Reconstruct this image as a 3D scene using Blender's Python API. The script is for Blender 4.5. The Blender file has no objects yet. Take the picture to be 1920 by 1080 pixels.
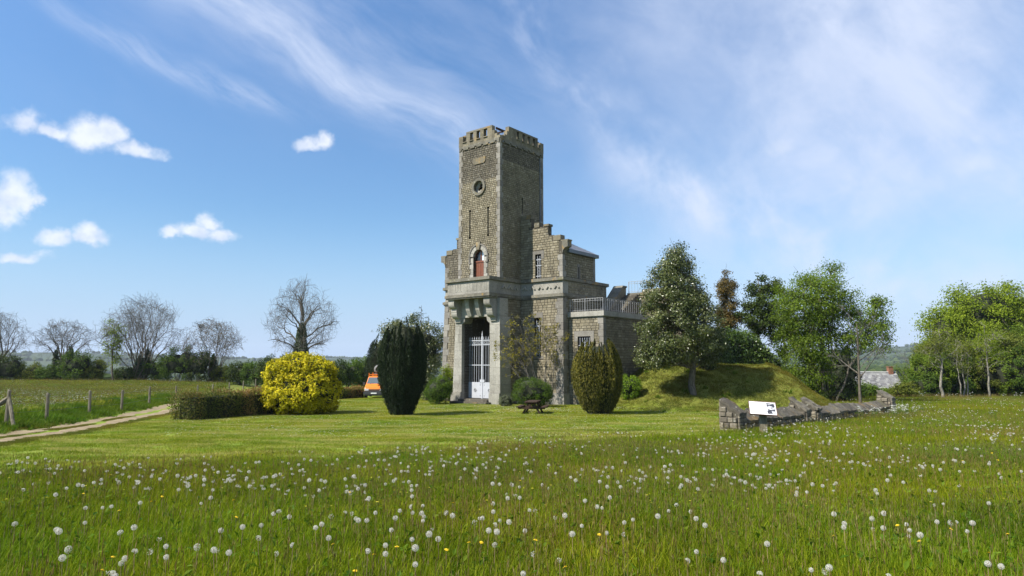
import bpy, bmesh, math, random
import numpy as np
from mathutils import Vector, Matrix

# ------------------------------------------------------------------ camera
sc = bpy.context.scene
COL = sc.collection
R = math.radians
EYE = 1.6
cam_d = bpy.data.cameras.new("camera")
cam_d.sensor_width = 36.0
cam_d.lens = 24.0
cam_d.clip_start = 0.1
cam_d.clip_end = 20000
cam = bpy.data.objects.new("camera", cam_d)
COL.objects.link(cam)
cam.location = (0, 0, EYE)
PITCH = math.atan(142.0 / 1280.0)
cam.rotation_euler = (math.pi / 2 + PITCH, 0, 0)
sc.camera = cam

# ------------------------------------------------------------------ sky and sun
SUN_AZ = R(244.0)      # clockwise from +Y
SUN_EL = R(47.0)
SKY_STRENGTH = 0.073
world = bpy.data.worlds.new("World")
sc.world = world
world.use_nodes = True


class NT:
    """small helper for building node trees"""
    def __init__(self, tree):
        self.t = tree

    def n(self, typ, **kw):
        x = self.t.nodes.new(typ)
        for k, v in kw.items():
            setattr(x, k, v)
        return x

    def link(self, a, b):
        self.t.links.new(a, b)

    def put(self, sock, v):
        if isinstance(v, bpy.types.NodeSocket):
            self.link(v, sock)
        elif v is not None:
            try:
                sock.default_value = v
            except Exception:
                sock.default_value = (v, v, v)

    def m(self, op, a, b=None, c=None, clamp=False):
        x = self.n('ShaderNodeMath', operation=op)
        x.use_clamp = clamp
        self.put(x.inputs[0], a)
        if b is not None:
            self.put(x.inputs[1], b)
        if c is not None:
            self.put(x.inputs[2], c)
        return x.outputs[0]

    def v(self, op, a, b=None):
        x = self.n('ShaderNodeVectorMath', operation=op)
        self.put(x.inputs[0], a)
        if b is not None:
            self.put(x.inputs[1], b)
        return x.outputs['Value'] if op in ('LENGTH', 'DOT_PRODUCT') else x.outputs[0]

    def xyz(self, x=0.0, y=0.0, z=0.0):
        c = self.n('ShaderNodeCombineXYZ')
        self.put(c.inputs[0], x)
        self.put(c.inputs[1], y)
        self.put(c.inputs[2], z)
        return c.outputs[0]

    def noise(self, vec, scale, detail=4, rough=0.55, dist=0.0):
        x = self.n('ShaderNodeTexNoise')
        if vec is not None:
            self.link(vec, x.inputs['Vector'])
        x.inputs['Scale'].default_value = scale
        x.inputs['Detail'].default_value = detail
        x.inputs['Roughness'].default_value = rough
        x.inputs['Distortion'].default_value = dist
        return x.outputs['Fac']

    def smooth(self, v, a, b, lo=0.0, hi=1.0):
        x = self.n('ShaderNodeMapRange', interpolation_type='SMOOTHSTEP')
        self.put(x.inputs[0], v)
        x.inputs[1].default_value = a
        x.inputs[2].default_value = b
        x.inputs[3].default_value = lo
        x.inputs[4].default_value = hi
        return x.outputs[0]

    def lin(self, v, a, b, lo=0.0, hi=1.0):
        x = self.n('ShaderNodeMapRange')
        self.put(x.inputs[0], v)
        x.inputs[1].default_value = a
        x.inputs[2].default_value = b
        x.inputs[3].default_value = lo
        x.inputs[4].default_value = hi
        return x.outputs[0]

    def mix(self, f, a, b, mode='MIX'):
        x = self.n('ShaderNodeMix', data_type='RGBA', blend_type=mode)
        self.put(x.inputs[0], f)
        self.put(x.inputs[6], a if not isinstance(a, tuple) else (*a[:3], 1))
        self.put(x.inputs[7], b if not isinstance(b, tuple) else (*b[:3], 1))
        return x.outputs[2]


def build_world():
    t = NT(world.node_tree)
    world.node_tree.nodes.clear()
    out = t.n('ShaderNodeOutputWorld')
    bg = t.n('ShaderNodeBackground')
    t.link(bg.outputs[0], out.inputs[0])
    sky = t.n('ShaderNodeTexSky', sky_type='NISHITA')
    sky.sun_disc = False
    sky.sun_elevation = SUN_EL
    sky.sun_rotation = SUN_AZ
    sky.altitude = 0
    sky.air_density = 1.0
    sky.dust_density = 0.3
    sky.ozone_density = 2.5
    tc = t.n('ShaderNodeTexCoord')
    d = tc.outputs['Generated']
    sx = t.n('ShaderNodeSeparateXYZ')
    t.link(d, sx.inputs[0])
    az = t.m('ARCTAN2', sx.outputs[0], sx.outputs[1])
    el = t.m('ARCSINE', sx.outputs[2])
    gam = t.n('ShaderNodeGamma')
    t.link(sky.outputs[0], gam.inputs[0])
    gam.inputs[1].default_value = 1.22
    # thin air near the horizon is brighter in the model than on this hazy spring day
    k = t.lin(el, R(0), R(34), 0.60, 1.14)
    base = t.v('MULTIPLY', gam.outputs[0], t.xyz(t.m('MULTIPLY', k, 0.89), t.m('MULTIPLY', k, 1.03), t.m('MULTIPLY', k, 1.06)))
    low = t.smooth(el, R(-1), R(13), 0.9, 0.0)
    base = t.mix(low, base, (3.6, 4.8, 7.2))
    # ---------------- cirrus
    P = t.xyz(az, el, 0)
    wob = t.n('ShaderNodeTexNoise')
    t.link(P, wob.inputs['Vector'])
    wob.inputs['Scale'].default_value = 3.0
    wob.inputs['Detail'].default_value = 3
    wv = t.v('SUBTRACT', wob.outputs['Color'], (0.5, 0.5, 0.5))
    wv = t.v('MULTIPLY', wv, (0.16, 0.10, 0.0))
    Pw = t.v('ADD', P, wv)
    s2 = t.n('ShaderNodeSeparateXYZ')
    t.link(Pw, s2.inputs[0])

    def streak(ang, ks, kt, scale, detail, rough):
        ca, sa = math.cos(ang), math.sin(ang)
        s = t.m('ADD', t.m('MULTIPLY', s2.outputs[0], ca), t.m('MULTIPLY', s2.outputs[1], sa))
        q = t.m('SUBTRACT', t.m('MULTIPLY', s2.outputs[1], ca), t.m('MULTIPLY', s2.outputs[0], sa))
        return t.noise(t.xyz(t.m('MULTIPLY', s, ks), t.m('MULTIPLY', q, kt), ang * 3), scale, detail, rough)

    def band(az0, el0, az1, el1, width):
        """soft mask round the line through two directions (degrees)"""
        a0, e0, a1, e1 = R(az0), R(el0), R(az1), R(el1)
        L = math.hypot(a1 - a0, e1 - e0)
        nx, ny = -(e1 - e0) / L, (a1 - a0) / L
        dist = t.m('ADD', t.m('MULTIPLY', t.m('SUBTRACT', s2.outputs[0], a0), nx),
                   t.m('MULTIPLY', t.m('SUBTRACT', s2.outputs[1], e0), ny))
        g = t.m('DIVIDE', dist, R(width))
        return t.m('POWER', 2.718, t.m('MULTIPLY', t.m('MULTIPLY', g, g), -1.0)), dist

    n1 = streak(R(-22), 2.2, 8.0, 1.6, 6, 0.6)
    n2 = streak(R(-27), 4.0, 22.0, 2.2, 8, 0.68)
    n3 = streak(R(-52), 2.2, 6.5, 1.5, 6, 0.6)
    n5 = t.noise(Pw, 4.2, 6, 0.6)
    b1, _ = band(-31.5, 29, -6, 18.6, 2.1)
    b2, _ = band(-34, 23.5, -19, 19.3, 0.75)
    b3, _ = band(1, 30, 8, 20.5, 2.4)
    b4, _ = band(-22, 29, 0, 21, 3.6)
    b5, _ = band(10, 17.0, 24, 9.5, 2.4)
    leftfade = t.smooth(az, R(-42), R(-30))
    rightfade = t.smooth(az, R(6), R(-7))
    n1c = t.smooth(n1, 0.36, 0.66)
    n2c = t.smooth(n2, 0.34, 0.70)
    n3c = t.smooth(n3, 0.34, 0.70)
    n5c = t.smooth(n5, 0.34, 0.66)
    fine = t.m('ADD', t.m('MULTIPLY', n1c, 0.6), t.m('MULTIPLY', n2c, 0.4))
    a = t.m('MULTIPLY', b1, t.m('ADD', t.m('MULTIPLY', fine, 0.50), 0.07))
    a = t.m('MULTIPLY', a, rightfade)
    a = t.m('ADD', a, t.m('MULTIPLY', t.m('MULTIPLY', b2, t.m('MULTIPLY', n2c, 0.34)), t.m('MULTIPLY', leftfade, t.smooth(az, R(-15), R(-22)))))
    a = t.m('ADD', a, t.m('MULTIPLY', t.m('MULTIPLY', b3, t.smooth(el, R(16.5), R(22))), t.m('MULTIPLY', n3c, t.m('MULTIPLY', n5c, 0.95))))
    a = t.m('ADD', a, t.m('MULTIPLY', t.m('MULTIPLY', b4, rightfade), t.m('MULTIPLY', fine, 0.20)))
    a = t.m('ADD', a, t.m('MULTIPLY', t.m('MULTIPLY', b5, t.smooth(az, R(5), R(11))), t.m('MULTIPLY', n5c, 0.70)))
    veil = t.smooth(az, R(-2), R(28))
    veil = t.m('MULTIPLY', veil, t.smooth(el, R(5), R(15), 0.45, 1.0))
    a = t.m('ADD', a, t.m('MULTIPLY', veil, t.m('ADD', t.m('MULTIPLY', n5c, 0.42), t.m('ADD', t.m('MULTIPLY', n3c, 0.26), 0.30))))
    hi = t.smooth(el, R(14), R(27))
    a = t.m('ADD', a, t.m('MULTIPLY', t.m('MULTIPLY', t.m('MULTIPLY', hi, leftfade), n1c), 0.12))
    a = t.m('MINIMUM', a, 0.86)
    skyc = t.mix(a, base, (5.7, 6.35, 7.9))
    # ---------------- small cumulus (direction az, el and radii in degrees)
    blobs = [(-36.2, 16.2, 1.6, 1.15), (-35.0, 15.9, 1.2, 0.9),
             (-32.5, 15.9, 1.9, 1.25), (-31.2, 16.3, 1.4, 1.1), (-29.3, 15.5, 2.0, 0.75), 
             (-17.0, 17.3, 1.3, 0.75), (-15.9, 17.6, 1.1, 0.8),
             (-25.2, 10.0, 1.7, 0.85), (-24.4, 10.7, 1.0, 0.9), (-23.5, 9.9, 1.3, 0.7), (-26.6, 9.7, 1.0, 0.55),
             (-36.6, 11.2, 1.5, 1.7), (-37.4, 10.2, 1.7, 1.5), (-35.7, 10.9, 0.7, 1.2),
             (-32.3, 9.0, 1.3, 1.0), (-34.3, 8.5, 1.2, 0.9), (-35.8, 7.2, 1.6, 0.55), (-31.9, 8.7, 1.0, 0.7)]
    grey = [(22.0, 16.6, 1.0, 0.75), (35.3, 13.5, 1.6, 0.9)]
    cn = t.n('ShaderNodeTexNoise')
    t.link(P, cn.inputs['Vector'])
    cn.inputs['Scale'].default_value = 26
    cn.inputs['Detail'].default_value = 6
    cn.inputs['Roughness'].default_value = 0.6
    cw = t.v('MULTIPLY', t.v('SUBTRACT', cn.outputs['Color'], (0.5, 0.5, 0.5)), (0.05, 0.035, 0.0))
    Pc = t.v('ADD', P, cw)

    def field(bl):
        f = None
        for (ba, be, ra, re) in bl:
            q = t.v('SUBTRACT', Pc, (R(ba), R(be), 0))
            q = t.v('MULTIPLY', q, (0.88 / R(ra), 0.80 / R(re), 0))
            s3 = t.n('ShaderNodeSeparateXYZ')
            t.link(q, s3.inputs[0])
            # flat base: the lower half of each puff is shallow
            yy = t.m('MAXIMUM', s3.outputs[1], t.m('MULTIPLY', s3.outputs[1], -1.5))
            g = t.m('SUBTRACT', 1.0, t.v('LENGTH', t.xyz(s3.outputs[0], yy, 0)))
            f = g if f is None else t.m('MAXIMUM', f, g)
        return f
    f1 = field(blobs)
    n7 = t.noise(P, 15, 6, 0.62)
    c1 = t.smooth(t.m('ADD', f1, t.m('MULTIPLY', t.m('SUBTRACT', n7, 0.5), 1.35)), 0.0, 0.78)
    c1 = t.m('MULTIPLY', c1, 0.88)
    puff = t.noise(P, 34, 4, 0.6)
    ccol = t.mix(t.smooth(puff, 0.3, 0.7), (5.6, 6.2, 7.5), (7.6, 7.9, 8.5))
    skyc = t.mix(c1, skyc, ccol)
    f2 = field(grey)
    c2 = t.m('MULTIPLY', t.smooth(f2, -0.2, 0.9), 0.22)
    skyc = t.mix(c2, skyc, (7.1, 7.3, 7.7))
    below = t.smooth(el, R(-3), R(-0.5))
    skyc = t.mix(below, (2.0, 2.2, 2.0), skyc)
    t.link(skyc, bg.inputs[0])
    bg.inputs[1].default_value = SKY_STRENGTH


build_world()
sun_d = bpy.data.lights.new("sun", 'SUN')
sun_d.energy = 4.9
sun_d.angle = R(0.6)
sun_d.color = (1.0, 0.945, 0.85)
sun = bpy.data.objects.new("sun", sun_d)
COL.objects.link(sun)
to_sun = Vector((math.sin(SUN_AZ) * math.cos(SUN_EL), math.cos(SUN_AZ) * math.cos(SUN_EL), math.sin(SUN_EL)))
sun.rotation_euler = to_sun.to_track_quat('Z', 'Y').to_euler()
sun.location = to_sun * 100
sc.view_settings.view_transform = 'Standard'
sc.view_settings.look = 'None'
sc.view_settings.gamma = 1.0
sc.view_settings.exposure = 0.88
sc.view_settings.use_curve_mapping = False
sc.render.engine = 'CYCLES'
sc.cycles.max_bounces = 6
sc.cycles.diffuse_bounces = 3
sc.cycles.glossy_bounces = 2
sc.cycles.transmission_bounces = 4
sc.cycles.transparent_max_bounces = 4
sc.cycles.caustics_reflective = False
sc.cycles.caustics_refractive = False


# ------------------------------------------------------------------ tags and object helpers
def tag(o, label=None, cat=None, group=None, kind=None):
    if label:
        o['label'] = label
    if cat:
        o['category'] = cat
    if group:
        o['group'] = group
    if kind:
        o['kind'] = kind
    return o


def empty(name, loc, rz=0.0, label=None, cat=None, group=None):
    o = bpy.data.objects.new(name, None)
    o.empty_display_size = 0.3
    o.location = loc
    o.rotation_euler = (0, 0, rz)
    COL.objects.link(o)
    return tag(o, label, cat, group)


def link(name, me, parent=None, loc=(0, 0, 0), rot=(0, 0, 0), scale=(1, 1, 1)):
    o = bpy.data.objects.new(name, me)
    o.location = loc
    o.rotation_euler = rot
    o.scale = scale
    if parent is not None:
        o.parent = parent
    COL.objects.link(o)
    return o


def mesh_np(name, V, F, mats, tint=None, mi=None, smooth=False):
    """V (n,3); F list/array of faces (array for uniform size, or list of arrays)"""
    me = bpy.data.meshes.new(name)
    V = np.asarray(V, dtype=np.float32).reshape(-1, 3)
    Fs = F if isinstance(F, list) else [F]
    Fs = [np.asarray(f, dtype=np.int32) for f in Fs if len(f)]
    loops = np.concatenate([f.ravel() for f in Fs])
    tot = np.concatenate([np.full(len(f), f.shape[1], dtype=np.int32) for f in Fs])
    start = np.concatenate([[0], np.cumsum(tot)[:-1]]).astype(np.int32)
    me.vertices.add(len(V))
    me.vertices.foreach_set('co', V.ravel())
    me.loops.add(len(loops))
    me.loops.foreach_set('vertex_index', loops)
    me.polygons.add(len(tot))
    me.polygons.foreach_set('loop_start', start)
    try:
        me.polygons.foreach_set('loop_total', tot)
    except Exception:
        pass
    if mi is not None:
        me.polygons.foreach_set('material_index', np.asarray(mi, dtype=np.int32))
    me.polygons.foreach_set('use_smooth', np.full(len(tot), smooth, dtype=bool))
    if tint is not None:
        a = me.attributes.new('tint', 'FLOAT', 'FACE')
        a.data.foreach_set('value', np.asarray(tint, dtype=np.float32))
    for m in (mats if isinstance(mats, (list, tuple)) else [mats]):
        me.materials.append(m)
    me.update(calc_edges=True)
    return me


class MB:
    """collects polygons for ONE mesh"""
    def __init__(self):
        self.V, self.F, self.T, self.M = [], [], [], []

    def add(self, vs, fs, tint=0.5, mi=0):
        b = len(self.V)
        self.V.extend(tuple(v) for v in vs)
        for f in fs:
            self.F.append(tuple(b + i for i in f))
            self.T.append(tint)
            self.M.append(mi)

    def box(self, a, b, tint=0.5, mi=0, M=None):
        x0, y0, z0 = a
        x1, y1, z1 = b
        vs = [(x0, y0, z0), (x1, y0, z0), (x1, y1, z0), (x0, y1, z0), (x0, y0, z1), (x1, y0, z1), (x1, y1, z1), (x0, y1, z1)]
        if M is not None:
            vs = [M @ Vector(v) for v in vs]
        self.add(vs, [(0, 3, 2, 1), (4, 5, 6, 7), (0, 1, 5, 4), (1, 2, 6, 5), (2, 3, 7, 6), (3, 0, 4, 7)], tint, mi)

    def taper(self, a, b, inset, tint=0.5, mi=0):
        """box whose top is inset"""
        x0, y0, z0 = a
        x1, y1, z1 = b
        i = inset
        vs = [(x0, y0, z0), (x1, y0, z0), (x1, y1, z0), (x0, y1, z0), (x0 + i, y0 + i, z1), (x1 - i, y0 + i, z1), (x1 - i, y1 - i, z1), (x0 + i, y1 - i, z1)]
        self.add(vs, [(0, 3, 2, 1), (4, 5, 6, 7), (0, 1, 5, 4), (1, 2, 6, 5), (2, 3, 7, 6), (3, 0, 4, 7)], tint, mi)

    def prism(self, poly, z0, z1, axis='z', tint=0.5, mi=0, M=None):
        """extrude a 2-D polygon (ccw) along an axis; axis x: poly is (y,z); y: poly is (x,z)"""
        n = len(poly)
        if axis == 'z':
            f = lambda p, h: (p[0], p[1], h)
        elif axis == 'x':
            f = lambda p, h: (h, p[0], p[1])
        else:
            f = lambda p, h: (p[0], h, p[1])
        vs = [f(p, z0) for p in poly] + [f(p, z1) for p in poly]
        if M is not None:
            vs = [M @ Vector(v) for v in vs]
        fs = [tuple(range(n))[::-1], tuple(range(n, 2 * n))]
        fs += [(i, (i + 1) % n, n + (i + 1) % n, n + i) for i in range(n)]
        self.add(vs, fs, tint, mi)

    def cyl(self, p0, p1, r0, r1=None, n=8, tint=0.5, mi=0, caps=True):
        r1 = r0 if r1 is None else r1
        p0, p1 = Vector(p0), Vector(p1)
        d = (p1 - p0).normalized()
        a = d.orthogonal().normalized()
        b = d.cross(a)
        vs = []
        for p, r in ((p0, r0), (p1, r1)):
            for i in range(n):
                t = 2 * math.pi * i / n
                vs.append(p + (a * math.cos(t) + b * math.sin(t)) * r)
        fs = [(i, (i + 1) % n, n + (i + 1) % n, n + i) for i in range(n)]
        if caps:
            fs += [tuple(range(n))[::-1], tuple(range(n, 2 * n))]
        self.add(vs, fs, tint, mi)

    def tube(self, pts, rad, n=6, tint=0.5, mi=0):
        for i in range(len(pts) - 1):
            r0 = rad[i] if hasattr(rad, '__len__') else rad
            r1 = rad[i + 1] if hasattr(rad, '__len__') else rad
            self.cyl(pts[i], pts[i + 1], r0, r1, n, tint, mi, caps=True)

    def mesh(self, name, mats, smooth=False, fix=True):
        me = bpy.data.meshes.new(name)
        me.from_pydata(self.V, [], self.F)
        me.polygons.foreach_set('material_index', np.array(self.M, dtype=np.int32))
        me.polygons.foreach_set('use_smooth', np.full(len(self.F), smooth, dtype=bool))
        a = me.attributes.new('tint', 'FLOAT', 'FACE')
        a.data.foreach_set('value', np.array(self.T, dtype=np.float32))
        for m in (mats if isinstance(mats, (list, tuple)) else [mats]):
            me.materials.append(m)
        if fix:
            bm = bmesh.new()
            bm.from_mesh(me)
            bmesh.ops.recalc_face_normals(bm, faces=bm.faces)
            bm.to_mesh(me)
            bm.free()
        me.update()
        return me

    def obj(self, name, mats, parent=None, loc=(0, 0, 0), rot=(0, 0, 0), smooth=False, fix=True):
        return link(name, self.mesh(name, mats, smooth, fix), parent, loc, rot)


# ------------------------------------------------------------------ materials
def new_mat(name):
    m = bpy.data.materials.new(name)
    m.use_nodes = True
    m.node_tree.nodes.clear()
    t = NT(m.node_tree)
    out = t.n('ShaderNodeOutputMaterial')
    p = t.n('ShaderNodeBsdfPrincipled')
    t.link(p.outputs[0], out.inputs[0])
    p.inputs['Roughness'].default_value = 0.85
    p.inputs['Specular IOR Level'].default_value = 0.25
    return m, t, p, out


def attr(t, name='tint'):
    a = t.n('ShaderNodeAttribute')
    a.attribute_name = name
    return a.outputs['Fac']


def worldpos(t):
    return t.n('ShaderNodeNewGeometry').outputs['Position']


def simple(name, col, rough=0.7, metal=0.0, spec=0.3, var=0.12, scale=6.0):
    m, t, p, out = new_mat(name)
    n = t.noise(worldpos(t), scale, 4, 0.6)
    k = t.lin(n, 0.3, 0.7, 1 - var, 1 + var)
    c = t.v('MULTIPLY', tuple(col), t.xyz(k, k, k))
    t.link(c, p.inputs['Base Color'])
    p.inputs['Roughness'].default_value = rough
    p.inputs['Metallic'].default_value = metal
    p.inputs['Specular IOR Level'].default_value = spec
    return m


def stone_mat(name, cols, lichen=0.3, dark=0.5, grime_scale=0.55, speck=1.0, orange=0.0, rnd=False):
    """cols: three base colours chosen by the per-stone tint"""
    m, t, p, out = new_mat(name)
    W = worldpos(t)
    ti = attr(t)
    if rnd:
        ti = t.n('ShaderNodeObjectInfo').outputs['Random']
    c = t.mix(t.smooth(ti, 0.0, 0.5), cols[0], cols[1])
    c = t.mix(t.smooth(ti, 0.5, 1.0), c, cols[2])
    # grain
    g = t.noise(W, 9.0, 6, 0.7)
    k = t.lin(g, 0.25, 0.75, 0.72, 1.25)
    c = t.v('MULTIPLY', c, t.xyz(k, k, k))
    # broad weather stains (blackish algae)
    s1 = t.noise(W, grime_scale, 5, 0.62, 0.4)
    s2 = t.noise(t.v('MULTIPLY', W, (2.2, 2.2, 0.45)), 0.8, 5, 0.6)
    st = t.m('MULTIPLY', t.smooth(t.m('ADD', t.m('MULTIPLY', s1, 0.6), t.m('MULTIPLY', s2, 0.4)), 0.44, 0.64), dark)
    c = t.mix(st, c, (0.060, 0.054, 0.042))
    # pale specks of lichen
    l1 = t.smooth(t.noise(W, 5.2, 3, 0.6), 0.62, 0.70)
    c = t.mix(t.m('MULTIPLY', l1, 0.45 * speck), c, (0.40, 0.39, 0.33))
    l2 = t.smooth(t.noise(W, 1.3, 4, 0.65), 0.55, 0.72)
    c = t.mix(t.m('MULTIPLY', l2, lichen), c, (0.17, 0.155, 0.075))
    if orange:
        l3 = t.smooth(t.noise(W, 1.1, 4, 0.6), 0.58, 0.66)
        c = t.mix(t.m('MULTIPLY', l3, orange), c, (0.42, 0.23, 0.03))
    t.link(c, p.inputs['Base Color'])
    p.inputs['Roughness'].default_value = 0.92
    p.inputs['Specular IOR Level'].default_value = 0.15
    b = t.n('ShaderNodeBump')
    b.inputs['Strength'].default_value = 0.5
    b.inputs['Distance'].default_value = 0.03
    t.link(t.noise(W, 14, 5, 0.7), b.inputs['Height'])
    t.link(b.outputs[0], p.inputs['Normal'])
    return m


def leaf_mat(name, a, b, c=None, trans=0.3, rough=0.5, spec=0.35, rnd=0.0):
    """leaf colours a..b (..c) picked by the per-leaf tint"""
    m, t, p, out = new_mat(name)
    ti = attr(t)
    col = t.mix(ti, a, b) if c is None else t.mix(t.smooth(ti, 0.55, 1.0), t.mix(t.smooth(ti, 0.0, 0.55), a, b), c)
    n = t.noise(worldpos(t), 0.9, 3, 0.6)
    k = t.lin(n, 0.3, 0.7, 0.78, 1.22)
    col = t.v('MULTIPLY', col, t.xyz(k, k, t.m('MULTIPLY', k, 0.95)))
    t.link(col, p.inputs['Base Color'])
    p.inputs['Roughness'].default_value = rough
    p.inputs['Specular IOR Level'].default_value = spec
    tr = t.n('ShaderNodeBsdfTranslucent')
    t.link(t.v('MULTIPLY', col, (1.15, 1.25, 0.6)), tr.inputs[0])
    mx = t.n('ShaderNodeMixShader')
    mx.inputs[0].default_value = trans
    t.link(p.outputs[0], mx.inputs[1])
    t.link(tr.outputs[0], mx.inputs[2])
    t.link(mx.outputs[0], out.inputs[0])
    return m


def bark_mat(name, a, b):
    m, t, p, out = new_mat(name)
    W = worldpos(t)
    n = t.noise(t.v('MULTIPLY', W, (6, 6, 1.5)), 2.0, 5, 0.65)
    c = t.mix(t.smooth(n, 0.35, 0.65), a, b)
    t.link(c, p.inputs['Base Color'])
    p.inputs['Roughness'].default_value = 0.95
    p.inputs['Specular IOR Level'].default_value = 0.1
    return m


M = {}
M['ashlar'] = stone_mat('ashlar', ((0.140, 0.121, 0.082), (0.200, 0.174, 0.117), (0.275, 0.244, 0.175)), 0.16, 0.42, 0.9)
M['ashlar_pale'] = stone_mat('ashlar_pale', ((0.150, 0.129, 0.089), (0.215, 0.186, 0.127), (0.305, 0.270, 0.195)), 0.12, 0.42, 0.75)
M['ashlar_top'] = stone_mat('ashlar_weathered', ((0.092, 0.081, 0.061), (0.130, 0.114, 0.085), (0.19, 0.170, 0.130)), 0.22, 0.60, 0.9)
M['mortar'] = stone_mat('mortar', ((0.080, 0.070, 0.052),) * 3, 0.1, 0.3)
M['dressed'] = stone_mat('dressed_stone', ((0.255, 0.242, 0.207), (0.295, 0.280, 0.241), (0.335, 0.318, 0.275)), 0.10, 0.34, rnd=True)
M['quoin'] = stone_mat('quoin_stone', ((0.165, 0.152, 0.132), (0.205, 0.19, 0.165), (0.26, 0.242, 0.21)), 0.12, 0.30, rnd=True)
M['ledge'] = stone_mat('ledge_stone', ((0.135, 0.125, 0.10), (0.165, 0.153, 0.122), (0.20, 0.187, 0.152)), 0.55, 0.60, 0.9, orange=0.35)
M['parapet'] = stone_mat('parapet_stone', ((0.13, 0.115, 0.082), (0.175, 0.153, 0.108), (0.225, 0.198, 0.14)), 0.45, 0.60, 0.9, orange=0.25, rnd=True)
M['rubble'] = stone_mat('rubble_stone', ((0.10, 0.086, 0.066), (0.155, 0.134, 0.10), (0.225, 0.195, 0.145)), 0.30, 0.45, 1.6, rnd=True)
M['coping'] = stone_mat('coping_stone', ((0.080, 0.070, 0.055), (0.110, 0.097, 0.076), (0.145, 0.130, 0.10)), 0.55, 0.85, 5.0, orange=0.15, rnd=True)
M['dark_void'] = simple('interior_shade', (0.055, 0.046, 0.037), 0.95, var=0.2)  # dark colour stands for the unlit interior behind openings
M['white_iron'] = simple('white_painted_iron', (0.40, 0.412, 0.436), 0.45, 0.0, 0.4, 0.08, 3)
M['grey_iron'] = simple('grey_painted_iron', (0.25, 0.25, 0.25), 0.5, 0.0, 0.4, 0.12, 3)
M['red_door'] = simple('red_brown_door_paint', (0.150, 0.050, 0.024), 0.5, 0.0, 0.4, 0.12, 4)
M['slate'] = simple('slate', (0.15, 0.16, 0.185), 0.5, 0.0, 0.45, 0.25, 5)
M['zinc'] = simple('zinc_gutter', (0.10, 0.115, 0.125), 0.45, 0.2, 0.4, 0.2, 3)
M['wood'] = bark_mat('weathered_timber', (0.085, 0.066, 0.045), (0.17, 0.14, 0.10))
M['darkwood'] = bark_mat('dark_timber', (0.030, 0.020, 0.015), (0.065, 0.043, 0.032))
M['postwood'] = bark_mat('fence_timber', (0.12, 0.105, 0.075), (0.22, 0.195, 0.14))
M['bark'] = bark_mat('bark', (0.075, 0.062, 0.047), (0.15, 0.13, 0.10))
M['bark_pale'] = bark_mat('pale_bark', (0.13, 0.118, 0.092), (0.27, 0.25, 0.205))
M['twig'] = bark_mat('twig_bark', (0.085, 0.077, 0.066), (0.15, 0.137, 0.118))
M['glass'] = None
m_, t_, p_, o_ = new_mat('window_glass')
p_.inputs['Base Color'].default_value = (0.55, 0.6, 0.65, 1)
p_.inputs['Roughness'].default_value = 0.06
p_.inputs['Specular IOR Level'].default_value = 0.9
M['glass'] = m_
m_, t_, p_, o_ = new_mat('dark_glass')
p_.inputs['Base Color'].default_value = (0.02, 0.022, 0.025, 1)
p_.inputs['Roughness'].default_value = 0.08
p_.inputs['Specular IOR Level'].default_value = 0.6
M['darkglass'] = m_


# ------------------------------------------------------------------ ground
def ss(a, b, x):
    t = np.clip((np.asarray(x, float) - a) / (b - a), 0, 1)
    return t * t * (3 - 2 * t)


_ys = np.arange(-80, 200, 0.5)
_hb = np.interp(_ys, [-80, -60, 0, 10, 20, 25, 30, 41, 47, 55, 64, 80, 100, 130, 200],
                [.7, .6, 0, -.38, -.78, -.98, -1.12, -1.32, -1.3, -1.42, -1.6, -1.62, -1.5, -1.5, -1.5])
_k = np.ones(9) / 9
_hb = np.convolve(np.pad(_hb, 4, mode='edge'), _k, mode='valid')


def path_near(y):
    return -15.66 - 0.24 * (y - 21.3) - 0.004 * np.maximum(0, 18 - np.asarray(y, float)) ** 2 * -1.0


def mound_r(x, y):
    dx = np.maximum(11 - x, 0) / 6.0 + np.maximum(x - 18.7, 0) / 4.3
    dy = np.maximum(51 - y, 0) / 9.5 + np.maximum(y - 66, 0) / 9.0
    return np.sqrt(dx * dx + dy * dy)


def H(x, y):
    x = np.asarray(x, float)
    y = np.asarray(y, float)
    z = np.interp(y, _ys, _hb)
    # bank and field on the left of the track
    bank = ss(path_near(y) - 2.6, path_near(y) - 5.2, x) * ss(12, 24, y)
    z = z + bank * (0.42 * (1 - ss(45, 85, y)) + np.clip(0.023 * (-25 - x), 0, 1.6) * ss(30, 92, y))
    z = z - 0.06 * ss(0.2, 0.8, (path_near(y) - x) / 2.6) * ss(3.0, 2.4, (path_near(y) - x)) * ss(50, 45, y)
    # grassed mound right of the building
    r = mound_r(x, y)
    z = z + 2.85 * (1 - ss(0, 1, r)) + (0.07 * np.sin(x * 1.3 + 1) * np.sin(y * 0.9) + 0.05 * np.sin(x * 2.7 + y * 1.1) * np.sin(y * 2.2 - x * 0.6)) * (1 - ss(0.3, 1.15, r))
    # ground falls away beyond the meadow on the right
    z = z - 3.4 * ss(64, 84, y) * ss(24, 38, x)
    # wide valley and far ridge
    d = np.sqrt(x * x + np.maximum(y, 0) ** 2)
    a = np.arctan2(x, np.maximum(y, 1))
    ridge = 34 + 10 * np.sin(a * 9 + 1) + 6 * np.sin(a * 23 + 2) + 25 * ss(0.1, 0.6, a)
    far = np.interp(d, [0, 108, 200, 450, 900, 1700, 2600, 3600, 5200, 9000], [0, 0, -7, -24, -27, -20, 0, 0, 0, 0])
    z = z + far + ridge * ss(1500, 3400, d) + ss(0.25, 0.5, a) * 22 * ss(300, 700, d)
    z = z + 0.03 * np.sin(x * 0.9 + 0.5) * np.cos(y * 0.7)
    return z


def h1(x, y):
    return float(H(x, y))


def wall_line(x):
    return 26.4 + 0.968 * (x - 8.3)


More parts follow.
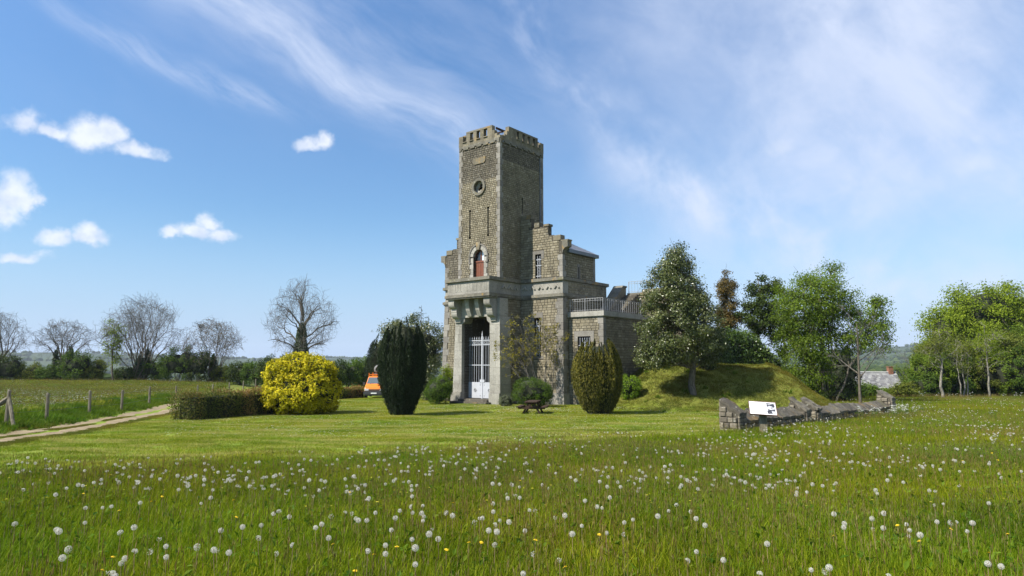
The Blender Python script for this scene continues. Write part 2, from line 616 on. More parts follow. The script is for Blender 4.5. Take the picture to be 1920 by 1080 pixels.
def is_meadow(x, y):
    """long uncut grass (True) or mown lawn"""
    w = 0.5 * np.sin(x * 0.8) + 0.35 * np.sin(x * 2.1 + 1)
    front = y < 18.9 + 0.8 * x + w - 0.012 * (x + 2) ** 2 * (x < -2) * -1.0
    right = (y < wall_line(x) - 0.25) & (x > 6.5)
    right2 = (x > 20.6)
    return ((front & (x <= 7.2)) | (right & (x > 7.2)) | right2) & (x > path_near(y) + 0.6)


def is_path(x, y):
    u = (path_near(y) - x)
    return (u > -0.25) & (u < 2.6) & (y < 50)


def build_ground():
    def axis(lo, hi, step, far):
        a = list(np.arange(lo, hi + 1e-6, step))
        s = step
        while a[-1] < far:
            s *= 1.16
            a.append(a[-1] + s)
        b = []
        s = step
        v = lo
        while v > -far:
            s *= 1.16
            v -= s
            b.append(v)
        return np.array(b[::-1] + a)
    xs = axis(-42, 42, 0.6, 3600)
    ys = axis(0, 72, 0.6, 3700)
    ys = ys[ys > -120]
    X, Y = np.meshgrid(xs, ys)
    Z = H(X, Y)
    nx, ny = len(xs), len(ys)
    V = np.stack([X, Y, Z], -1).reshape(-1, 3)
    idx = np.arange(nx * ny).reshape(ny, nx)
    F = np.stack([idx[:-1, :-1], idx[:-1, 1:], idx[1:, 1:], idx[1:, :-1]], -1).reshape(-1, 4)
    m, t, p, out = new_mat('grassy_ground')
    W = worldpos(t)
    n1 = t.noise(W, 0.35, 5, 0.6)
    n2 = t.noise(W, 2.6, 5, 0.7)
    n3 = t.noise(W, 14.0, 4, 0.7)
    zone = t.n('ShaderNodeAttribute')
    zone.attribute_name = 'zone'
    z = t.n('ShaderNodeSeparateColor')
    t.link(zone.outputs['Color'], z.inputs[0])
    lawn = t.mix(t.smooth(n1, 0.36, 0.66), (0.125, 0.190, 0.016), (0.185, 0.225, 0.026))
    lawn = t.mix(t.m('MULTIPLY', t.smooth(n2, 0.52, 0.72), 0.5), lawn, (0.26, 0.235, 0.085))
    lawn = t.mix(t.m('MULTIPLY', t.smooth(n3, 0.35, 0.7), 0.35), lawn, (0.06, 0.105, 0.012))
    mead = t.mix(t.smooth(n1, 0.36, 0.66), (0.075, 0.135, 0.009), (0.120, 0.155, 0.018))
    mead = t.mix(t.smooth(n3, 0.40, 0.66), mead, (0.040, 0.070, 0.007))
    mnd = t.mix(t.smooth(n2, 0.36, 0.66), (0.120, 0.140, 0.020), (0.165, 0.165, 0.034))
    mnd = t.mix(t.m('MULTIPLY', t.smooth(n3, 0.4, 0.7), 0.4), mnd, (0.07, 0.085, 0.015))
    fld = t.mix(t.smooth(n1, 0.36, 0.66), (0.090, 0.125, 0.018), (0.140, 0.150, 0.032))
    fld = t.mix(t.m('MULTIPLY', t.smooth(n2, 0.5, 0.68), 0.4), fld, (0.20, 0.19, 0.06))
    c = t.mix(z.outputs[0], lawn, mead)
    c = t.mix(z.outputs[1], c, mnd)
    c = t.mix(z.outputs[2], c, fld)
    # distant patchwork of fields
    dist = t.v('LENGTH', W)
    v = t.n('ShaderNodeTexVoronoi')
    t.link(t.v('MULTIPLY', W, (1, 1, 0)), v.inputs['Vector'])
    v.inputs['Scale'].default_value = 0.006
    sv = t.n('ShaderNodeSeparateColor')
    t.link(v.outputs['Color'], sv.inputs[0])
    patch = t.mix(sv.outputs[0], (0.018, 0.032, 0.014), (0.055, 0.072, 0.030))
    c = t.mix(t.smooth(dist, 130, 320), c, patch)
    t.link(c, p.inputs['Base Color'])
    p.inputs['Roughness'].default_value = 0.95
    p.inputs['Specular IOR Level'].default_value = 0.1
    b = t.n('ShaderNodeBump')
    b.inputs['Strength'].default_value = 0.6
    b.inputs['Distance'].default_value = 0.05
    t.link(n3, b.inputs['Height'])
    t.link(b.outputs[0], p.inputs['Normal'])
    me = mesh_np('ground', V, F, m, smooth=True)
    zr = is_meadow(X, Y).astype(float)
    zg = 1 - ss(0.72, 0.95, mound_r(X, Y))
    zb = (X < path_near(Y) - 3.0).astype(float)
    colr = np.stack([zr, zg, zb, np.ones_like(zr)], -1).reshape(-1, 4).astype(np.float32)
    ca = me.color_attributes.new('zone', 'FLOAT_COLOR', 'POINT')
    ca.data.foreach_set('color', colr.ravel())
    o = link('ground', me)
    tag(o, kind='structure')

    # farm track: two bare ruts with a grassy crown between them
    ruts = []
    for c0, hw in ((0.42, 0.58), (2.05, 0.55)):
        vs, fs = [], []
        ysp = np.arange(4, 52, 0.35)
        nu = 6
        for j, y in enumerate(ysp):
            l = c0 - hw + 0.16 * math.sin(y * 1.7 + c0) + 0.12 * math.sin(y * 3.9)
            r = c0 + hw + 0.16 * math.sin(y * 1.3 + 2 * c0) + 0.12 * math.sin(y * 4.3 + 1)
            for i in range(nu + 1):
                q = i / nu
                x = float(path_near(y)) - (l + (r - l) * q)
                vs.append((x, y, h1(x, y) + 0.045 - 0.03 * math.sin(math.pi * q) - (0.06 if i in (0, nu) else 0)))
        for j in range(len(ysp) - 1):
            for i in range(nu):
                k = j * (nu + 1) + i
                fs.append((k, k + nu + 1, k + nu + 2, k + 1))
        ruts.append((vs, fs))
    m, t, p, out = new_mat('trodden_earth')
    W = worldpos(t)
    n = t.noise(W, 1.6, 6, 0.65)
    g = t.noise(W, 12, 4, 0.7)
    c = t.mix(t.smooth(n, 0.35, 0.65), (0.165, 0.122, 0.064), (0.255, 0.200, 0.115))
    c = t.mix(t.m('MULTIPLY', t.smooth(g, 0.45, 0.7), 0.5), c, (0.27, 0.235, 0.175))
    t.link(c, p.inputs['Base Color'])
    p.inputs['Roughness'].default_value = 1.0
    b = t.n('ShaderNodeBump')
    b.inputs['Strength'].default_value = 0.7
    b.inputs['Distance'].default_value = 0.04
    t.link(g, b.inputs['Height'])
    t.link(b.outputs[0], p.inputs['Normal'])
    for vs, fs in ruts:
        tag(link('path', mesh_np('path', vs, np.array(fs)[:, ::-1], m, smooth=True)), kind='structure')


build_ground()

# ------------------------------------------------------------------ the tower building
rng = np.random.default_rng(7)
random.seed(7)
ANG = R(39)
PX, PY = -0.907, 50.0
BZ = -1.35
tower = empty('memorial_tower', (PX, PY, BZ), -ANG,
              'crenellated grey stone tower building with projecting balcony porch and stepped gables', 'tower')
TL = (0, 0, -BZ)     # children use heights in world metres


def bld(u, v):
    c, s = math.cos(ANG), math.sin(ANG)
    return PX + c * u + s * v, PY - s * u + c * v


def tp(mb, name, mats, kind=None, label=None, parent=None, smooth=False, fix=True):
    o = mb.obj(name, mats, parent or tower, TL if parent is None else (0, 0, 0), smooth=smooth, fix=fix)
    if kind:
        o['kind'] = kind
    if label:
        o['label'] = label
    return o


class Face:
    """a vertical wall face; a runs along the wall to the right as seen from outside, z up, n points out"""
    def __init__(self, kind, const):
        self.kind, self.c = kind, const

    def pt(self, a, z, n=0.0):
        if self.kind == 'F':        # plane v = c, facing -v ; a = u
            return (a, self.c - n, z)
        if self.kind == 'R':        # plane u = c, facing +u ; a = v
            return (self.c + n, a, z)
        if self.kind == 'L':        # plane u = c, facing -u ; a = -v
            return (self.c - n, -a, z)
        return (-a, self.c + n, z)  # 'B' plane v = c facing +v


def wall_panel(mb, f, a0, a1, z0, z1, holes=(), depth=0.4, back=True):
    """flat wall with rectangular holes, reveals and a back plane behind each hole"""
    A = sorted({a0, a1, *[h[0] for h in holes], *[h[1] for h in holes]})
    Z = sorted({z0, z1, *[h[2] for h in holes], *[h[3] for h in holes]})
    A = [a for a in A if a0 <= a <= a1]
    Z = [z for z in Z if z0 <= z <= z1]
    for i in range(len(A) - 1):
        for j in range(len(Z) - 1):
            ca, cz = (A[i] + A[i + 1]) / 2, (Z[j] + Z[j + 1]) / 2
            if any(h[0] < ca < h[1] and h[2] < cz < h[3] for h in holes):
                continue
            mb.add([f.pt(A[i], Z[j]), f.pt(A[i + 1], Z[j]), f.pt(A[i + 1], Z[j + 1]), f.pt(A[i], Z[j + 1])], [(0, 1, 2, 3)])
    for h in holes:
        b0, b1, c0, c1 = h[:4]
        d = h[4] if len(h) > 4 else depth
        q = [(b0, c0), (b1, c0), (b1, c1), (b0, c1)]
        for k in range(4):
            (x0, y0), (x1, y1) = q[k], q[(k + 1) % 4]
            mb.add([f.pt(x0, y0), f.pt(x0, y0, -d), f.pt(x1, y1, -d), f.pt(x1, y1)], [(0, 1, 2, 3)])
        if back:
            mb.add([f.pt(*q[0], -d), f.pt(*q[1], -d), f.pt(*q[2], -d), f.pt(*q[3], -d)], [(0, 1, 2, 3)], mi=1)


def courses(mb, f, a0, a1, z0, z1, holes=(), keep=None, sh=0.148, sw=(0.16, 0.31), proud=0.028, joint=0.018, missing=0.0, edge=None):
    """squared stones in uneven courses, each its own chamfered block"""
    z = z0
    while z < z1 - 0.05:
        h = min(sh * random.uniform(0.86, 1.16), z1 - z)
        if z1 - (z + h) < 0.08:
            h = z1 - z
        lo, hi = a0, a1
        if edge:
            lo, hi = edge(z + h / 2)
        spans = [(lo, hi)]
        for hh in holes:
            if hh[2] - 0.01 < z + h / 2 < hh[3] + 0.01:
                new = []
                for s0, s1 in spans:
                    if hh[1] <= s0 or hh[0] >= s1:
                        new.append((s0, s1))
                    else:
                        if hh[0] > s0:
                            new.append((s0, hh[0]))
                        if hh[1] < s1:
                            new.append((hh[1], s1))
                spans = new
        for s0, s1 in spans:
            a = s0 - random.uniform(0, 0.12)
            while a < s1 - 0.04:
                w = random.uniform(*sw)
                b = min(a + w, s1)
                if s1 - b < 0.07:
                    b = s1
                aa = max(a, s0)
                a = b
                if b - aa < 0.04 or random.random() < missing:
                    continue
                ca, cz = (aa + b) / 2, z + h / 2
                if keep and not keep(ca, cz):
                    continue
                j = joint / 2
                x0, x1, y0, y1 = aa + j, b - j, z + j, z + h - j
                if x1 - x0 < 0.02:
                    continue
                e = 0.012
                n = proud * random.uniform(0.6, 1.25)
                jit = lambda: random.uniform(-0.005, 0.005)
                vs = [f.pt(x0, y0, -0.005), f.pt(x1, y0, -0.005), f.pt(x1, y1, -0.005), f.pt(x0, y1, -0.005),
                      f.pt(x0 + e, y0 + e, n + jit()), f.pt(x1 - e, y0 + e, n + jit()), f.pt(x1 - e, y1 - e, n + jit()), f.pt(x0 + e, y1 - e, n + jit())]
                mb.add(vs, [(4, 5, 6, 7), (0, 1, 5, 4), (1, 2, 6, 5), (2, 3, 7, 6), (3, 0, 4, 7)], tint=min(1, max(0, random.gauss(0.5, 0.19))))
        z += h


def fbox(mb, f, a0, a1, z0, z1, n0, n1, tint=0.5, mi=0):
    p = [f.pt(a0, z0, n0), f.pt(a1, z1, n1)]
    lo = tuple(min(p[0][i], p[1][i]) for i in range(3))
    hi = tuple(max(p[0][i], p[1][i]) for i in range(3))
    mb.box(lo, hi, tint, mi)


def fpoly(mb, f, poly, n0, n1, tint=0.5, mi=0):
    """extrude a polygon given in wall coordinates (a, z) from n0 to n1"""
    k = len(poly)
    vs = [f.pt(a, z, n0) for a, z in poly] + [f.pt(a, z, n1) for a, z in poly]
    fs = [tuple(range(k))[::-1], tuple(range(k, 2 * k))] + [(i, (i + 1) % k, k + (i + 1) % k, k + i) for i in range(k)]
    mb.add(vs, fs, tint, mi)


def ring(mb, f, ca, cz, r_in, r_out, t0, t1, n0, n1, seg=10, tint=0.5):
    """solid arch segment between two radii; r may be functions of the angle"""
    g = lambda r, t: r(t) if callable(r) else r
    for i in range(seg):
        a, b = t0 + (t1 - t0) * i / seg, t0 + (t1 - t0) * (i + 1) / seg
        poly = [(ca + g(r_in, a) * math.cos(a), cz + g(r_in, a) * math.sin(a)), (ca + g(r_out, a) * math.cos(a), cz + g(r_out, a) * math.sin(a)),
                (ca + g(r_out, b) * math.cos(b), cz + g(r_out, b) * math.sin(b)), (ca + g(r_in, b) * math.cos(b), cz + g(r_in, b) * math.sin(b))]
        fpoly(mb, f, poly, n0, n1, tint)


WF, WR = 4.15, 5.4          # tower plan
V1 = 2.5                    # front plane of the wings
WU = 3.9                    # right wing reaches u = 3.9, left one u = -WF - 3.9
LU = -WF - WU
TF, TR = Face('F', 0.0), Face('R', 0.0)
TLf, TB = Face('L', -WF), Face('B', WR)
GF = Face('F', V1)          # wing gable plane
DC = -WF / 2                # centre line of the tower front
SPR = 9.72                  # springing of the balcony door arch
DW = 0.54
OZ, OR = 15.1, 0.50         # oculus

f_holes = [(DC - DW, DC + DW, 7.9, SPR + DW, 0.30), (DC - OR, DC + OR, OZ - OR, OZ + OR, 0.7)]
for a in (DC - 0.93, DC + 0.93):
    f_holes += [(a - 0.055, a + 0.055, 11.30, 13.25, 0.6), (a - 0.10, a + 0.10, 13.25, 13.45, 0.6), (a - 0.10, a + 0.10, 11.12, 11.30, 0.6)]
r_holes = [(2.65, 2.75, 13.2, 14.25, 0.6), (2.60, 2.80, 14.25, 14.42, 0.6)]

# --- upper tower walls
mb = MB()
wall_panel(mb, TF, -WF, 0, 7.8, 18.4, f_holes)
wall_panel(mb, TR, 0, WR, 7.8, 18.4, r_holes)
wall_panel(mb, TLf, -WR, 0, 7.8, 18.4)
wall_panel(mb, TB, 0, WF, 7.8, 18.4)
mb.box((-WF + 0.02, 0.02, 18.35), (-0.02, WR - 0.02, 18.4))
tp(mb, 'tower_wall', [M['mortar'], M['dark_void']])

Q = 0.20


def door_keep(a, z):
    if z < SPR + 1.3 and (a - DC) ** 2 + (max(z - SPR, 0)) ** 2 < 0.93 ** 2 and z > 7.8:
        return False
    if (a - DC) ** 2 + (z - OZ) ** 2 < 0.70 ** 2:
        return False
    if abs(a - DC) < 0.78 and 16.85 < z < 17.45:
        return False
    return True


mb = MB()
courses(mb, TF, -WF + 0.24, -0.24, 7.9, 15.6, f_holes, door_keep)
tp(mb, 'front_stonework', M['ashlar_pale'], 'stuff', fix=False)
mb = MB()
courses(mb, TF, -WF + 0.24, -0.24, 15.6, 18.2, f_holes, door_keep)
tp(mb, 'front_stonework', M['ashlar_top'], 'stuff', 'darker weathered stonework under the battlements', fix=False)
mb = MB()
courses(mb, TR, 0.24, WR - 0.26, 7.9, 17.0, r_holes)
tp(mb, 'side_stonework', M['ashlar'], 'stuff', fix=False)
mb = MB()
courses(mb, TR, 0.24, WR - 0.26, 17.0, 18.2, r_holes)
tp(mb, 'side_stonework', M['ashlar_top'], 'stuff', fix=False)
mb = MB()
courses(mb, TLf, -WR + 0.3, -0.3, 7.9, 18.2, sw=(0.25, 0.5), sh=0.22)
tp(mb, 'far_side_stonework', M['ashlar'], 'stuff', fix=False)

# --- quoins: alternate long and short blocks wrapping the corners
_q = {}


def quoin_mesh(lu, lv, h):
    key = (round(lu, 2), round(lv, 2), round(h, 2))
    if key not in _q:
        b = MB()
        lo = (min(0, lu), min(0, lv), 0)
        hi = (max(0, lu), max(0, lv), h)
        # pushed 35 mm proud on the two outer sides
        du = -0.035 if lu > 0 else 0.035
        dv = -0.035 if lv > 0 else 0.035
        b.box((min(lu, du), min(lv, dv), 0.006), (max(lu, du), max(lv, dv), h - 0.010))
        _q[key] = b.mesh('quoin_stone', M['quoin'])
    return _q[key]


def quoins(cu, cv, su, sv, z0, z1, h=0.44, long=0.40, short=0.24, mat=None):
    n = max(1, round((z1 - z0) / h))
    hh = (z1 - z0) / n
    for i in range(n):
        a, b = (long, short) if i % 2 else (short, long)
        link('quoin_stone', quoin_mesh(su * a, sv * b, hh), tower, (cu, cv, z0 + i * hh - BZ))


quoins(0, 0, -1, 1, 7.95, 18.3, 0.44, 0.34, 0.22)
quoins(-WF, 0, 1, 1, 7.95, 18.3, 0.44, 0.34, 0.22)
quoins(0, WR, -1, -1, 9.9, 18.3, 0.44, 0.34, 0.22)

# --- balcony door
mb = MB()
for s in (-1, 1):
    for i, (z0, z1) in enumerate(((7.9, 8.35), (8.35, 8.8), (8.8, 9.2), (9.2, 9.62))):
        w = 0.26 if i % 2 else 0.36
        b = MB()
        a0, a1 = (DC + DW, DC + DW + w) if s > 0 else (DC - DW - w, DC - DW)
        fbox(b, TF, a0, a1, z0 + 0.006, z1 - 0.006, -0.28, 0.045)
        tp(b, 'jamb_stone', M['dressed'])
for i in range(8):
    t0, t1 = math.pi * i / 8, math.pi * (i + 1) / 8
    if i in (3, 4):
        continue
    b = MB()
    ring(b, TF, DC, SPR, DW, 0.86, t0 + 0.012, t1 - 0.012, -0.28, 0.05, 3)
    tp(b, 'voussoir', M['dressed'])
b = MB()
fpoly(b, TF, [(DC - 0.13, SPR + 0.50), (DC + 0.13, SPR + 0.50), (DC + 0.22, SPR + 1.10), (DC - 0.22, SPR + 1.10)], -0.2, 0.13)
tp(b, 'keystone', M['parapet'])
b = MB()
ring(b, TF, DC, SPR, DW, 0.86, math.pi * 3 / 8, math.pi * 5 / 8, -0.28, 0.03, 4)
ring(b, TF, DC, SPR, 0.87, 0.97, 0, math.pi, -0.02, 0.10, 20)
for s in (-1, 1):
    fbox(b, TF, DC + s * 0.92 - 0.05, DC + s * 0.92 + 0.05, SPR - 0.42, SPR, -0.02, 0.10)
    fbox(b, TF, DC + s * 0.86 - 0.13, DC + s * 0.86 + 0.11, SPR - 0.52, SPR - 0.42, -0.02, 0.11)
tp(b, 'hood_moulding', M['quoin'])
# red timber leaves below, dark arched window above; the right upper leaf stands open and shows pale glass
door = MB()
for i in range(4):
    a0 = DC - DW + 2 * DW * i / 4
    fbox(door, TF, a0 + 0.006, a0 + 2 * DW / 4 - 0.006, 7.9, 9.28, -0.27, -0.21 - 0.006 * (i % 2))
fbox(door, TF, DC - DW, DC + DW, 9.28, 9.40, -0.28, -0.17)
fbox(door, TF, DC - 0.03, DC + 0.03, 7.9, 9.28, -0.27, -0.19)
do = tp(door, 'balcony_door', M['red_door'])
gl = MB()
fpoly(gl, TF, [(DC + 0.10, 9.4), (DC + DW, 9.4), (DC + DW, SPR)] + [(DC + DW * math.cos(t), SPR + DW * math.sin(t)) for t in np.linspace(0.15, 1.38, 8)], -0.27, -0.24)
g1 = tp(gl, 'door_glass', M['glass'], parent=do)
gl = MB()
fpoly(gl, TF, [(DC - DW, 9.4), (DC + 0.02, 9.4), (DC + 0.02, SPR + DW)] + [(DC + DW * math.cos(t), SPR + DW * math.sin(t)) for t in np.linspace(1.6, math.pi, 8)], -0.28, -0.25)
tp(gl, 'door_glass', M['darkglass'], parent=do, label='dark arched door pane')
gl = MB()
fbox(gl, TF, DC + 0.02, DC + 0.10, 9.4, SPR + DW - 0.03, -0.28, -0.19)
ring(gl, TF, DC, SPR, DW - 0.06, DW - 0.002, 0, math.pi, -0.28, -0.19, 14)
tp(gl, 'door_frame', M['red_door'], parent=do)

# --- oculus with trefoil
b = MB()
ring(b, TF, DC, OZ, OR - 0.02, 0.68, 0, 2 * math.pi, -0.10, 0.13, 32)
oc = tp(b, 'oculus_ring', M['ledge'])


def trefoil(t):
    best = 0.0
    for k in range(3):
        c = math.pi / 2 + k * 2 * math.pi / 3
        d, r = 0.17, 0.155
        q = r * r - (d * math.sin(t - c)) ** 2
        if q > 0:
            best = max(best, d * math.cos(t - c) + math.sqrt(q))
    return max(best, 0.10)


b = MB()
ring(b, TF, DC, OZ, trefoil, OR + 0.02, 0, 2 * math.pi, -0.34, -0.20, 60)
tp(b, 'trefoil_tracery', M['dressed'], parent=oc)
b = MB()
fpoly(b, TF, [(DC - 0.66, 17.40), (DC - 0.66, 17.12), (DC - 0.50, 16.93), (DC + 0.50, 16.93), (DC + 0.66, 17.12), (DC + 0.66, 17.40)], -0.02, 0.06)
tp(b, 'plaque', M['parapet'])

# --- corbel band under the parapet
for f, L in ((TF, WF), (TR, WR), (TLf, WR), (TB, WF)):
    b = MB()
    a0 = 0.0 if f.kind in 'RB' else -L
    np_ = 6 if f.kind in 'FB' else 7
    pts = [(a0 - 0.0, 18.98), (a0, 18.22)]
    zb = 18.30
    for k in range(np_):
        c = a0 + L * (k + 0.5) / np_
        pts.append((c - 0.13, zb))
        for q in range(1, 6):
            t = math.pi - math.pi * q / 6
            pts.append((c + 0.13 * math.cos(t), zb + 0.14 * math.sin(t)))
        pts.append((c + 0.13, zb))
    pts += [(a0 + L, 18.22), (a0 + L, 18.98)]
    top = [(a, 18.60) for a, z in pts[1:-1]]
    # build as vertical strips so that the notches stay clean
    low = pts[1:-1]
    for i in range(len(low) - 1):
        if abs(low[i + 1][0] - low[i][0]) < 1e-5:
            continue
        fpoly(b, f, [low[i], low[i + 1], (low[i + 1][0], 18.60), (low[i][0], 18.60)], -0.02, 0.085)
    tp(b, 'corbel_band', M['ledge'])
    for k in range(np_):
        c = a0 + L * (k + 0.5) / np_
        b = MB()
        b.cyl(f.pt(c, zb - 0.03, -0.02), f.pt(c, zb - 0.03, 0.07), 0.085, 0.07, 10)
        tp(b, 'corbel_boss', M['parapet'])

# --- parapet with closed embrasures; the corner next to the camera has fallen
TH = 0.34


def merlon(f, a0, a1, z0, z1, th=TH, n1=0.06):
    b = MB()
    fbox(b, f, a0, a1, z0, z1, n1 - th, n1)
    tp(b, 'merlon', M['parapet'])


mer_f = [(-4.21, -3.78), (-3.42, -3.03), (-2.69, -2.34), (-1.98, -1.60), (-1.24, -0.74)]
mer_r = [(0.98, 1.95), (2.27, 2.66), (2.99, 3.34), (3.68, 4.02), (4.35, 4.68), (5.02, 5.46)]
PT = 19.72
for i, (a0, a1) in enumerate(mer_f):
    merlon(TF, a0, a1, 18.604, PT - 0.26 if i == 0 else PT - 0.14)
for i, (a0, a1) in enumerate(mer_r):
    merlon(TR, a0, a1, 18.604, PT - 0.26 if i == 5 else PT - 0.14)
b = MB()
fbox(b, TF, -3.42, -0.74, PT - 0.138, PT, 0.06 - TH, 0.075)
tp(b, 'parapet_cap', M['ledge'])
b = MB()
fbox(b, TR, 0.98, 4.68, PT - 0.138, PT, 0.06 - TH, 0.075)
tp(b, 'parapet_cap', M['ledge'])
for f, ms in ((TF, mer_f), (TR, mer_r)):
    for i in range(len(ms) - 1):
        a0, a1 = ms[i][1], ms[i + 1][0]
        b = MB()
        fbox(b, f, a0 + 0.003, a1 - 0.003, 18.604, 18.90, 0.05 - TH, 0.052)
        fbox(b, f, a0 - 0.02, a1 + 0.02, 18.90, 18.96, 0.05 - TH, 0.13)
        tp(b, 'embrasure_sill', M['parapet'])
for f, L in ((TLf, WR), (TB, WF)):
    k = 0
    a0 = 0.0 if f.kind == 'B' else -L
    n = 6
    for i in range(n):
        c0 = a0 + L * i / n + 0.06
        merlon(f, c0 + (0.30 if i == 0 else 0), c0 + L / n - 0.36 - (0.3 if i == n - 1 else 0), 18.604, PT - 0.14)
    b = MB()
    fbox(b, f, a0 + 0.4, a0 + L - 0.45, PT - 0.138, PT, 0.06 - TH, 0.07)
    tp(b, 'parapet_cap', M['ledge'])
# broken corner: tumbled blocks stepping down
for (u0, u1, v0, v1, z1) in ((-0.74, -0.50, -0.06, 0.28, 19.30), (-0.50, -0.25, -0.06, 0.28, 18.98), (-0.25, 0.06, -0.06, 0.22, 18.80),
                             (-0.28, 0.06, 0.22, 0.50, 18.84), (-0.28, 0.06, 0.50, 0.76, 18.98), (-0.28, 0.06, 0.76, 0.98, 19.32)):
    b = MB()
    b.box((u0 + 0.005, v0 + 0.005, 18.604), (u1 - 0.005, v1 - 0.005, z1))
    o = tp(b, 'broken_block', M['parapet'])
# deck rail behind the gap
b = MB()
b.box((-0.95, 0.60, 19.62), (-0.87, 2.3, 19.78))
b.box((-2.4, 1.5, 19.62), (-0.96, 1.58, 19.74))
for i in range(9):
    v = 0.65 + i * 0.19
    b.cyl((-0.91, v, 18.4), (-0.91, v, 19.62), 0.014, n=5)
for i in range(8):
    b.cyl((-2.2 + i * 0.17, 1.54, 18.4), (-2.2 + i * 0.17, 1.54, 19.62), 0.014, n=5)
tp(b, 'deck_rail', M['darkwood'])
# rainwater pipe on the side
b = MB()
b.cyl((0.05, WR - 0.42, 9.5), (0.05, WR - 0.42, 18.1), 0.05, n=8)
for z in (11, 13, 15, 17):
    b.box((0.0, WR - 0.50, z), (0.11, WR - 0.34, z + 0.06))
tp(b, 'rain_pipe', M['zinc'])

# --- upper storey of the wings: stepped gables
GA = 0.45     # gable thickness


def gable_steps(mir):
    """polygon of the gable wall (a, z) from the tower outwards"""
    P = [(0.0, 7.9), (3.9, 7.9), (3.9, 9.7), (4.00, 9.92), (4.18, 10.08), (4.40, 10.12), (4.40, 10.56), (3.82, 10.56), (3.82, 10.68), (3.08, 10.68), (3.08, 11.12),
         (2.62, 11.12), (2.62, 11.86), (1.02, 11.86), (1.02, 12.62), (0.0, 12.62)]
    return [(-WF - a, z) if mir else (a, z) for a, z in P]


def pip(x, y, P):
    c = False
    for i in range(len(P)):
        (x0, y0), (x1, y1) = P[i], P[i - 1]
        if (y0 > y) != (y1 > y) and x < (x1 - x0) * (y - y0) / (y1 - y0) + x0:
            c = not c
    return c


win_u = (1.42, 1.98, 7.98, 9.80)
for mir in (False, True):
    P = gable_steps(mir)
    b = MB()
    if not mir:
        # rectangles that tile the polygon, leaving the window open
        R_ = [(0.0, 1.02, 7.9, 12.62), (1.02, 1.42, 7.9, 11.86), (1.42, 1.98, 9.80, 11.86), (1.98, 2.62, 7.9, 11.86), (2.62, 3.08, 7.9, 11.12), (3.08, 3.82, 7.9, 10.68), (3.82, 3.9, 7.9, 10.56)]
    else:
        R_ = [(0.0, 1.02, 7.9, 12.62), (1.02, 2.62, 7.9, 11.86), (2.62, 3.08, 7.9, 11.12), (3.08, 3.82, 7.9, 10.68), (3.82, 3.9, 7.9, 10.56)]
    for a0, a1, z0, z1 in R_:
        if mir:
            a0, a1 = -WF - a1, -WF - a0
        fbox(b, GF, a0, a1, z0, z1, -GA, 0)
    tp(b, 'gable_wall', M['mortar'])
    b = MB()
    k = [(3.9, 9.62), (4.00, 9.92), (4.18, 10.08), (4.40, 10.12), (4.40, 10.56), (3.9, 10.56)]
    k = [(-WF - a, z) if mir else (a, z) for a, z in k]
    fpoly(b, GF, k, -GA - 0.02, 0.05)
    tp(b, 'kneeler', M['ledge'])
    b = MB()
    lo, hi = (0.0, 3.62) if not mir else (-WF - 3.62, -WF)
    courses(b, GF, lo + 0.02, hi - 0.02, 7.98, 12.6, [(1.14, 2.24, 7.9, 10.05)] if not mir else (), lambda a, z: pip(a, z, P) and pip(a + 0.1, z + 0.06, P) and pip(a - 0.1, z + 0.06, P) or abs(a) < 0.15 and z < 12.55,
            sw=(0.24, 0.46), sh=0.19)
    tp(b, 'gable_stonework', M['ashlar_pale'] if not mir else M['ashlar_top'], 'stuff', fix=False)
    # step cappings
    for a0, a1, z0, z1 in ((0.02, 1.06, 12.62, 12.92), (1.36, 1.82, 11.86, 12.22), (2.22, 2.70, 11.86, 12.02), (3.10, 3.78, 10.68, 11.06), (3.80, 4.44, 10.56, 10.66)):
        b = MB()
        if mir:
            a0, a1 = -WF - a1, -WF - a0
        fbox(b, GF, a0, a1, z0, z1, -GA - 0.05, 0.05)
        tp(b, 'step_block', M['parapet'])
    quoins(WU if not mir else LU, V1, -1 if not mir else 1, 1, 7.95, 9.6, 0.42, 0.40, 0.26)

# window in the right gable
b = MB()
for a0, a1, z0, z1 in ((1.14, 1.42, 9.42, 9.80), (1.98, 2.24, 9.42, 9.80), (1.14, 2.24, 9.80, 10.06)):
    fbox(b, GF, a0 + 0.004, a1 - 0.004, z0, z1 - 0.004, -0.25, 0.04)
tp(b, 'window_surround', M['quoin'])
b = MB()
courses(b, GF, 1.14, 1.42, 7.98, 9.42, sw=(0.3, 0.4), sh=0.2)
courses(b, GF, 1.98, 2.24, 7.98, 9.42, sw=(0.3, 0.4), sh=0.2)
tp(b, 'gable_stonework', M['ashlar_pale'], 'stuff', fix=False)


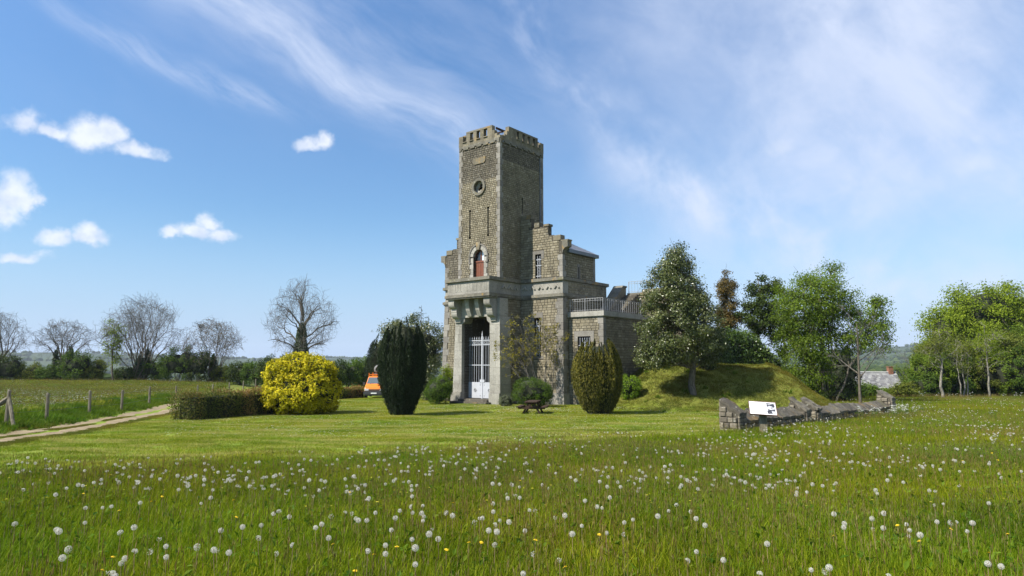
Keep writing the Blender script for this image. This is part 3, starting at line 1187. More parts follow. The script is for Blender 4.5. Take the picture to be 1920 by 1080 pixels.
def grille_window(f, a0, a1, z0, z1, nb, rails, mat='white_iron', depth=0.22):
    b = MB()
    fbox(b, f, a0 - 0.05, a1 + 0.05, z0 - 0.05, z1 + 0.05, -depth - 0.15, -depth - 0.10)
    w = tp(b, 'window', M['darkglass'])
    for i in range(nb):
        a = a0 + (a1 - a0) * (i + 0.75) / (nb + 0.5)
        b = MB()
        b.cyl(f.pt(a, z0, -0.06), f.pt(a, z1 - 0.12 * (z1 - z0), -0.06), 0.018, n=6)
        b.cyl(f.pt(a, z1 - 0.12 * (z1 - z0), -0.06), f.pt(a, z1 - 0.05 * (z1 - z0), -0.06), 0.03, 0.0, n=6)
        tp(b, 'grille_bar', M[mat], parent=w)
    b = MB()
    for z in rails:
        fbox(b, f, a0 + 0.005, a1 - 0.005, z - 0.02, z + 0.02, -0.08, -0.045)
    # scrolls between the bars
    for k in range(int((z1 - z0) / 0.24) - 1):
        zc = z0 + 0.2 + k * 0.24
        am = (a0 + a1) / 2
        pts = [f.pt(am + 0.09 * math.cos(t), zc + 0.10 * math.sin(t), -0.06) for t in np.linspace(0, 2 * math.pi, 9)]
        b.tube(pts, 0.010, 4)
    tp(b, 'grille_scroll', M[mat], parent=w)
    return w


grille_window(GF, 1.42, 1.98, 7.98, 9.80, 2, (8.15, 8.95, 9.4))

# side walls and roofs of the upper wings
WRF = Face('R', WU)
b = MB()
wall_panel(b, WRF, V1 + GA, 6.9, 7.9, 10.0, [(4.55, 4.68, 8.0, 8.85, 0.4)])
wall_panel(b, Face('B', 6.9), -WU, 0, 7.9, 10.0)
wall_panel(b, Face('L', LU), -6.9, -V1 - GA, 7.9, 10.0)
wall_panel(b, Face('B', 6.9), WF, WF + WU, 7.9, 10.0)
tp(b, 'wing_wall', [M['mortar'], M['dark_void']])
b = MB()
courses(b, WRF, V1 + 0.3, 6.62, 7.98, 9.92, [(4.42, 4.81, 7.9, 9.1)], sw=(0.26, 0.5), sh=0.18)
tp(b, 'wing_stonework', M['ashlar'], 'stuff', fix=False)
b = MB()
fbox(b, WRF, 4.42, 4.548, 8.0, 8.852, -0.2, 0.03)
fbox(b, WRF, 4.682, 4.81, 8.0, 8.852, -0.2, 0.03)
fbox(b, WRF, 4.42, 4.81, 8.856, 9.1, -0.2, 0.032)
tp(b, 'slit_surround', M['quoin'])
quoins(WU, 6.9, -1, -1, 7.95, 9.95, 0.34, 0.3, 0.26)
for mir in (False, True):
    s = -1 if mir else 1
    X = lambda a: (-WF - a) if mir else a
    b = MB()
    e, rg, vb, vf = 4.12, 0.0, 7.0, V1 + GA
    zE, zR = 10.06, 12.3
    quad = [(X(e), vf, zE), (X(e), vb, zE), (X(rg), vb - 2.6, zR), (X(rg), vf, zR)]
    hip = [(X(e), vb, zE), (X(rg), vb, zE), (X(rg), vb - 2.6, zR)]
    thick = 0.07
    b.add(quad + [(x, y, z - thick) for x, y, z in quad], [(0, 1, 2, 3), (7, 6, 5, 4), (0, 4, 5, 1), (1, 5, 6, 2), (2, 6, 7, 3), (3, 7, 4, 0)])
    b.add(hip + [(x, y, z - thick) for x, y, z in hip], [(0, 1, 2), (5, 4, 3), (0, 3, 4, 1), (1, 4, 5, 2), (2, 5, 3, 0)])
    # slate courses as thin proud strips
    for k in range(1, 16):
        q = k / 16
        p0 = Vector(quad[0]).lerp(Vector(quad[3]), q)
        p1 = Vector(quad[1]).lerp(Vector(quad[2]), q)
        nrm = Vector((s * 0.5, 0, 0.86))
        b.add([p0 + nrm * 0.002, p1 + nrm * 0.002, p1 + nrm * 0.016 - Vector((0, 0, 0.0)), p0 + nrm * 0.016], [(0, 1, 2, 3)], tint=0.2)
        h0 = Vector(hip[0]).lerp(Vector(hip[2]), q)
        h1_ = Vector(hip[1]).lerp(Vector(hip[2]), q)
        nb_ = Vector((0, 0.65, 0.76))
        b.add([h0 + nb_ * 0.002, h1_ + nb_ * 0.002, h1_ + nb_ * 0.016, h0 + nb_ * 0.016], [(0, 1, 2, 3)], tint=0.2)
    rf = tp(b, 'wing_roof', M['slate'], fix=False)
    b = MB()
    b.box((min(X(3.93), X(4.2)), vf + 0.02, 9.78), (max(X(3.93), X(4.2)), 7.08, 10.04))
    b.box((min(X(0.1), X(3.925)), 6.93, 9.78), (max(X(0.1), X(3.925)), 7.08, 10.04))
    tp(b, 'gutter', M['zinc'], parent=rf)

# --- frieze storey, ledges and balcony
PLAN = [(LU, V1), (-WF - 0.02, V1), (-WF - 0.02, -1.2), (0.0, -1.2), (0.0, V1), (WU, V1), (WU, 8.6), (LU, 8.6)]


def offset(P, d):
    out = []
    n = len(P)
    for i in range(n):
        p, q, r = Vector(P[i - 1]), Vector(P[i]), Vector(P[(i + 1) % n])
        e0, e1 = (q - p).normalized(), (r - q).normalized()
        n0, n1 = Vector((e0.y, -e0.x)), Vector((e1.y, -e1.x))
        m = (n0 + n1)
        m = m / max(1e-6, (1 + n0.dot(n1)))
        out.append((q.x + m.x * d, q.y + m.y * d))
    return out


b = MB()
b.prism(PLAN, 6.74, 7.66, tint=0.6)
tp(b, 'frieze', M['dressed'])
b = MB()
b.prism(offset(PLAN, 0.16), 7.70, 7.93)
b.prism(offset(PLAN, 0.08), 7.66, 7.70)
tp(b, 'upper_ledge', M['ledge'])
b = MB()
b.prism(offset(PLAN, 0.16), 6.50, 6.70)
b.prism(offset(PLAN, 0.09), 6.40, 6.50)
b.prism(offset(PLAN, 0.06), 6.70, 6.74)
tp(b, 'lower_ledge', M['ledge'])


def chevron(f, a, z):
    b = MB()
    w, h, t = 0.27, 0.27, 0.12
    fpoly(b, f, [(a - w, z), (a - w + t * 1.1, z - 0.03), (a, z + h - t), (a, z + h + 0.03)], -0.02, 0.09)
    fpoly(b, f, [(a + w, z), (a, z + h + 0.031), (a, z + h - t), (a + w - t * 1.1, z - 0.03)], -0.02, 0.085)
    tp(b, 'chevron_moulding', M['dressed'])


for a in (0.42, 1.16, 1.90, 2.64, 3.38):
    chevron(GF, a, 7.16)
for v in (0.45, 1.15, 1.85):
    chevron(TR, v, 7.16)
for a in (0.5, 1.3, 2.1, 2.9, 3.5):
    chevron(GF, -WF - a, 7.16)
# worn raised inscription on the balcony front: only some strokes survive
BF = Face('F', -1.2)
b = MB()
X_ = lambda x: -WF + (x - 130) / 1620 * WF
for x, foot in ((205, 0), (285, 0), (430, 60), (500, 0), (560, 45), (630, 60), (885, 40), (1000, 50), (1100, 0), (1150, 80), (1270, 0), (1355, 0), (1420, 0), (1460, 60), (1552, 50), (1612, 0), (1652, 0), (1722, 0)):
    fbox(b, BF, X_(x), X_(x) + 0.045, 6.95, 7.52, -0.01, 0.022)
    if foot:
        fbox(b, BF, X_(x) + 0.046, X_(x + foot), 6.95, 6.99, -0.01, 0.020)
tp(b, 'inscription', M['dressed'])

# --- lower storey
GP = (-3.5, -0.7)          # porch opening in u
WINL = (1.30, 1.90, 2.15, 5.02)
b = MB()
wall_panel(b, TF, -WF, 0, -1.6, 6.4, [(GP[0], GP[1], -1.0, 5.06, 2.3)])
wall_panel(b, TR, 0, V1, -1.6, 6.4)
wall_panel(b, GF, 0, WU, -1.6, 6.4, [(WINL[0], WINL[1], WINL[2], WINL[3], 0.4)])
wall_panel(b, WRF, V1, 8.6, -1.6, 6.74)
wall_panel(b, Face('B', 8.6), -WU, -LU, -1.6, 6.74)
wall_panel(b, TLf, -V1, 0, -1.6, 6.4)
# left wing with its slight batter
for P4 in ([(LU - 0.30, V1 - 0.05, -1.6), (-WF, V1, -1.6), (-WF, V1, 6.4), (LU, V1, 6.4)],
           [(LU - 0.30, 8.6, -1.6), (LU - 0.30, V1 - 0.05, -1.6), (LU, V1, 6.4), (LU, 8.6, 6.4)]):
    b.add(P4, [(0, 1, 2, 3)])
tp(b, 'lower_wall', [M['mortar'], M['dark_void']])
b = MB()
courses(b, TR, 0.28, V1 - 0.02, -1.3, 6.38, sw=(0.24, 0.42), sh=0.18)
tp(b, 'lower_stonework', M['ashlar'], 'stuff', fix=False)
b = MB()
courses(b, GF, 0.03, WU - 0.50, -0.55, 6.38, [(1.08, 2.12, WINL[2] - 0.2, 5.40)], sw=(0.26, 0.44), sh=0.19)
tp(b, 'lower_stonework', M['ashlar_pale'], 'stuff', fix=False)
b = MB()
courses(b, WRF, V1 + 0.42, 3.2, 5.4, 6.38, sw=(0.24, 0.42), sh=0.18)
courses(b, WRF, V1 + 0.42, 3.2, -0.55, 5.4, sw=(0.24, 0.42), sh=0.18)
courses(b, WRF, 3.2, 8.5, 5.4, 7.6, sw=(0.3, 0.5), sh=0.2)
tp(b, 'lower_stonework', M['ashlar'], 'stuff', fix=False)
b = MB()


class Batter(Face):
    def pt(self, a, z, n=0.0):
        k = (6.4 - z) / 8.0
        t = (a + WF) / (LU + WF)
        return (a - 0.30 * k * max(0, t), V1 - 0.05 * k * max(0, t) - n, z)


BT = Batter('F', V1)
courses(b, BT, LU + 0.5, -WF - 0.05, -1.3, 6.38, sw=(0.26, 0.44), sh=0.19)
tp(b, 'lower_stonework', M['ashlar_pale'], 'stuff', fix=False)
for i in range(15):
    z0, z1 = -1.3 + i * 7.7 / 15, -1.3 + (i + 1) * 7.7 / 15
    w = 0.62 if i % 2 else 0.42
    b = MB()
    vs = [BT.pt(LU, z0, 0.04), BT.pt(LU + w, z0, 0.04), BT.pt(LU + w, z1 - 0.015, 0.04), BT.pt(LU, z1 - 0.015, 0.04)]
    off = Vector((-0.03, 0, 0))
    dn = Vector((0, 0.5, 0))
    A = [Vector(vs[0]) + off, Vector(vs[1]), Vector(vs[2]), Vector(vs[3]) + off]
    b.add([*A, *[p + dn for p in A]], [(0, 1, 2, 3), (7, 6, 5, 4), (0, 4, 5, 1), (1, 5, 6, 2), (2, 6, 7, 3), (3, 7, 4, 0)])
    tp(b, 'quoin_stone', M['quoin'])
# broad dressed pilaster blocks on the right wing corner
z = -0.5
i = 0
while z < 6.35:
    h = min(random.choice((0.46, 0.52, 0.58)), 6.38 - z)
    wa = 0.46 if i % 2 else 0.62
    wb = 0.52 if i % 2 else 0.36
    b = MB()
    b.box((WU - wa, V1 - 0.05, z + 0.006), (WU + 0.05, V1 + wb, z + h - 0.008))
    tp(b, 'quoin_stone', M['quoin'])
    z += h
    i += 1
for u0, u1, v0, v1 in ((2.9, WU + 0.12, V1 - 0.14, V1 + 0.62), (0.02, 2.895, V1 - 0.11, V1 + 0.1)):
    b = MB()
    b.box((u0, v0, -1.7), (u1, v1, -0.52))
    tp(b, 'plinth', M['quoin'])
# tall lower window
b = MB()
for a0, a1, z0, z1 in ((1.08, WINL[0], 4.66, 5.02), (WINL[1], 2.12, 4.66, 5.02), (1.08, 2.12, 5.02, 5.40), (1.05, 2.15, 1.95, 2.15)):
    fbox(b, GF, a0 + 0.004, a1 - 0.004, z0, z1 - 0.004, -0.25, 0.045)
tp(b, 'window_surround', M['quoin'])
b = MB()
courses(b, GF, 1.08, WINL[0], 2.15, 4.66, sw=(0.3, 0.4), sh=0.2)
courses(b, GF, WINL[1], 2.12, 2.15, 4.66, sw=(0.3, 0.4), sh=0.2)
tp(b, 'lower_stonework', M['ashlar_pale'], 'stuff', fix=False)
grille_window(GF, *WINL, 2, (2.5, 3.5, 4.4))

# --- portal: pillars of big dressed blocks
VF = -0.30


def pillar(u0, u1, flare, side):
    z = -1.5
    i = 0
    while z < 5.05:
        h = 0.62 if i else 0.98
        h = min(h, 5.06 - z)
        k0, k1 = (5.06 - z) / 6.5, (5.06 - z - h) / 6.5
        p = 0.0 if i else 0.10
        a0, a1 = (u0 - flare * k0, u0 - flare * k1) if side < 0 else (u0, u0)
        c0, c1 = (u1 + flare * k0, u1 + flare * k1) if side > 0 else (u1, u1)
        po = p if side < 0 else 0
        # two blocks per course, with the upright joint moving
        j = u0 + (u1 - u0) * (0.42 if i % 2 else 0.62)
        for s0a, s0b, s1a, s1b in ((a0 - po, a1 - po, j - 0.004, j - 0.004), (j + 0.004, j + 0.004, c0, c1)):
            b = MB()
            vs = [(s0a, VF - p, z + 0.005), (s1a, VF - p, z + 0.005), (s1a, 0.9, z + 0.005), (s0a, 0.9, z + 0.005),
                  (s0b, VF - p, z + h - 0.006), (s1b, VF - p, z + h - 0.006), (s1b, 0.9, z + h - 0.006), (s0b, 0.9, z + h - 0.006)]
            b.add(vs, [(0, 3, 2, 1), (4, 5, 6, 7), (0, 1, 5, 4), (1, 2, 6, 5), (2, 3, 7, 6), (3, 0, 4, 7)])
            tp(b, 'pillar_block', M['dressed'])
        z += h
        i += 1


pillar(-4.15, GP[0], 0.30, -1)
pillar(GP[1], 0.26, 0.06, 1)
# lintel with rounded shoulders
b = MB()
LF = Face('F', VF)
fpoly(b, LF, [(GP[0], 5.06), (GP[0], 4.62), (GP[0] + 0.14, 4.66), (GP[0] + 0.26, 4.78), (GP[0] + 0.32, 5.06)], -0.9, 0.0)
fpoly(b, LF, [(GP[1], 5.06), (GP[1] - 0.32, 5.06), (GP[1] - 0.26, 4.78), (GP[1] - 0.14, 4.66), (GP[1], 4.62)], -0.9, 0.0)
tp(b, 'lintel_shoulder', M['dressed'])
for a0, a1 in ((-4.18, -2.9), (-2.894, -1.3), (-1.294, 0.26)):
    b = MB()
    fbox(b, LF, a0, a1, 5.07, 6.40, -0.95, 0.0)
    tp(b, 'lintel_block', M['dressed'])
# scroll corbels carrying the balcony


def corbel(a0, a1, z0=4.72, reach=0.86, small=False):
    b = MB()
    # side profile in (n, z): two rolls stepping out
    prof = [(0.0, 6.40), (reach, 6.40), (reach, 6.22)]
    for t in np.linspace(0, 1, 7):
        ang = -math.pi / 2 * t
        prof.append((reach - 0.32 + 0.32 * math.cos(ang), 6.05 + 0.36 * math.sin(ang) + 0.05))
    prof += [(reach - 0.34, 5.62), (reach - 0.30, 5.60), (reach - 0.30, 5.48)]
    for t in np.linspace(0, 1, 7):
        ang = -math.pi / 2 * t
        prof.append((reach - 0.66 + 0.34 * math.cos(ang), 5.45 + 0.45 * math.sin(ang)))
    prof += [(0.14, 4.98), (0.12, z0), (0.0, z0)]
    n = len(prof)
    vs = [LF.pt(a0, z, q) for q, z in prof] + [LF.pt(a1, z, q) for q, z in prof]
    cen0 = len(vs)
    fs = [(i, (i + 1) % n, n + (i + 1) % n, n + i) for i in range(n)]
    # side caps as strips towards the wall
    for base in (0, n):
        for i in range(1, n - 2):
            z = vs[base + i][2]
            z2 = vs[base + i + 1][2]
            a = vs[base + i]
            c = vs[base + i + 1]
            w0 = (a[0], VF + 0.0, a[2])
            w1 = (c[0], VF + 0.0, c[2])
            k = len(vs)
            vs += [w0, w1]
            fs.append((base + i, base + i + 1, k + 1, k))
    b.add(vs, fs)
    tp(b, 'corbel', M['dressed'])


corbel(-4.13, -3.55)
corbel(-0.58, 0.0)
for a0, a1 in ((-2.75, -2.37), (-1.78, -1.40)):
    b = MB()
    prof = [(0.0, 6.40), (0.52, 6.40), (0.50, 6.05), (0.36, 5.55), (0.16, 5.14), (0.0, 5.12)]
    vs = [LF.pt(a0, z, q) for q, z in prof] + [LF.pt(a1, z, q) for q, z in prof]
    n = len(prof)
    b.add(vs, [tuple(range(n)), tuple(range(n, 2 * n))[::-1]] + [(i, (i + 1) % n, n + (i + 1) % n, n + i) for i in range(n)])
    tp(b, 'corbel', M['dressed'])
# steps
for i, (v0, z0, z1, ex) in enumerate(((-0.95, -1.6, -1.18, 0.25), (-0.60, -1.5, -1.02, 0.0))):
    b = MB()
    b.box((GP[0] - 0.35 - ex + (0.0 if i == 0 else 0.25), v0, z0), (GP[1] - 0.02 + ex, 0.6, z1))
    tp(b, 'step', M['coping'])
b = MB()
b.box((GP[0] + 0.01, 0.6, -1.5), (GP[1] - 0.01, 2.2, -1.0))
tp(b, 'porch_floor', M['coping'])

# --- white iron gate
gate = empty('gate', (0, 0, 0))
gate.parent = tower
gate.location = TL
GV = 0.5
gm = (GP[0] + GP[1]) / 2
GI = Face('F', GV)
b = MB()
for a0, a1 in ((GP[0] + 0.02, gm - 0.012), (gm + 0.012, GP[1] - 0.02)):
    fbox(b, GI, a0, a1, -0.96, 0.22, -0.02, 0.02)
gp_ = tp(b, 'gate_panel', M['white_iron'], parent=gate)
b = MB()
for c in ((GP[0] + gm) / 2, (GP[1] + gm) / 2):
    for da in (-0.5, 0.5):
        for z in (-0.78, 0.02):
            b.cyl(GI.pt(c + da, z, 0.018), GI.pt(c + da, z, 0.05), 0.045, 0.02, 8)
    for r in (0.11, 0.065):
        b.tube([GI.pt(c + r * math.cos(t), -0.38 + r * math.sin(t), 0.035) for t in np.linspace(0, 2 * math.pi, 13)], 0.014, 5)
    for k in range(6):
        t = k * math.pi / 3
        b.cyl(GI.pt(c + 0.13 * math.cos(t), -0.38 + 0.13 * math.sin(t), 0.02), GI.pt(c + 0.13 * math.cos(t), -0.38 + 0.13 * math.sin(t), 0.045), 0.03, 0.015, 6)
tp(b, 'boss', M['grey_iron'], parent=gate)
for i in range(12):
    a = GP[0] + 0.12 + (GP[1] - GP[0] - 0.24) * i / 11
    if abs(a - gm) < 0.06:
        continue
    b = MB()
    b.cyl(GI.pt(a, 0.22), GI.pt(a, 3.42), 0.017, n=6)
    b.cyl(GI.pt(a, 3.42), GI.pt(a, 3.47), 0.02, 0.045, n=6)
    b.cyl(GI.pt(a, 3.47), GI.pt(a, 3.68), 0.042, 0.0, n=6)
    tp(b, 'gate_bar', M['white_iron'], parent=gate)
b = MB()
for z in (1.50, 3.02, 3.36):
    fbox(b, GI, GP[0] + 0.02, GP[1] - 0.02, z - 0.028, z + 0.028, -0.024, 0.030)
tp(b, 'gate_rail', M['white_iron'], parent=gate)
b = MB()
for i in range(14):
    a = GP[0] + 0.12 + (GP[1] - GP[0] - 0.24) * (i + 0.5) / 14
    b.tube([GI.pt(a + 0.075 * math.cos(t), 3.19 + 0.12 * math.sin(t), 0.0) for t in np.linspace(0, 2 * math.pi, 9)], 0.013, 4)
tp(b, 'gate_scroll', M['white_iron'], parent=gate)
b = MB()
fbox(b, GI, gm - 0.05, gm + 0.05, -1.0, 3.75, 0.021, 0.055)
b.cyl(GI.pt(gm, 3.75, 0.03), GI.pt(gm, 4.12, 0.03), 0.06, 0.0, 6)
fbox(b, GI, gm - 0.22, gm + 0.24, 0.20, 0.42, 0.022, 0.05)
tp(b, 'gate_post', M['white_iron'], parent=gate)

# --- side annex with its railed terrace
AV, AU, AE = 3.2, 6.85, 10.0
AF, AR = Face('F', AV), Face('R', AU)
WA = (4.72, 5.80, 2.25, 3.56)
b = MB()
wall_panel(b, AF, WU, AU, -1.8, 4.92, [(*WA, 0.4)])
wall_panel(b, AR, AV, AE, -1.8, 4.92)
wall_panel(b, Face('B', AE), -AU, -WU, -1.8, 4.92)
tp(b, 'annex_wall', [M['mortar'], M['dark_void']])
b = MB()
courses(b, AF, WU + 0.04, AU - 0.34, -1.4, 4.90, [(4.42, 6.1, WA[2] - 0.2, 3.95)], sw=(0.26, 0.44), sh=0.19)
courses(b, AF, 4.42, WA[0], WA[2] - 0.2, 3.2, sw=(0.3, 0.4), sh=0.2)
courses(b, AF, WA[1], 6.1, WA[2] - 0.2, 3.2, sw=(0.3, 0.4), sh=0.2)
tp(b, 'annex_stonework', M['ashlar_pale'], 'stuff', fix=False)
b = MB()
courses(b, AR, AV + 0.34, AE - 0.05, -1.4, 4.90, sw=(0.28, 0.5), sh=0.19)
tp(b, 'annex_stonework', M['ashlar'], 'stuff', fix=False)
quoins(AU, AV, -1, 1, -1.5, 4.90, 0.46, 0.42, 0.30)
b = MB()
for a0, a1, z0, z1 in ((4.42, WA[0], 3.2, 3.56), (WA[1], 6.1, 3.2, 3.56), (4.42, 6.1, 3.56, 3.95)):
    fbox(b, AF, a0 + 0.004, a1 - 0.004, z0, z1 - 0.004, -0.25, 0.045)
tp(b, 'window_surround', M['quoin'])
grille_window(AF, *WA, 5, (2.9,))
b = MB()
b.prism([(WU + 0.02, AV - 0.16), (AU + 0.16, AV - 0.16), (AU + 0.16, AE), (WU + 0.02, AE)], 4.98, 5.34)
b.prism([(WU + 0.02, AV - 0.08), (AU + 0.08, AV - 0.08), (AU + 0.08, AE), (WU + 0.02, AE)], 4.92, 4.98)
tp(b, 'annex_coping', M['dressed'], label='pale coping of the low side annex')


def railing(p0, p1, zb, n, parent, posts=(0, 1)):
    p0, p1 = Vector((*p0, zb)), Vector((*p1, zb))
    for i in range(n + 1):
        q = p0.lerp(p1, i / n)
        b = MB()
        big = i in (0, n) and i // n in posts or (n > 12 and i == n // 2)
        b.cyl(q, q + Vector((0, 0, 0.92)), 0.028 if big else 0.011, n=6)
        tp(b, 'baluster', M['grey_iron'], parent=parent)
    b = MB()
    for z in (0.10, 0.76):
        b.cyl(p0 + Vector((0, 0, z)), p1 + Vector((0, 0, z)), 0.012, n=5)
    b.cyl(p0 + Vector((0, 0, 0.92)), p1 + Vector((0, 0, 0.92)), 0.016, n=5)
    for i in range(n // 2):
        c = p0.lerp(p1, (i * 2 + 1) / n) + Vector((0, 0, 0.80))
        d = (p1 - p0).normalized()
        pts = [c + d * (0.26 * math.cos(t)) + Vector((0, 0, 0.14 * math.sin(t))) for t in np.linspace(0, math.pi, 7)]
        b.tube(pts, 0.009, 4)
    tp(b, 'handrail', M['grey_iron'], parent=parent)


rl = empty('terrace_railing', TL)
rl.parent = tower
railing((WU + 0.15, AV + 0.02), (AU + 0.0, AV + 0.02), 5.34, 13, rl)
railing((AU, AV + 0.02), (AU, 8.7), 5.34, 18, rl, (1,))

# --- stair wall climbing to the back terrace
b = MB()
b.prism([(6.75, 5.34), (9.35, 7.66), (9.9, 7.66), (9.9, 5.34)], 4.25, 4.95, 'x')
tp(b, 'stair_wall', M['ashlar'])
b = MB()
b.prism([(6.66, 5.36), (6.75, 5.32), (9.36, 7.665), (9.36, 7.80), (9.30, 7.80)], 4.17, 5.03, 'x')
b.box((4.17, 9.365, 7.665), (5.03, 9.93, 7.80))
tp(b, 'stair_coping', M['ledge'])
for i in range(10):
    b = MB()
    b.box((5.05, 6.9 + i * 0.29, 5.34), (6.1, 6.9 + (i + 1) * 0.29 - 0.003, 5.34 + (i + 1) * 0.17))
    tp(b, 'stair_step', M['coping'])
b = MB()
b.box((3.0, 9.96, -1.8), (9.6, 13.0, 7.0))
tp(b, 'back_terrace_wall', M['ashlar'])
b = MB()
b.box((5.04, 9.90, 7.004), (9.9, 13.2, 7.22))
tp(b, 'back_terrace_slab', M['ledge'])
rl2 = empty('terrace_railing', TL)
rl2.parent = tower
railing((5.15, 10.0), (9.7, 10.0), 7.22, 17, rl2)
b = MB()
b.box((5.04, 12.4, 7.22), (9.7, 12.7, 7.75))
tp(b, 'back_parapet', M['ashlar'])

# ------------------------------------------------------------------ orange van at the far end of the drive
def build_van():
    x, y = -12.8, 64.0
    g = h1(x, y)
    van = empty('van', (x, y, g), R(3), 'orange van facing the camera, half hidden behind the big dark yew', 'van')
    m, t, p, out = new_mat('orange_paint')
    p.inputs['Base Color'].default_value = (0.72, 0.19, 0.015, 1)
    p.inputs['Roughness'].default_value = 0.35
    p.inputs['Specular IOR Level'].default_value = 0.5
    OR_ = m
    BL = simple('bumper_plastic', (0.055, 0.057, 0.06), 0.6)
    LT = simple('lamp_glass', (0.62, 0.64, 0.66), 0.15, 0, 0.7, 0.02)
    WH = simple('plate_white', (0.78, 0.78, 0.76), 0.4, var=0.03)
    TY = simple('tyre', (0.02, 0.02, 0.02), 0.8)
    w = 0.93
    # body: cross-sections along the length (y backwards), narrower roof
    secs = [(-0.02, 0.50, 0.84, 0.84, 0.86), (0.06, 0.42, 1.00, 0.90, 0.88), (0.55, 0.40, 1.20, 0.93, 0.88), (0.62, 0.40, 1.22, 0.93, 0.87), (1.25, 0.38, 1.93, 0.93, 0.74), (1.55, 0.38, 2.00, 0.93, 0.76),
            (4.15, 0.38, 2.00, 0.93, 0.78), (4.30, 0.45, 1.90, 0.91, 0.76)]
    vs, fs = [], []
    for (yy, z0, z1, wb, wt) in secs:
        zm = min(1.15, z0 + (z1 - z0) * 0.62)
        prof = [(-wb, z0), (-wb - 0.01, (z0 + zm) / 2), (-wb, zm), (-wt, z1 - 0.05), (-wt + 0.08, z1), (wt - 0.08, z1), (wt, z1 - 0.05), (wb, zm), (wb + 0.01, (z0 + zm) / 2), (wb, z0)]
        vs += [(a, yy, c) for a, c in prof]
    n = 10
    for k in range(len(secs) - 1):
        for i in range(n):
            fs.append((k * n + i, k * n + (i + 1) % n, (k + 1) * n + (i + 1) % n, (k + 1) * n + i))
    fs += [tuple(range(n))[::-1], tuple(range((len(secs) - 1) * n, len(secs) * n))]
    b = MB()
    b.add(vs, fs)
    b.obj('body', OR_, van)
    b = MB()   # windscreen lies just above the raked front
    A = [(-0.80, 0.72, 1.29), (0.80, 0.72, 1.29), (0.68, 1.22, 1.87), (-0.68, 1.22, 1.87)]
    nn = Vector((0, -0.72, 0.62)) * 0.03
    b.add([Vector(v) + nn for v in A] + [Vector(v) - nn for v in A], [(0, 1, 2, 3), (7, 6, 5, 4), (0, 4, 5, 1), (1, 5, 6, 2), (2, 6, 7, 3), (3, 7, 4, 0)])
    gm_, t, p, out = new_mat('windscreen')
    p.inputs['Base Color'].default_value = (0.10, 0.12, 0.13, 1)
    p.inputs['Roughness'].default_value = 0.05
    p.inputs['Specular IOR Level'].default_value = 0.8
    b.obj('windscreen', gm_, van)
    b = MB()
    b.box((-0.95, -0.16, 0.34), (0.95, 0.10, 0.58))
    b.box((-0.93, -0.13, 0.58), (0.93, 0.10, 0.66))
    b.box((-0.80, -0.06, 0.22), (0.80, 0.3, 0.34))
    b.obj('bumper', BL, van)
    b = MB()
    b.box((-0.50, -0.06, 0.70), (0.50, 0.02, 0.80))
    b.obj('grille', BL, van)
    for s in (-1, 1):
        b = MB()
        b.box((s * 0.69 - 0.19, -0.05, 0.70), (s * 0.69 + 0.19, 0.06, 0.86))
        b.obj('headlight', LT, van)
        b = MB()
        b.box((s * 1.05 - 0.09, 0.72, 1.22), (s * 1.05 + 0.09, 0.80, 1.46))
        b.cyl((s * 0.88, 0.80, 1.28), (s * 1.0, 0.78, 1.32), 0.025)
        b.obj('wing_mirror', BL, van)
        for yy in (0.72, 3.45):
            b = MB()
            b.cyl((s * 0.72, yy, 0.31), (s * 0.93, yy, 0.31), 0.31, n=20)
            wh = b.obj('wheel', TY, van)
            b = MB()
            b.cyl((s * 0.92, yy, 0.31), (s * 0.945, yy, 0.31), 0.19, n=14)
            b.obj('rim', simple('steel_rim', (0.4, 0.4, 0.4), 0.4, 0.5), wh)
    b = MB()
    b.box((-0.26, -0.185, 0.40), (0.26, -0.165, 0.51))
    b.obj('number_plate', WH, van)
    b = MB()
    for s in (-1, 1):
        b.box((s * 0.55 - 0.015, 0.70, 1.30), (s * 0.55 + 0.015, 0.74, 1.34))
        b.cyl((s * 0.5, 0.66, 1.27), (s * 0.12, 0.78, 1.40), 0.012)
    b.obj('wiper', BL, van)
    b = MB()
    for s in (-1, 1):
        b.box((s * 0.72 - 0.03, 1.5, 1.97), (s * 0.72 + 0.03, 1.56, 2.30))
        b.box((s * 0.72 - 0.03, 3.9, 1.97), (s * 0.72 + 0.03, 3.96, 2.30))
    b.box((-0.75, 1.5, 2.11), (0.75, 1.56, 2.17))
    b.box((-0.75, 3.9, 2.11), (0.75, 3.96, 2.17))
    b.box((-0.75, 1.56, 2.12), (-0.69, 3.9, 2.16))
    b.box((0.69, 1.56, 2.12), (0.75, 3.9, 2.16))
    b.obj('roof_rack', OR_, van)
    # grey drum with an open mouth lying on the rack
    d = empty('cement_mixer_drum', (x - 0.05, y + 2.4, g + 2.17), R(3), 'grey round drum with dark open mouth lying on the orange van roof', 'drum')
    prof = [(-0.62, 0.24), (-0.55, 0.30), (-0.30, 0.44), (0.25, 0.46), (0.60, 0.30), (0.62, 0.02)]
    b = MB()
    vs, fs = [], []
    for (yy, r) in prof + [(-0.61, 0.20), (-0.2, 0.34)][::-1][:0]:
        for i in range(18):
            a = 2 * math.pi * i / 18
            vs.append((r * math.cos(a), yy, 0.46 + r * math.sin(a)))
    for k in range(len(prof) - 1):
        for i in range(18):
            fs.append((k * 18 + i, k * 18 + (i + 1) % 18, (k + 1) * 18 + (i + 1) % 18, (k + 1) * 18 + i))
    b.add(vs, fs)
    gd = simple('drum_steel', (0.15, 0.145, 0.135), 0.7, 0.1, 0.3, 0.3, 3)
    b.obj('shell', gd, d)
    b = MB()
    b.tube([(0.25 * math.cos(t), -0.62, 0.46 + 0.25 * math.sin(t)) for t in np.linspace(0, 2 * math.pi, 17)], 0.045, 6)
    b.obj('mouth_ring', gd, d)
    b = MB()
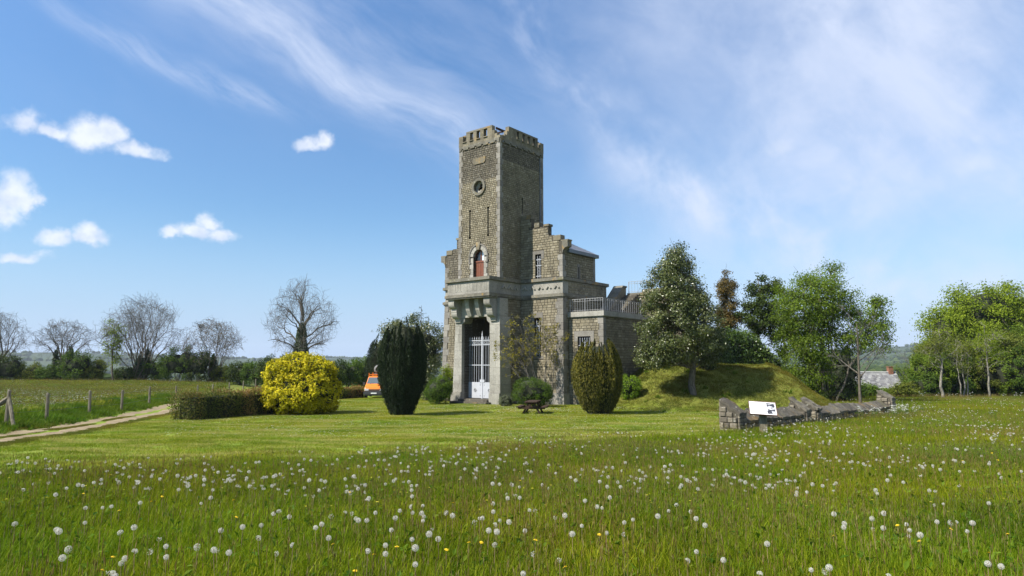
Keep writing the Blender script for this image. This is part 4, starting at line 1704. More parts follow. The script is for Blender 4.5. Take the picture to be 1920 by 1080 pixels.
    b.cyl((0, -0.56, 0.46), (0, -0.54, 0.46), 0.235, n=16)
    b.obj('drum_mouth', simple('drum_inside', (0.03, 0.03, 0.03), 0.9), d)
    b = MB()
    b.box((-0.4, -0.4, 0.0), (0.4, -0.34, 0.10))
    b.box((-0.4, 0.34, 0.0), (0.4, 0.40, 0.10))
    b.obj('cradle', gd, d)


build_van()


# ------------------------------------------------------------------ picnic table
def build_picnic():
    x, y = 1.24, 41.0
    g = h1(x, y)
    t = empty('picnic_table', (x, y, g), R(80), 'dark wooden picnic table with attached benches on the lawn', 'table')

    def plank(name, a, b_, mat=M['darkwood']):
        b = MB()
        b.box(a, b_)
        b.obj(name, mat, t)
    L = 0.95
    for i in range(4):
        plank('tabletop_plank', (-L, -0.36 + i * 0.183, 0.70), (L, -0.36 + i * 0.183 + 0.172, 0.75))
    for s in (-1, 1):
        for k in range(2):
            c = s * (0.66 + k * 0.15)
            plank('bench_plank', (-L, c - 0.067, 0.41), (L, c + 0.067, 0.455))
    for e in (-0.6, 0.6):
        plank('crossbeam', (e - 0.03, -0.80, 0.31), (e + 0.03, 0.80, 0.405))
        plank('crossbeam', (e - 0.03, -0.36, 0.61), (e + 0.03, 0.36, 0.695))
        for s in (-1, 1):
            b = MB()
            o = 0.033 * s
            b.prism([(s * 0.62, -0.06), (s * 0.50, -0.06), (s * 0.08, 0.69), (s * 0.20, 0.69)], e + o + 0.002 * s, e + o + 0.045 * s, 'x')
            b.obj('leg', M['darkwood'], t)


build_picnic()


# ------------------------------------------------------------------ information board
def build_board():
    x, y = 9.02, 24.9
    g = h1(x, y)
    t = empty('information_board', (x, y, g), R(-13), 'white sloping information panel with a picture on a timber post', 'information board')
    b = MB()
    b.box((-0.12, -0.12, -0.3), (0.12, 0.12, 0.80))
    b.obj('post', M['postwood'], t)
    til = Matrix.Translation((0, -0.02, 0.97)) @ Matrix.Rotation(R(3), 4, 'Y') @ Matrix.Rotation(R(36), 4, 'X')
    fr = simple('panel_frame', (0.13, 0.075, 0.05), 0.6)
    W2, H2 = 0.47, 0.37
    b = MB()
    for a, c in (((-W2, -H2, -0.02), (W2, -H2 + 0.025, 0.02)), ((-W2, H2 - 0.025, -0.02), (W2, H2, 0.02)), ((-W2, -H2 + 0.026, -0.02), (-W2 + 0.02, H2 - 0.026, 0.02)), ((W2 - 0.02, -H2 + 0.026, -0.02), (W2, H2 - 0.026, 0.02))):
        b.box(a, c, M=til)
    b.box((-0.2, -0.26, -0.07), (-0.1, 0.26, -0.021), M=til)
    b.box((0.1, -0.26, -0.07), (0.2, 0.26, -0.021), M=til)
    b.obj('frame', fr, t)
    wh = simple('panel_print_white', (0.80, 0.79, 0.78), 0.35, var=0.03)
    b = MB()
    b.box((-W2 + 0.021, -H2 + 0.026, -0.018), (W2 - 0.021, H2 - 0.026, 0.008), M=til)
    pn = b.obj('panel', wh, t)
    # printed black-and-white picture
    m, tt, p, out = new_mat('printed_picture')
    co = tt.n('ShaderNodeTexCoord').outputs['Object']
    n = tt.noise(tt.v('MULTIPLY', co, (1, 1, 1.0)), 5.5, 4, 0.6)
    c = tt.mix(tt.smooth(n, 0.46, 0.60), (0.035, 0.037, 0.045), (0.55, 0.55, 0.56))
    tt.link(c, p.inputs['Base Color'])
    p.inputs['Roughness'].default_value = 0.35
    b = MB()
    b.box((0.14, -0.30, 0.0085), (0.42, 0.31, 0.012), M=til)
    b.obj('printed_picture', m, pn)
    ink = simple('ink', (0.13, 0.13, 0.14), 0.5)
    b = MB()
    rr = random.Random(4)
    for k in range(11):
        w = rr.uniform(0.05, 0.11)
        b.box((0.0, 0.29 - k * 0.052, 0.0085), (0.0 + w, 0.305 - k * 0.052, 0.011), M=til)
    b.obj('caption_block', ink, pn)


build_board()


# ------------------------------------------------------------------ ruined boundary wall
def build_ruin():
    ax, ay = 8.45, 26.5
    ex, ey = 20.9, 38.6
    d = Vector((ex - ax, ey - ay, 0))
    Ltot = d.length
    ang = math.atan2(d.y, d.x)

    def at(s):
        return ax + d.x / Ltot * s, ay + d.y / Ltot * s
    # shared stone shapes
    stones = []
    for k in range(6):
        rr = random.Random(20 + k)
        b = MB()
        e = 0.13
        j = lambda: rr.uniform(-0.05, 0.05)
        base = [(-0.5, 0.3, -0.5), (0.5, 0.3, -0.5), (0.5, 0.3, 0.5), (-0.5, 0.3, 0.5)]
        mid = [(-0.5 + j() * .6, -0.25, -0.5 + j() * .6), (0.5 + j() * .6, -0.25, -0.5 + j() * .6), (0.5 + j() * .6, -0.25, 0.5 + j() * .6), (-0.5 + j() * .6, -0.25, 0.5 + j() * .6)]
        fr = [(-0.5 + e + j(), -0.5 + j(), -0.5 + e + j()), (0.5 - e + j(), -0.5 + j(), -0.5 + e + j()), (0.5 - e + j(), -0.5 + j(), 0.5 - e + j()), (-0.5 + e + j(), -0.5 + j(), 0.5 - e + j())]
        b.add(base + mid + fr, [(0, 1, 5, 4), (1, 2, 6, 5), (2, 3, 7, 6), (3, 0, 4, 7), (4, 5, 9, 8), (5, 6, 10, 9), (6, 7, 11, 10), (7, 4, 8, 11), (8, 9, 10, 11)])
        stones.append(b.mesh('stone', M['rubble']))
    rr = random.Random(3)

    def face_stones(parent, origin, adir, ndir, length, height_fn, course=0.16, wr=(0.13, 0.34)):
        """rubble facing: adir along, ndir outwards (local unit vectors)"""
        rot = math.atan2(adir.y, adir.x)
        z = -0.05
        while True:
            h = course * rr.uniform(0.6, 1.5)
            a = 0.0
            placed = False
            while a < length - 0.05:
                w = min(rr.uniform(*wr), length - a)
                if length - a - w < 0.08:
                    w = length - a
                hm = min(height_fn(a), height_fn(a + w))
                if z + h * 0.75 <= hm:
                    hh = min(h, hm - z)
                    c = origin + adir * (a + w / 2) + ndir * 0.02
                    o = link('stone', rr.choice(stones), parent, (c.x, c.y, z + hh / 2), (0, 0, rot), (w - 0.018, 0.11, hh - 0.018))
                    placed = True
                a += w
            z += h
            if not placed or z > 2:
                break

    def pillar_(s, hb_, hf, label, wid=0.66, ln=0.56, dn=0.0):
        x, y = at(s)
        x += math.sin(ang) * dn
        y -= math.cos(ang) * dn
        g = h1(x, y)
        e = empty('stone_pillar', (x, y, g), ang, label, 'pillar', 'pillars of the ruined wall')
        # local: x along wall, y = back (+) to front (-)
        yb, yf = wid / 2, -wid / 2
        b = MB()
        b.prism([(yf, -0.4), (yb, -0.4), (yb, hb_), (yf, hf)], -ln / 2, ln / 2, 'x')
        b.obj('core', M['mortar'], e)
        hfun_front = lambda a: hf - 0.03
        face_stones(e, Vector((-ln / 2, yf, 0)), Vector((1, 0, 0)), Vector((0, -1, 0)), ln, hfun_front)
        slope = (hb_ - hf) / wid
        face_stones(e, Vector((-ln / 2, yb, 0)), Vector((0, -1, 0)), Vector((-1, 0, 0)), wid, lambda a: hb_ - slope * a - 0.03)
        face_stones(e, Vector((ln / 2, yf, 0)), Vector((0, 1, 0)), Vector((1, 0, 0)), wid, lambda a: hf + slope * a - 0.03)
        face_stones(e, Vector((ln / 2, yb, 0)), Vector((-1, 0, 0)), Vector((0, 1, 0)), ln, lambda a: hb_ - 0.03)
        # sloping slab on top, chipped along its edges
        th = 0.10
        n = 5
        vs, fs = [], []
        for i in range(n + 1):
            q = i / n
            yy = yb + 0.04 - (wid + 0.12) * q
            zz = hb_ + slope * 0.04 - slope * (wid + 0.12) * q
            for k in range(5):
                xx = (-ln / 2 - 0.02) + (ln + 0.04) * k / 4 + rr.uniform(-0.03, 0.03)
                vs.append((xx, yy + rr.uniform(-0.015, 0.015), zz + th + rr.uniform(-0.05, 0.035)))
        m0 = len(vs)
        for i in range(n + 1):
            for k in range(5):
                v = vs[i * 5 + k]
                vs.append((v[0], v[1], v[2] - th - rr.uniform(0, 0.02)))
        for i in range(n):
            for k in range(4):
                a = i * 5 + k
                fs.append((a, a + 1, a + 6, a + 5))
                fs.append((m0 + a, m0 + a + 5, m0 + a + 6, m0 + a + 1))
        for i in range(n):
            for k in (0, 4):
                a = i * 5 + k
                fs.append((a, a + 5, m0 + a + 5, m0 + a))
        for k in range(4):
            for i in (0, n):
                a = i * 5 + k
                fs.append((a, a + 1, m0 + a + 1, m0 + a))
        b = MB()
        b.add(vs, fs)
        b.obj('cap_slab', M['coping'], e)
        return e
    pillar_(0.0, 1.16, 0.72, 'stone pillar with sloping top at the near end of the ruined wall, left of the information board', 0.70, 0.60)
    sm = 6.15
    pillar_(sm - 0.10, 1.10, 0.66, 'nearer of two close stone pillars midway along the ruined wall', 0.66, 0.50)
    pillar_(sm + 1.10, 1.12, 0.70, 'farther of two close stone pillars midway along the ruined wall', 0.62, 0.42)
    pillar_(Ltot, 1.30, 0.95, 'stone pillar at the far end of the ruined wall, in front of the cottage roof', 0.66, 0.60)

    def low_wall(s0, s1, label):
        x0, y0 = at(s0)
        L = s1 - s0
        e = empty('ruined_wall', (x0, y0, h1(x0, y0)), ang, label, 'wall')
        zo = lambda s: h1(*at(s0 + s)) - h1(x0, y0)
        hb_, hf, wid = 0.74, 0.50, 0.34
        n = max(1, round(L / 1.15))
        b = MB()
        for i in range(n):
            p, q = L * i / n, L * (i + 1) / n
            z = min(zo(p), zo(q))
            b.prism([(-wid / 2, z - 0.4), (wid / 2, z - 0.4), (wid / 2, z + hb_ - 0.02), (-wid / 2, z + hf - 0.02)], p, q - 0.001, 'x')
        b.obj('core', M['mortar'], e)
        face_stones(e, Vector((0, -wid / 2, 0)), Vector((1, 0, 0)), Vector((0, -1, 0)), L, lambda a: zo(a) + hf - 0.02, 0.16, (0.22, 0.42))
        # sloping coping stones
        for i in range(n):
            p, q = L * i / n, L * (i + 1) / n
            z = (zo(p) + zo(q)) / 2
            dz = rr.uniform(-0.05, 0.05)
            nx_, ny_ = 7, 5
            vs, fs = [], []
            for iy in range(ny_ + 1):
                t = iy / ny_
                yy = wid / 2 + 0.05 - (wid + 0.17) * t
                zz = hb_ + 0.02 - (hb_ - hf + 0.10) * t
                for ix in range(nx_ + 1):
                    xx = p + 0.012 + (q - p - 0.024) * ix / nx_
                    vs.append((xx, yy + (rr.uniform(-0.04, 0.04) if iy in (0, ny_) else 0), zo(xx) + zz + dz + 0.07 + rr.uniform(-0.03, 0.022)))
            m0 = len(vs)
            vs += [(v[0], v[1] + 0.02, v[2] - 0.12) for v in vs]
            W_ = nx_ + 1
            for iy in range(ny_):
                for ix in range(nx_):
                    a = iy * W_ + ix
                    fs.append((a, a + 1, a + 1 + W_, a + W_))
            for ix in range(nx_):
                for iy in (0, ny_):
                    a = iy * W_ + ix
                    fs.append((a, a + 1, m0 + a + 1, m0 + a))
            for iy in range(ny_):
                for ix in (0, nx_):
                    a = iy * W_ + ix
                    fs.append((a, a + W_, m0 + a + W_, m0 + a))
            b = MB()
            b.add(vs, fs)
            b.obj('coping_stone', M['coping'], e)
    low_wall(0.34, sm - 0.40, 'low ruined wall with sloping coping behind the information board')
    low_wall(sm + 1.36, Ltot - 0.34, 'longer low ruined wall with sloping coping running back to the far pillar')
    # fallen stones on the grass behind
    fs_ = [(9.9, 27.9, .34), (10.9, 29.4, .30), (9.0, 28.9, .22)]
    lb = ('pale boulder lying on the grass behind the information board', 'pale boulder lying just behind the middle of the low wall', 'small flat stone in the grass behind the near pillar')
    for i, (x, y, s) in enumerate(fs_):
        bm = bmesh.new()
        bmesh.ops.create_icosphere(bm, subdivisions=2, radius=s)
        q = random.Random(i)
        for v in bm.verts:
            v.co *= q.uniform(0.82, 1.15)
            v.co.z *= 0.65
        me = bpy.data.meshes.new('boulder')
        bm.to_mesh(me)
        bm.free()
        me.materials.append(M['rubble'])
        tag(link('boulder', me, None, (x, y, h1(x, y) + s * 0.2)), lb[i], 'boulder')


build_ruin()


# ------------------------------------------------------------------ field fence
def build_fence():
    pts = [(-20.95, 28.7)]
    pts += [(-21.9, 32.6), (-23.2, 38.0), (-23.6, 41.8), (-25.2, 48.0), (-25.7, 52.8), (-26.9, 59.0), (-28.1, 64.8), (-29.5, 72.0), (-30.8, 79.0), (-32.2, 86.5)]
    x0, y0 = pts[0]
    f = empty('fence', (x0, y0, h1(x0, y0)), 0, 'post and wire fence with a braced corner along the left field', 'fence')
    g0 = h1(x0, y0)
    tops = []
    rr = random.Random(6)
    for i, (x, y) in enumerate(pts):
        z = h1(x, y) - g0
        b = MB()
        hgt = 1.25 if i else 1.45
        lean = (rr.uniform(-0.04, 0.04), rr.uniform(-0.04, 0.04))
        p0 = Vector((x - x0, y - y0, z - 0.3))
        p1 = Vector((x - x0 + lean[0], y - y0 + lean[1], z + hgt))
        n = 7
        b.cyl(p0, p1, 0.078, 0.072, n)
        b.cyl(p1, p1 + Vector((0.01, 0, 0.025)), 0.072, 0.05, n)
        b.obj('post', M['postwood'], f)
        tops.append((p0, p1))
    # brace struts at the corner post
    b = MB()
    c = tops[0][1]
    b.cyl(c - Vector((0, 0, 0.25)), (0.62, -0.35, -0.15), 0.075, 0.07, 7)
    b.obj('brace', M['postwood'], f)
    b = MB()
    b.cyl(c - Vector((0, 0, 0.30)), (-0.9, 0.1, h1(x0 - 0.9, y0 + 0.1) - g0 + 0.35), 0.10, 0.095, 7)
    b.obj('brace', M['postwood'], f, )
    wire = simple('fence_wire', (0.10, 0.10, 0.10), 0.5, 0.5)
    b = MB()
    for k in (0.45, 0.8, 1.12):
        for i in range(len(pts) - 1):
            p0, p1 = tops[i], tops[i + 1]
            a = p0[0].lerp(p0[1], (k + 0.3) / 1.6)
            c = p1[0].lerp(p1[1], (k + 0.3) / 1.55)
            b.cyl(a, c, 0.006, n=4)
    b.obj('wire', wire, f)


build_fence()


# ------------------------------------------------------------------ cottage roof beyond the wall
def build_cottage():
    x0, x1, y = 42.6, 49.2, 86.0
    g = h1(45, 88)
    e = empty('cottage', (45.9, y + 2.5, g), R(-3), 'low cottage with a pale lichen covered slate roof beyond the wall', 'cottage')
    w2 = 3.4
    zr, ze = 0.55 - g, -2.05 - g
    b = MB()
    b.prism([(-2.2, -1.0), (2.2, -1.0), (2.2, ze), (0, zr - 0.15), (-2.2, ze)], -w2 + 0.15, w2 - 0.15, 'x')
    b.obj('wall', M['ashlar'], e)
    rm = stone_mat('lichen_slate', ((0.14, 0.14, 0.15), (0.21, 0.21, 0.21), (0.30, 0.30, 0.29)), 0.10, 0.35, 2.2)
    rr = random.Random(9)
    for s in (-1, 1):
        b = MB()
        b.prism([(s * 2.55, ze - 0.35), (s * 2.55, ze - 0.27), (s * 0.0, zr), (s * 0.0, zr - 0.08)], -w2, w2, 'x')
        rf = b.obj('roof', rm, e)
        # individual slates, joined into one sheet
        b = MB()
        n = 14
        for i in range(n):
            t0, t1 = i / n, (i + 1.12) / n
            for k in range(18):
                xa = -w2 + 2 * w2 * (k + (0.5 if i % 2 else 0)) / 18
                xb = min(w2, xa + 2 * w2 / 18 - 0.015)
                if xa > w2 - 0.05:
                    continue
                ya, za = s * (2.56 * (1 - t0)), (ze - 0.27) + (zr - ze + 0.27) * t0
                yb, zb = s * (2.56 * (1 - min(t1, 1))), (ze - 0.27) + (zr - ze + 0.27) * min(t1, 1)
                lift = 0.03 + rr.uniform(0, 0.015)
                b.add([(xa, ya, za + lift), (xb, ya, za + lift), (xb, yb, zb + 0.008), (xa, yb, zb + 0.008)], [(0, 1, 2, 3)], tint=rr.random())
        o = b.obj('roof_slates', rm, rf)
        o['kind'] = 'stuff'
    b = MB()
    for k in range(16):
        a = -w2 + 2 * w2 * k / 16
        b.box((a + 0.01, -0.11, zr - 0.02), (a + 2 * w2 / 16 - 0.01, 0.11, zr + 0.07))
    b.obj('ridge_tile', simple('ridge_tile', (0.62, 0.61, 0.58), 0.8), e)
    b = MB()
    b.box((w2 - 1.0, -0.3, zr - 0.3), (w2 - 0.45, 0.3, zr + 0.62))
    b.box((w2 - 1.05, -0.35, zr + 0.62), (w2 - 0.40, 0.35, zr + 0.70))
    b.obj('chimney', simple('brick_chimney', (0.22, 0.10, 0.06), 0.9, var=0.3), e)


build_cottage()

# ------------------------------------------------------------------ vegetation builders
def across(px, d):
    """lateral position at distance d for a bearing measured from the camera axis in 1/1280 units"""
    return (px - 960) / 1280.0 * d


LF_ = {}
LF_['yew'] = leaf_mat('yew_needles', (0.007, 0.014, 0.006), (0.017, 0.030, 0.010), (0.030, 0.046, 0.014), 0.10, 0.6, 0.2)
LF_['goldyew'] = leaf_mat('golden_yew', (0.022, 0.030, 0.007), (0.085, 0.083, 0.012), (0.18, 0.150, 0.020), 0.12, 0.6, 0.2)
LF_['yellow'] = leaf_mat('golden_leaves', (0.16, 0.17, 0.008), (0.48, 0.41, 0.010), (0.64, 0.53, 0.030), 0.28, 0.6, 0.14)
LF_['yellowin'] = leaf_mat('green_gold_leaves', (0.05, 0.075, 0.010), (0.15, 0.15, 0.015), None, 0.25, 0.5, 0.3)
LF_['hedge'] = leaf_mat('hedge_leaves', (0.058, 0.084, 0.013), (0.120, 0.120, 0.026), (0.22, 0.130, 0.050), 0.22, 0.6, 0.14)
LF_['green'] = leaf_mat('green_leaves', (0.035, 0.070, 0.008), (0.070, 0.120, 0.013), (0.115, 0.170, 0.022), 0.30, 0.6, 0.14)
LF_['dark'] = leaf_mat('dark_green_leaves', (0.020, 0.038, 0.007), (0.042, 0.066, 0.011), (0.075, 0.102, 0.018), 0.22, 0.6, 0.14)
LF_['bright'] = leaf_mat('bright_green_leaves', (0.10, 0.17, 0.014), (0.17, 0.26, 0.020), (0.24, 0.34, 0.030), 0.35, 0.6, 0.14)
LF_['lime'] = leaf_mat('lime_leaves', (0.105, 0.150, 0.010), (0.180, 0.235, 0.014), (0.26, 0.32, 0.028), 0.40, 0.6, 0.14)
LF_['fresh'] = leaf_mat('fresh_leaves', (0.065, 0.110, 0.009), (0.115, 0.170, 0.014), (0.175, 0.240, 0.028), 0.38, 0.6, 0.14)
LF_['olive'] = leaf_mat('olive_leaves', (0.065, 0.088, 0.011), (0.115, 0.138, 0.018), (0.175, 0.185, 0.030), 0.32, 0.6, 0.14)
LF_['holly'] = leaf_mat('variegated_holly', (0.036, 0.052, 0.010), (0.085, 0.102, 0.022), (0.17, 0.18, 0.065), 0.15, 0.34, 0.5)
LF_['orange'] = leaf_mat('bronze_conifer', (0.042, 0.038, 0.010), (0.095, 0.070, 0.016), (0.165, 0.105, 0.024), 0.18, 0.6, 0.2)
LF_['laurel'] = leaf_mat('laurel_leaves', (0.034, 0.066, 0.010), (0.078, 0.128, 0.016), (0.150, 0.215, 0.034), 0.22, 0.28, 0.5)
LF_['grey'] = leaf_mat('grey_green_leaves', (0.085, 0.100, 0.055), (0.155, 0.170, 0.105), None, 0.15, 0.7, 0.2)
LF_['climber'] = leaf_mat('young_yellow_leaves', (0.13, 0.12, 0.015), (0.22, 0.19, 0.020), (0.30, 0.24, 0.040), 0.35, 0.5, 0.3)
LF_['ivy'] = leaf_mat('ivy_leaves', (0.014, 0.030, 0.008), (0.032, 0.058, 0.014), (0.06, 0.09, 0.022), 0.15, 0.4, 0.4)
LF_['brownbud'] = leaf_mat('bronze_buds', (0.10, 0.075, 0.045), (0.17, 0.125, 0.075), None, 0.2, 0.6, 0.2)
LF_['core'] = simple('core_shade', (0.022, 0.026, 0.012), 0.95, var=0.3)  # near-black fill, paints the shade inside dense foliage


def unit(v):
    return v / np.maximum(np.linalg.norm(v, axis=-1, keepdims=True), 1e-9)


def leaf_arrays(rg, C, N, size, aspect=0.55, T=None, jitter=0.7):
    n = len(C)
    N = unit(N + rg.normal(0, jitter, (n, 3)))
    if T is None:
        T = rg.normal(0, 1, (n, 3))
    T = unit(T - (T * N).sum(1, keepdims=True) * N)
    B = np.cross(N, T)
    s = size * rg.uniform(0.65, 1.35, (n, 1))
    w = s * aspect
    bend = N * s * 0.12
    V = np.stack([C - T * s * 0.5, C + B * w * 0.5 + bend, C + T * s * 0.5, C - B * w * 0.5 + bend], 1).reshape(-1, 3)
    F = np.arange(4 * n).reshape(n, 4)
    return V, F


def tube_arrays(P0, P1, R0, R1, sides=4):
    P0, P1 = np.asarray(P0, float), np.asarray(P1, float)
    D = unit(P1 - P0)
    ref = np.where(np.abs(D[:, 2:3]) < 0.9, np.array([[0, 0, 1.0]]), np.array([[1.0, 0, 0]]))
    A = unit(np.cross(D, ref))
    B = np.cross(D, A)
    R0 = np.asarray(R0, float).reshape(-1, 1)
    R1 = np.asarray(R1, float).reshape(-1, 1)
    rings = []
    for P, r in ((P0, R0), (P1, R1)):
        for k in range(sides):
            t = 2 * math.pi * k / sides
            rings.append(P + (A * math.cos(t) + B * math.sin(t)) * r)
    n = len(P0)
    V = np.stack(rings, 1).reshape(-1, 3)
    base = (np.arange(n) * 2 * sides)[:, None]
    F = []
    for k in range(sides):
        k2 = (k + 1) % sides
        F.append(base + np.array([[k, k2, sides + k2, sides + k]]))
    return V, np.concatenate(F, 0)


def join_arrays(parts):
    Vs, Fs, off = [], [], 0
    for V, F in parts:
        Vs.append(V)
        Fs.append(F + off)
        off += len(V)
    return np.concatenate(Vs), np.concatenate(Fs)


def curve_branch(p0, p1, r0, r1, lift, n=6, wob=0.0, rg=None):
    """list of segments from p0 to p1 bulging upwards/sideways"""
    p0, p1 = np.array(p0, float), np.array(p1, float)
    t = np.linspace(0, 1, n + 1)[:, None]
    L = np.linalg.norm(p1 - p0)
    mid = (p0 + p1) / 2 + np.array([0, 0, lift * L])
    P = (1 - t) ** 2 * p0 + 2 * t * (1 - t) * mid + t ** 2 * p1
    if wob and rg is not None:
        P[1:-1] += rg.normal(0, wob * L, (n - 1, 3))
    r = r0 + (r1 - r0) * t[:, 0] ** 0.8
    return P[:-1], P[1:], r[:-1], r[1:]


def ell_points(rg, n, ells, inner=0.35):
    """points in a union of ellipsoids, biased to the outside; returns points and outward normals"""
    vol = np.array([(e[3] * e[4] * e[5]) ** 0.67 for e in ells])
    idx = rg.choice(len(ells), n, p=vol / vol.sum())
    E = np.array(ells)[idx]
    d = unit(rg.normal(0, 1, (n, 3)))
    r = rg.uniform(inner ** 2, 1, (n, 1)) ** 0.5
    P, N = E[:, :3] + d * E[:, 3:] * r, unit(d / E[:, 3:])
    if inner >= 0.7 and len(ells) > 1:
        # only the outside of the union shows: move buried points to other places on the skin
        for _ in range(6):
            q = np.stack([np.linalg.norm((P - np.array(e[:3])) / np.array(e[3:]), axis=1) for e in ells])
            bad = q.min(0) < inner * 0.93
            if not bad.any():
                break
            k = int(bad.sum())
            idx = rg.choice(len(ells), k, p=vol / vol.sum())
            E2 = np.array(ells)[idx]
            d = unit(rg.normal(0, 1, (k, 3)))
            r = rg.uniform(inner ** 2, 1, (k, 1)) ** 0.5
            P[bad], N[bad] = E2[:, :3] + d * E2[:, 3:] * r, unit(d / E2[:, 3:])
    return P, N


def blob_core(ells, scale, rg, mat_i=0):
    """rough lumpy solids that close the inside of dense bushes"""
    parts = []
    bm = bmesh.new()
    bmesh.ops.create_icosphere(bm, subdivisions=2, radius=1)
    bv = np.array([v.co[:] for v in bm.verts])
    bf = np.array([[v.index for v in f.verts] for f in bm.faces])
    bm.free()
    for e in ells:
        k = 1 + rg.normal(0, 0.07, (len(bv), 1))
        parts.append((np.array(e[:3]) + bv * np.array(e[3:]) * scale * k, bf))
    return join_arrays(parts)


def make_bush(name, x, y, ells, mat, label, cat='bush', n=3000, size=0.1, clump=(0, 0), core=0.72, group=None, aspect=0.55, seed=1, base=None, up=0.5, stem=0.05, z0=None, inner=0.8, jitter=0.7, inside=None):
    rg = np.random.default_rng(seed)
    g = h1(x, y) if z0 is None else z0
    e = empty(name, (x, y, g), 0, label, cat, group)
    if clump[0]:
        cc, cn = ell_points(rg, clump[0], ells, inner)
        k = rg.integers(0, clump[0], n)
        off = unit(rg.normal(0, 1, (n, 3))) * clump[1] * rg.uniform(0.5, 1, (n, 1))
        C = cc[k] + off
        N = unit(off) * 0.8 + cn[k] * 0.5
        tint0 = rg.uniform(-0.25, 0.25, clump[0])[k]
    else:
        C, N = ell_points(rg, n, ells, inner)
        tint0 = 0
    keep = C[:, 2] > -0.05
    C, N = C[keep], N[keep]
    N = N + np.array([0, 0, up])
    V, F = leaf_arrays(rg, C, N, size, aspect, jitter=jitter)
    tint = np.clip(rg.beta(2, 2, len(C)) + (tint0[keep] if clump[0] else 0), 0, 1)
    me = mesh_np('foliage', V, F, mat, tint)
    link('foliage', me, e)
    parts = []
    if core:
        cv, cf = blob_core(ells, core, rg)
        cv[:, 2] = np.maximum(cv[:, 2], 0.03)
        link('inner_twigs', mesh_np('inner_twigs', cv, cf, inside or LF_['core']), e)  # added dark solid, blocks light through the bush
    top = max(q[2] for q in ells)
    segs = []
    for k in range(5):
        a = k * 1.26
        segs.append(curve_branch((0.05 * math.cos(a), 0.05 * math.sin(a), -0.2), (0.4 * ells[0][3] * math.cos(a), 0.4 * ells[0][4] * math.sin(a), top), stem, stem * 0.4, 0.05, 4))
    P0, P1, R0, R1 = (np.concatenate([s[i] for s in segs]) for i in range(4))
    V, F = tube_arrays(P0, P1, R0, R1, 5)
    link('stem', mesh_np('stem', V, F, M['bark'], np.full(len(F), 0.5)), e)
    return e


def make_tree(name, x, y, trunk_h, trunk_r, ells, mat, label, nclump=60, n=12000, clump_r=0.5, size=0.13, group=None, seed=1, bark='bark', limb=0.5, aspect=0.6, trunks=1, lean=0.0, inner=0.35, up=0.4, core=0.0, start=0.25, cat='tree', limb_r=0.35, tops=None, droop=0.0, spread=0.15):
    """tree whose limbs run from the trunk to leafy clumps spread through the crown's volume"""
    rg = np.random.default_rng(seed)
    e = empty(name, (x, y, h1(x, y)), 0, label, cat, group)
    cc, cn = ell_points(rg, nclump, ells, inner)
    segs = []
    tr = []
    for k in range(trunks):
        a = 2 * math.pi * k / max(trunks, 1) + rg.uniform(-0.4, 0.4)
        o = spread if trunks > 1 else 0.0
        b0 = np.array([o * math.cos(a), o * math.sin(a), -0.3])
        out = (0.9 if trunks > 1 else 0.0)
        t1 = np.array([lean + out * ells[0][3] * 0.45 * math.cos(a), out * ells[0][4] * 0.45 * math.sin(a), trunk_h * (rg.uniform(0.8, 1.0) if trunks > 1 else 1)])
        s = curve_branch(b0, t1, trunk_r * (1 if trunks == 1 else 0.75), trunk_r * 0.18, 0.0, 9, 0.012, rg)
        segs.append(s)
        tr.append(np.concatenate([s[0], s[1][-1:]]))
    for c in cc[: int(nclump * limb)]:
        # pick the nearest trunk and leave it below the clump
        best = min(tr, key=lambda T: np.min(np.linalg.norm(T[:, :2] - c[:2], axis=1)))
        zt = max(best[0, 2] + start * trunk_h, min(c[2] - 0.55 * np.linalg.norm(c[:2] - best[-1, :2]) - 0.3, best[-1, 2]))
        i = int(np.clip(np.searchsorted(best[:, 2], zt), 1, len(best) - 1))
        p = best[i]
        q = i / (len(best) - 1)
        r = trunk_r * (1 - 0.8 * q) * limb_r
        segs.append(curve_branch(p, c, max(r, 0.02), 0.010, 0.10 - droop, 6, 0.03, rg))
        for m_ in range(3):
            c2 = c + rg.normal(0, clump_r * 0.8, 3)
            segs.append(curve_branch(p + (c - p) * rg.uniform(0.55, 0.9), c2, 0.016, 0.006, 0.08, 3, 0.03, rg))
    P0, P1, R0, R1 = (np.concatenate([s[i] for s in segs]) for i in range(4))
    V, F = tube_arrays(P0, P1, R0, R1, 6)
    link('trunk', mesh_np('trunk', V, F, M[bark], np.full(len(F), 0.5), smooth=True), e)
    k = rg.integers(0, nclump, n)
    off = rg.normal(0, 1, (n, 3)) * clump_r * np.array([1, 1, 0.75]) * 0.6
    C = cc[k] + off
    C[:, 2] -= droop * rg.uniform(0, 1, n)
    N = unit(off) * 0.6 + cn[k] * 0.5 + np.array([0, 0, up])
    V, F = leaf_arrays(rg, C, N, size, aspect)
    tint = np.clip(rg.beta(2, 2, n) + rg.uniform(-0.22, 0.22, nclump)[k], 0, 1)
    link('crown', mesh_np('crown', V, F, mat, tint), e)
    if core:
        cv, cf = blob_core(ells, core, rg)
        link('inner_twigs', mesh_np('inner_twigs', cv, cf, LF_['core']), e)  # added lumps in shade colour, keep light out of the crown
    return e


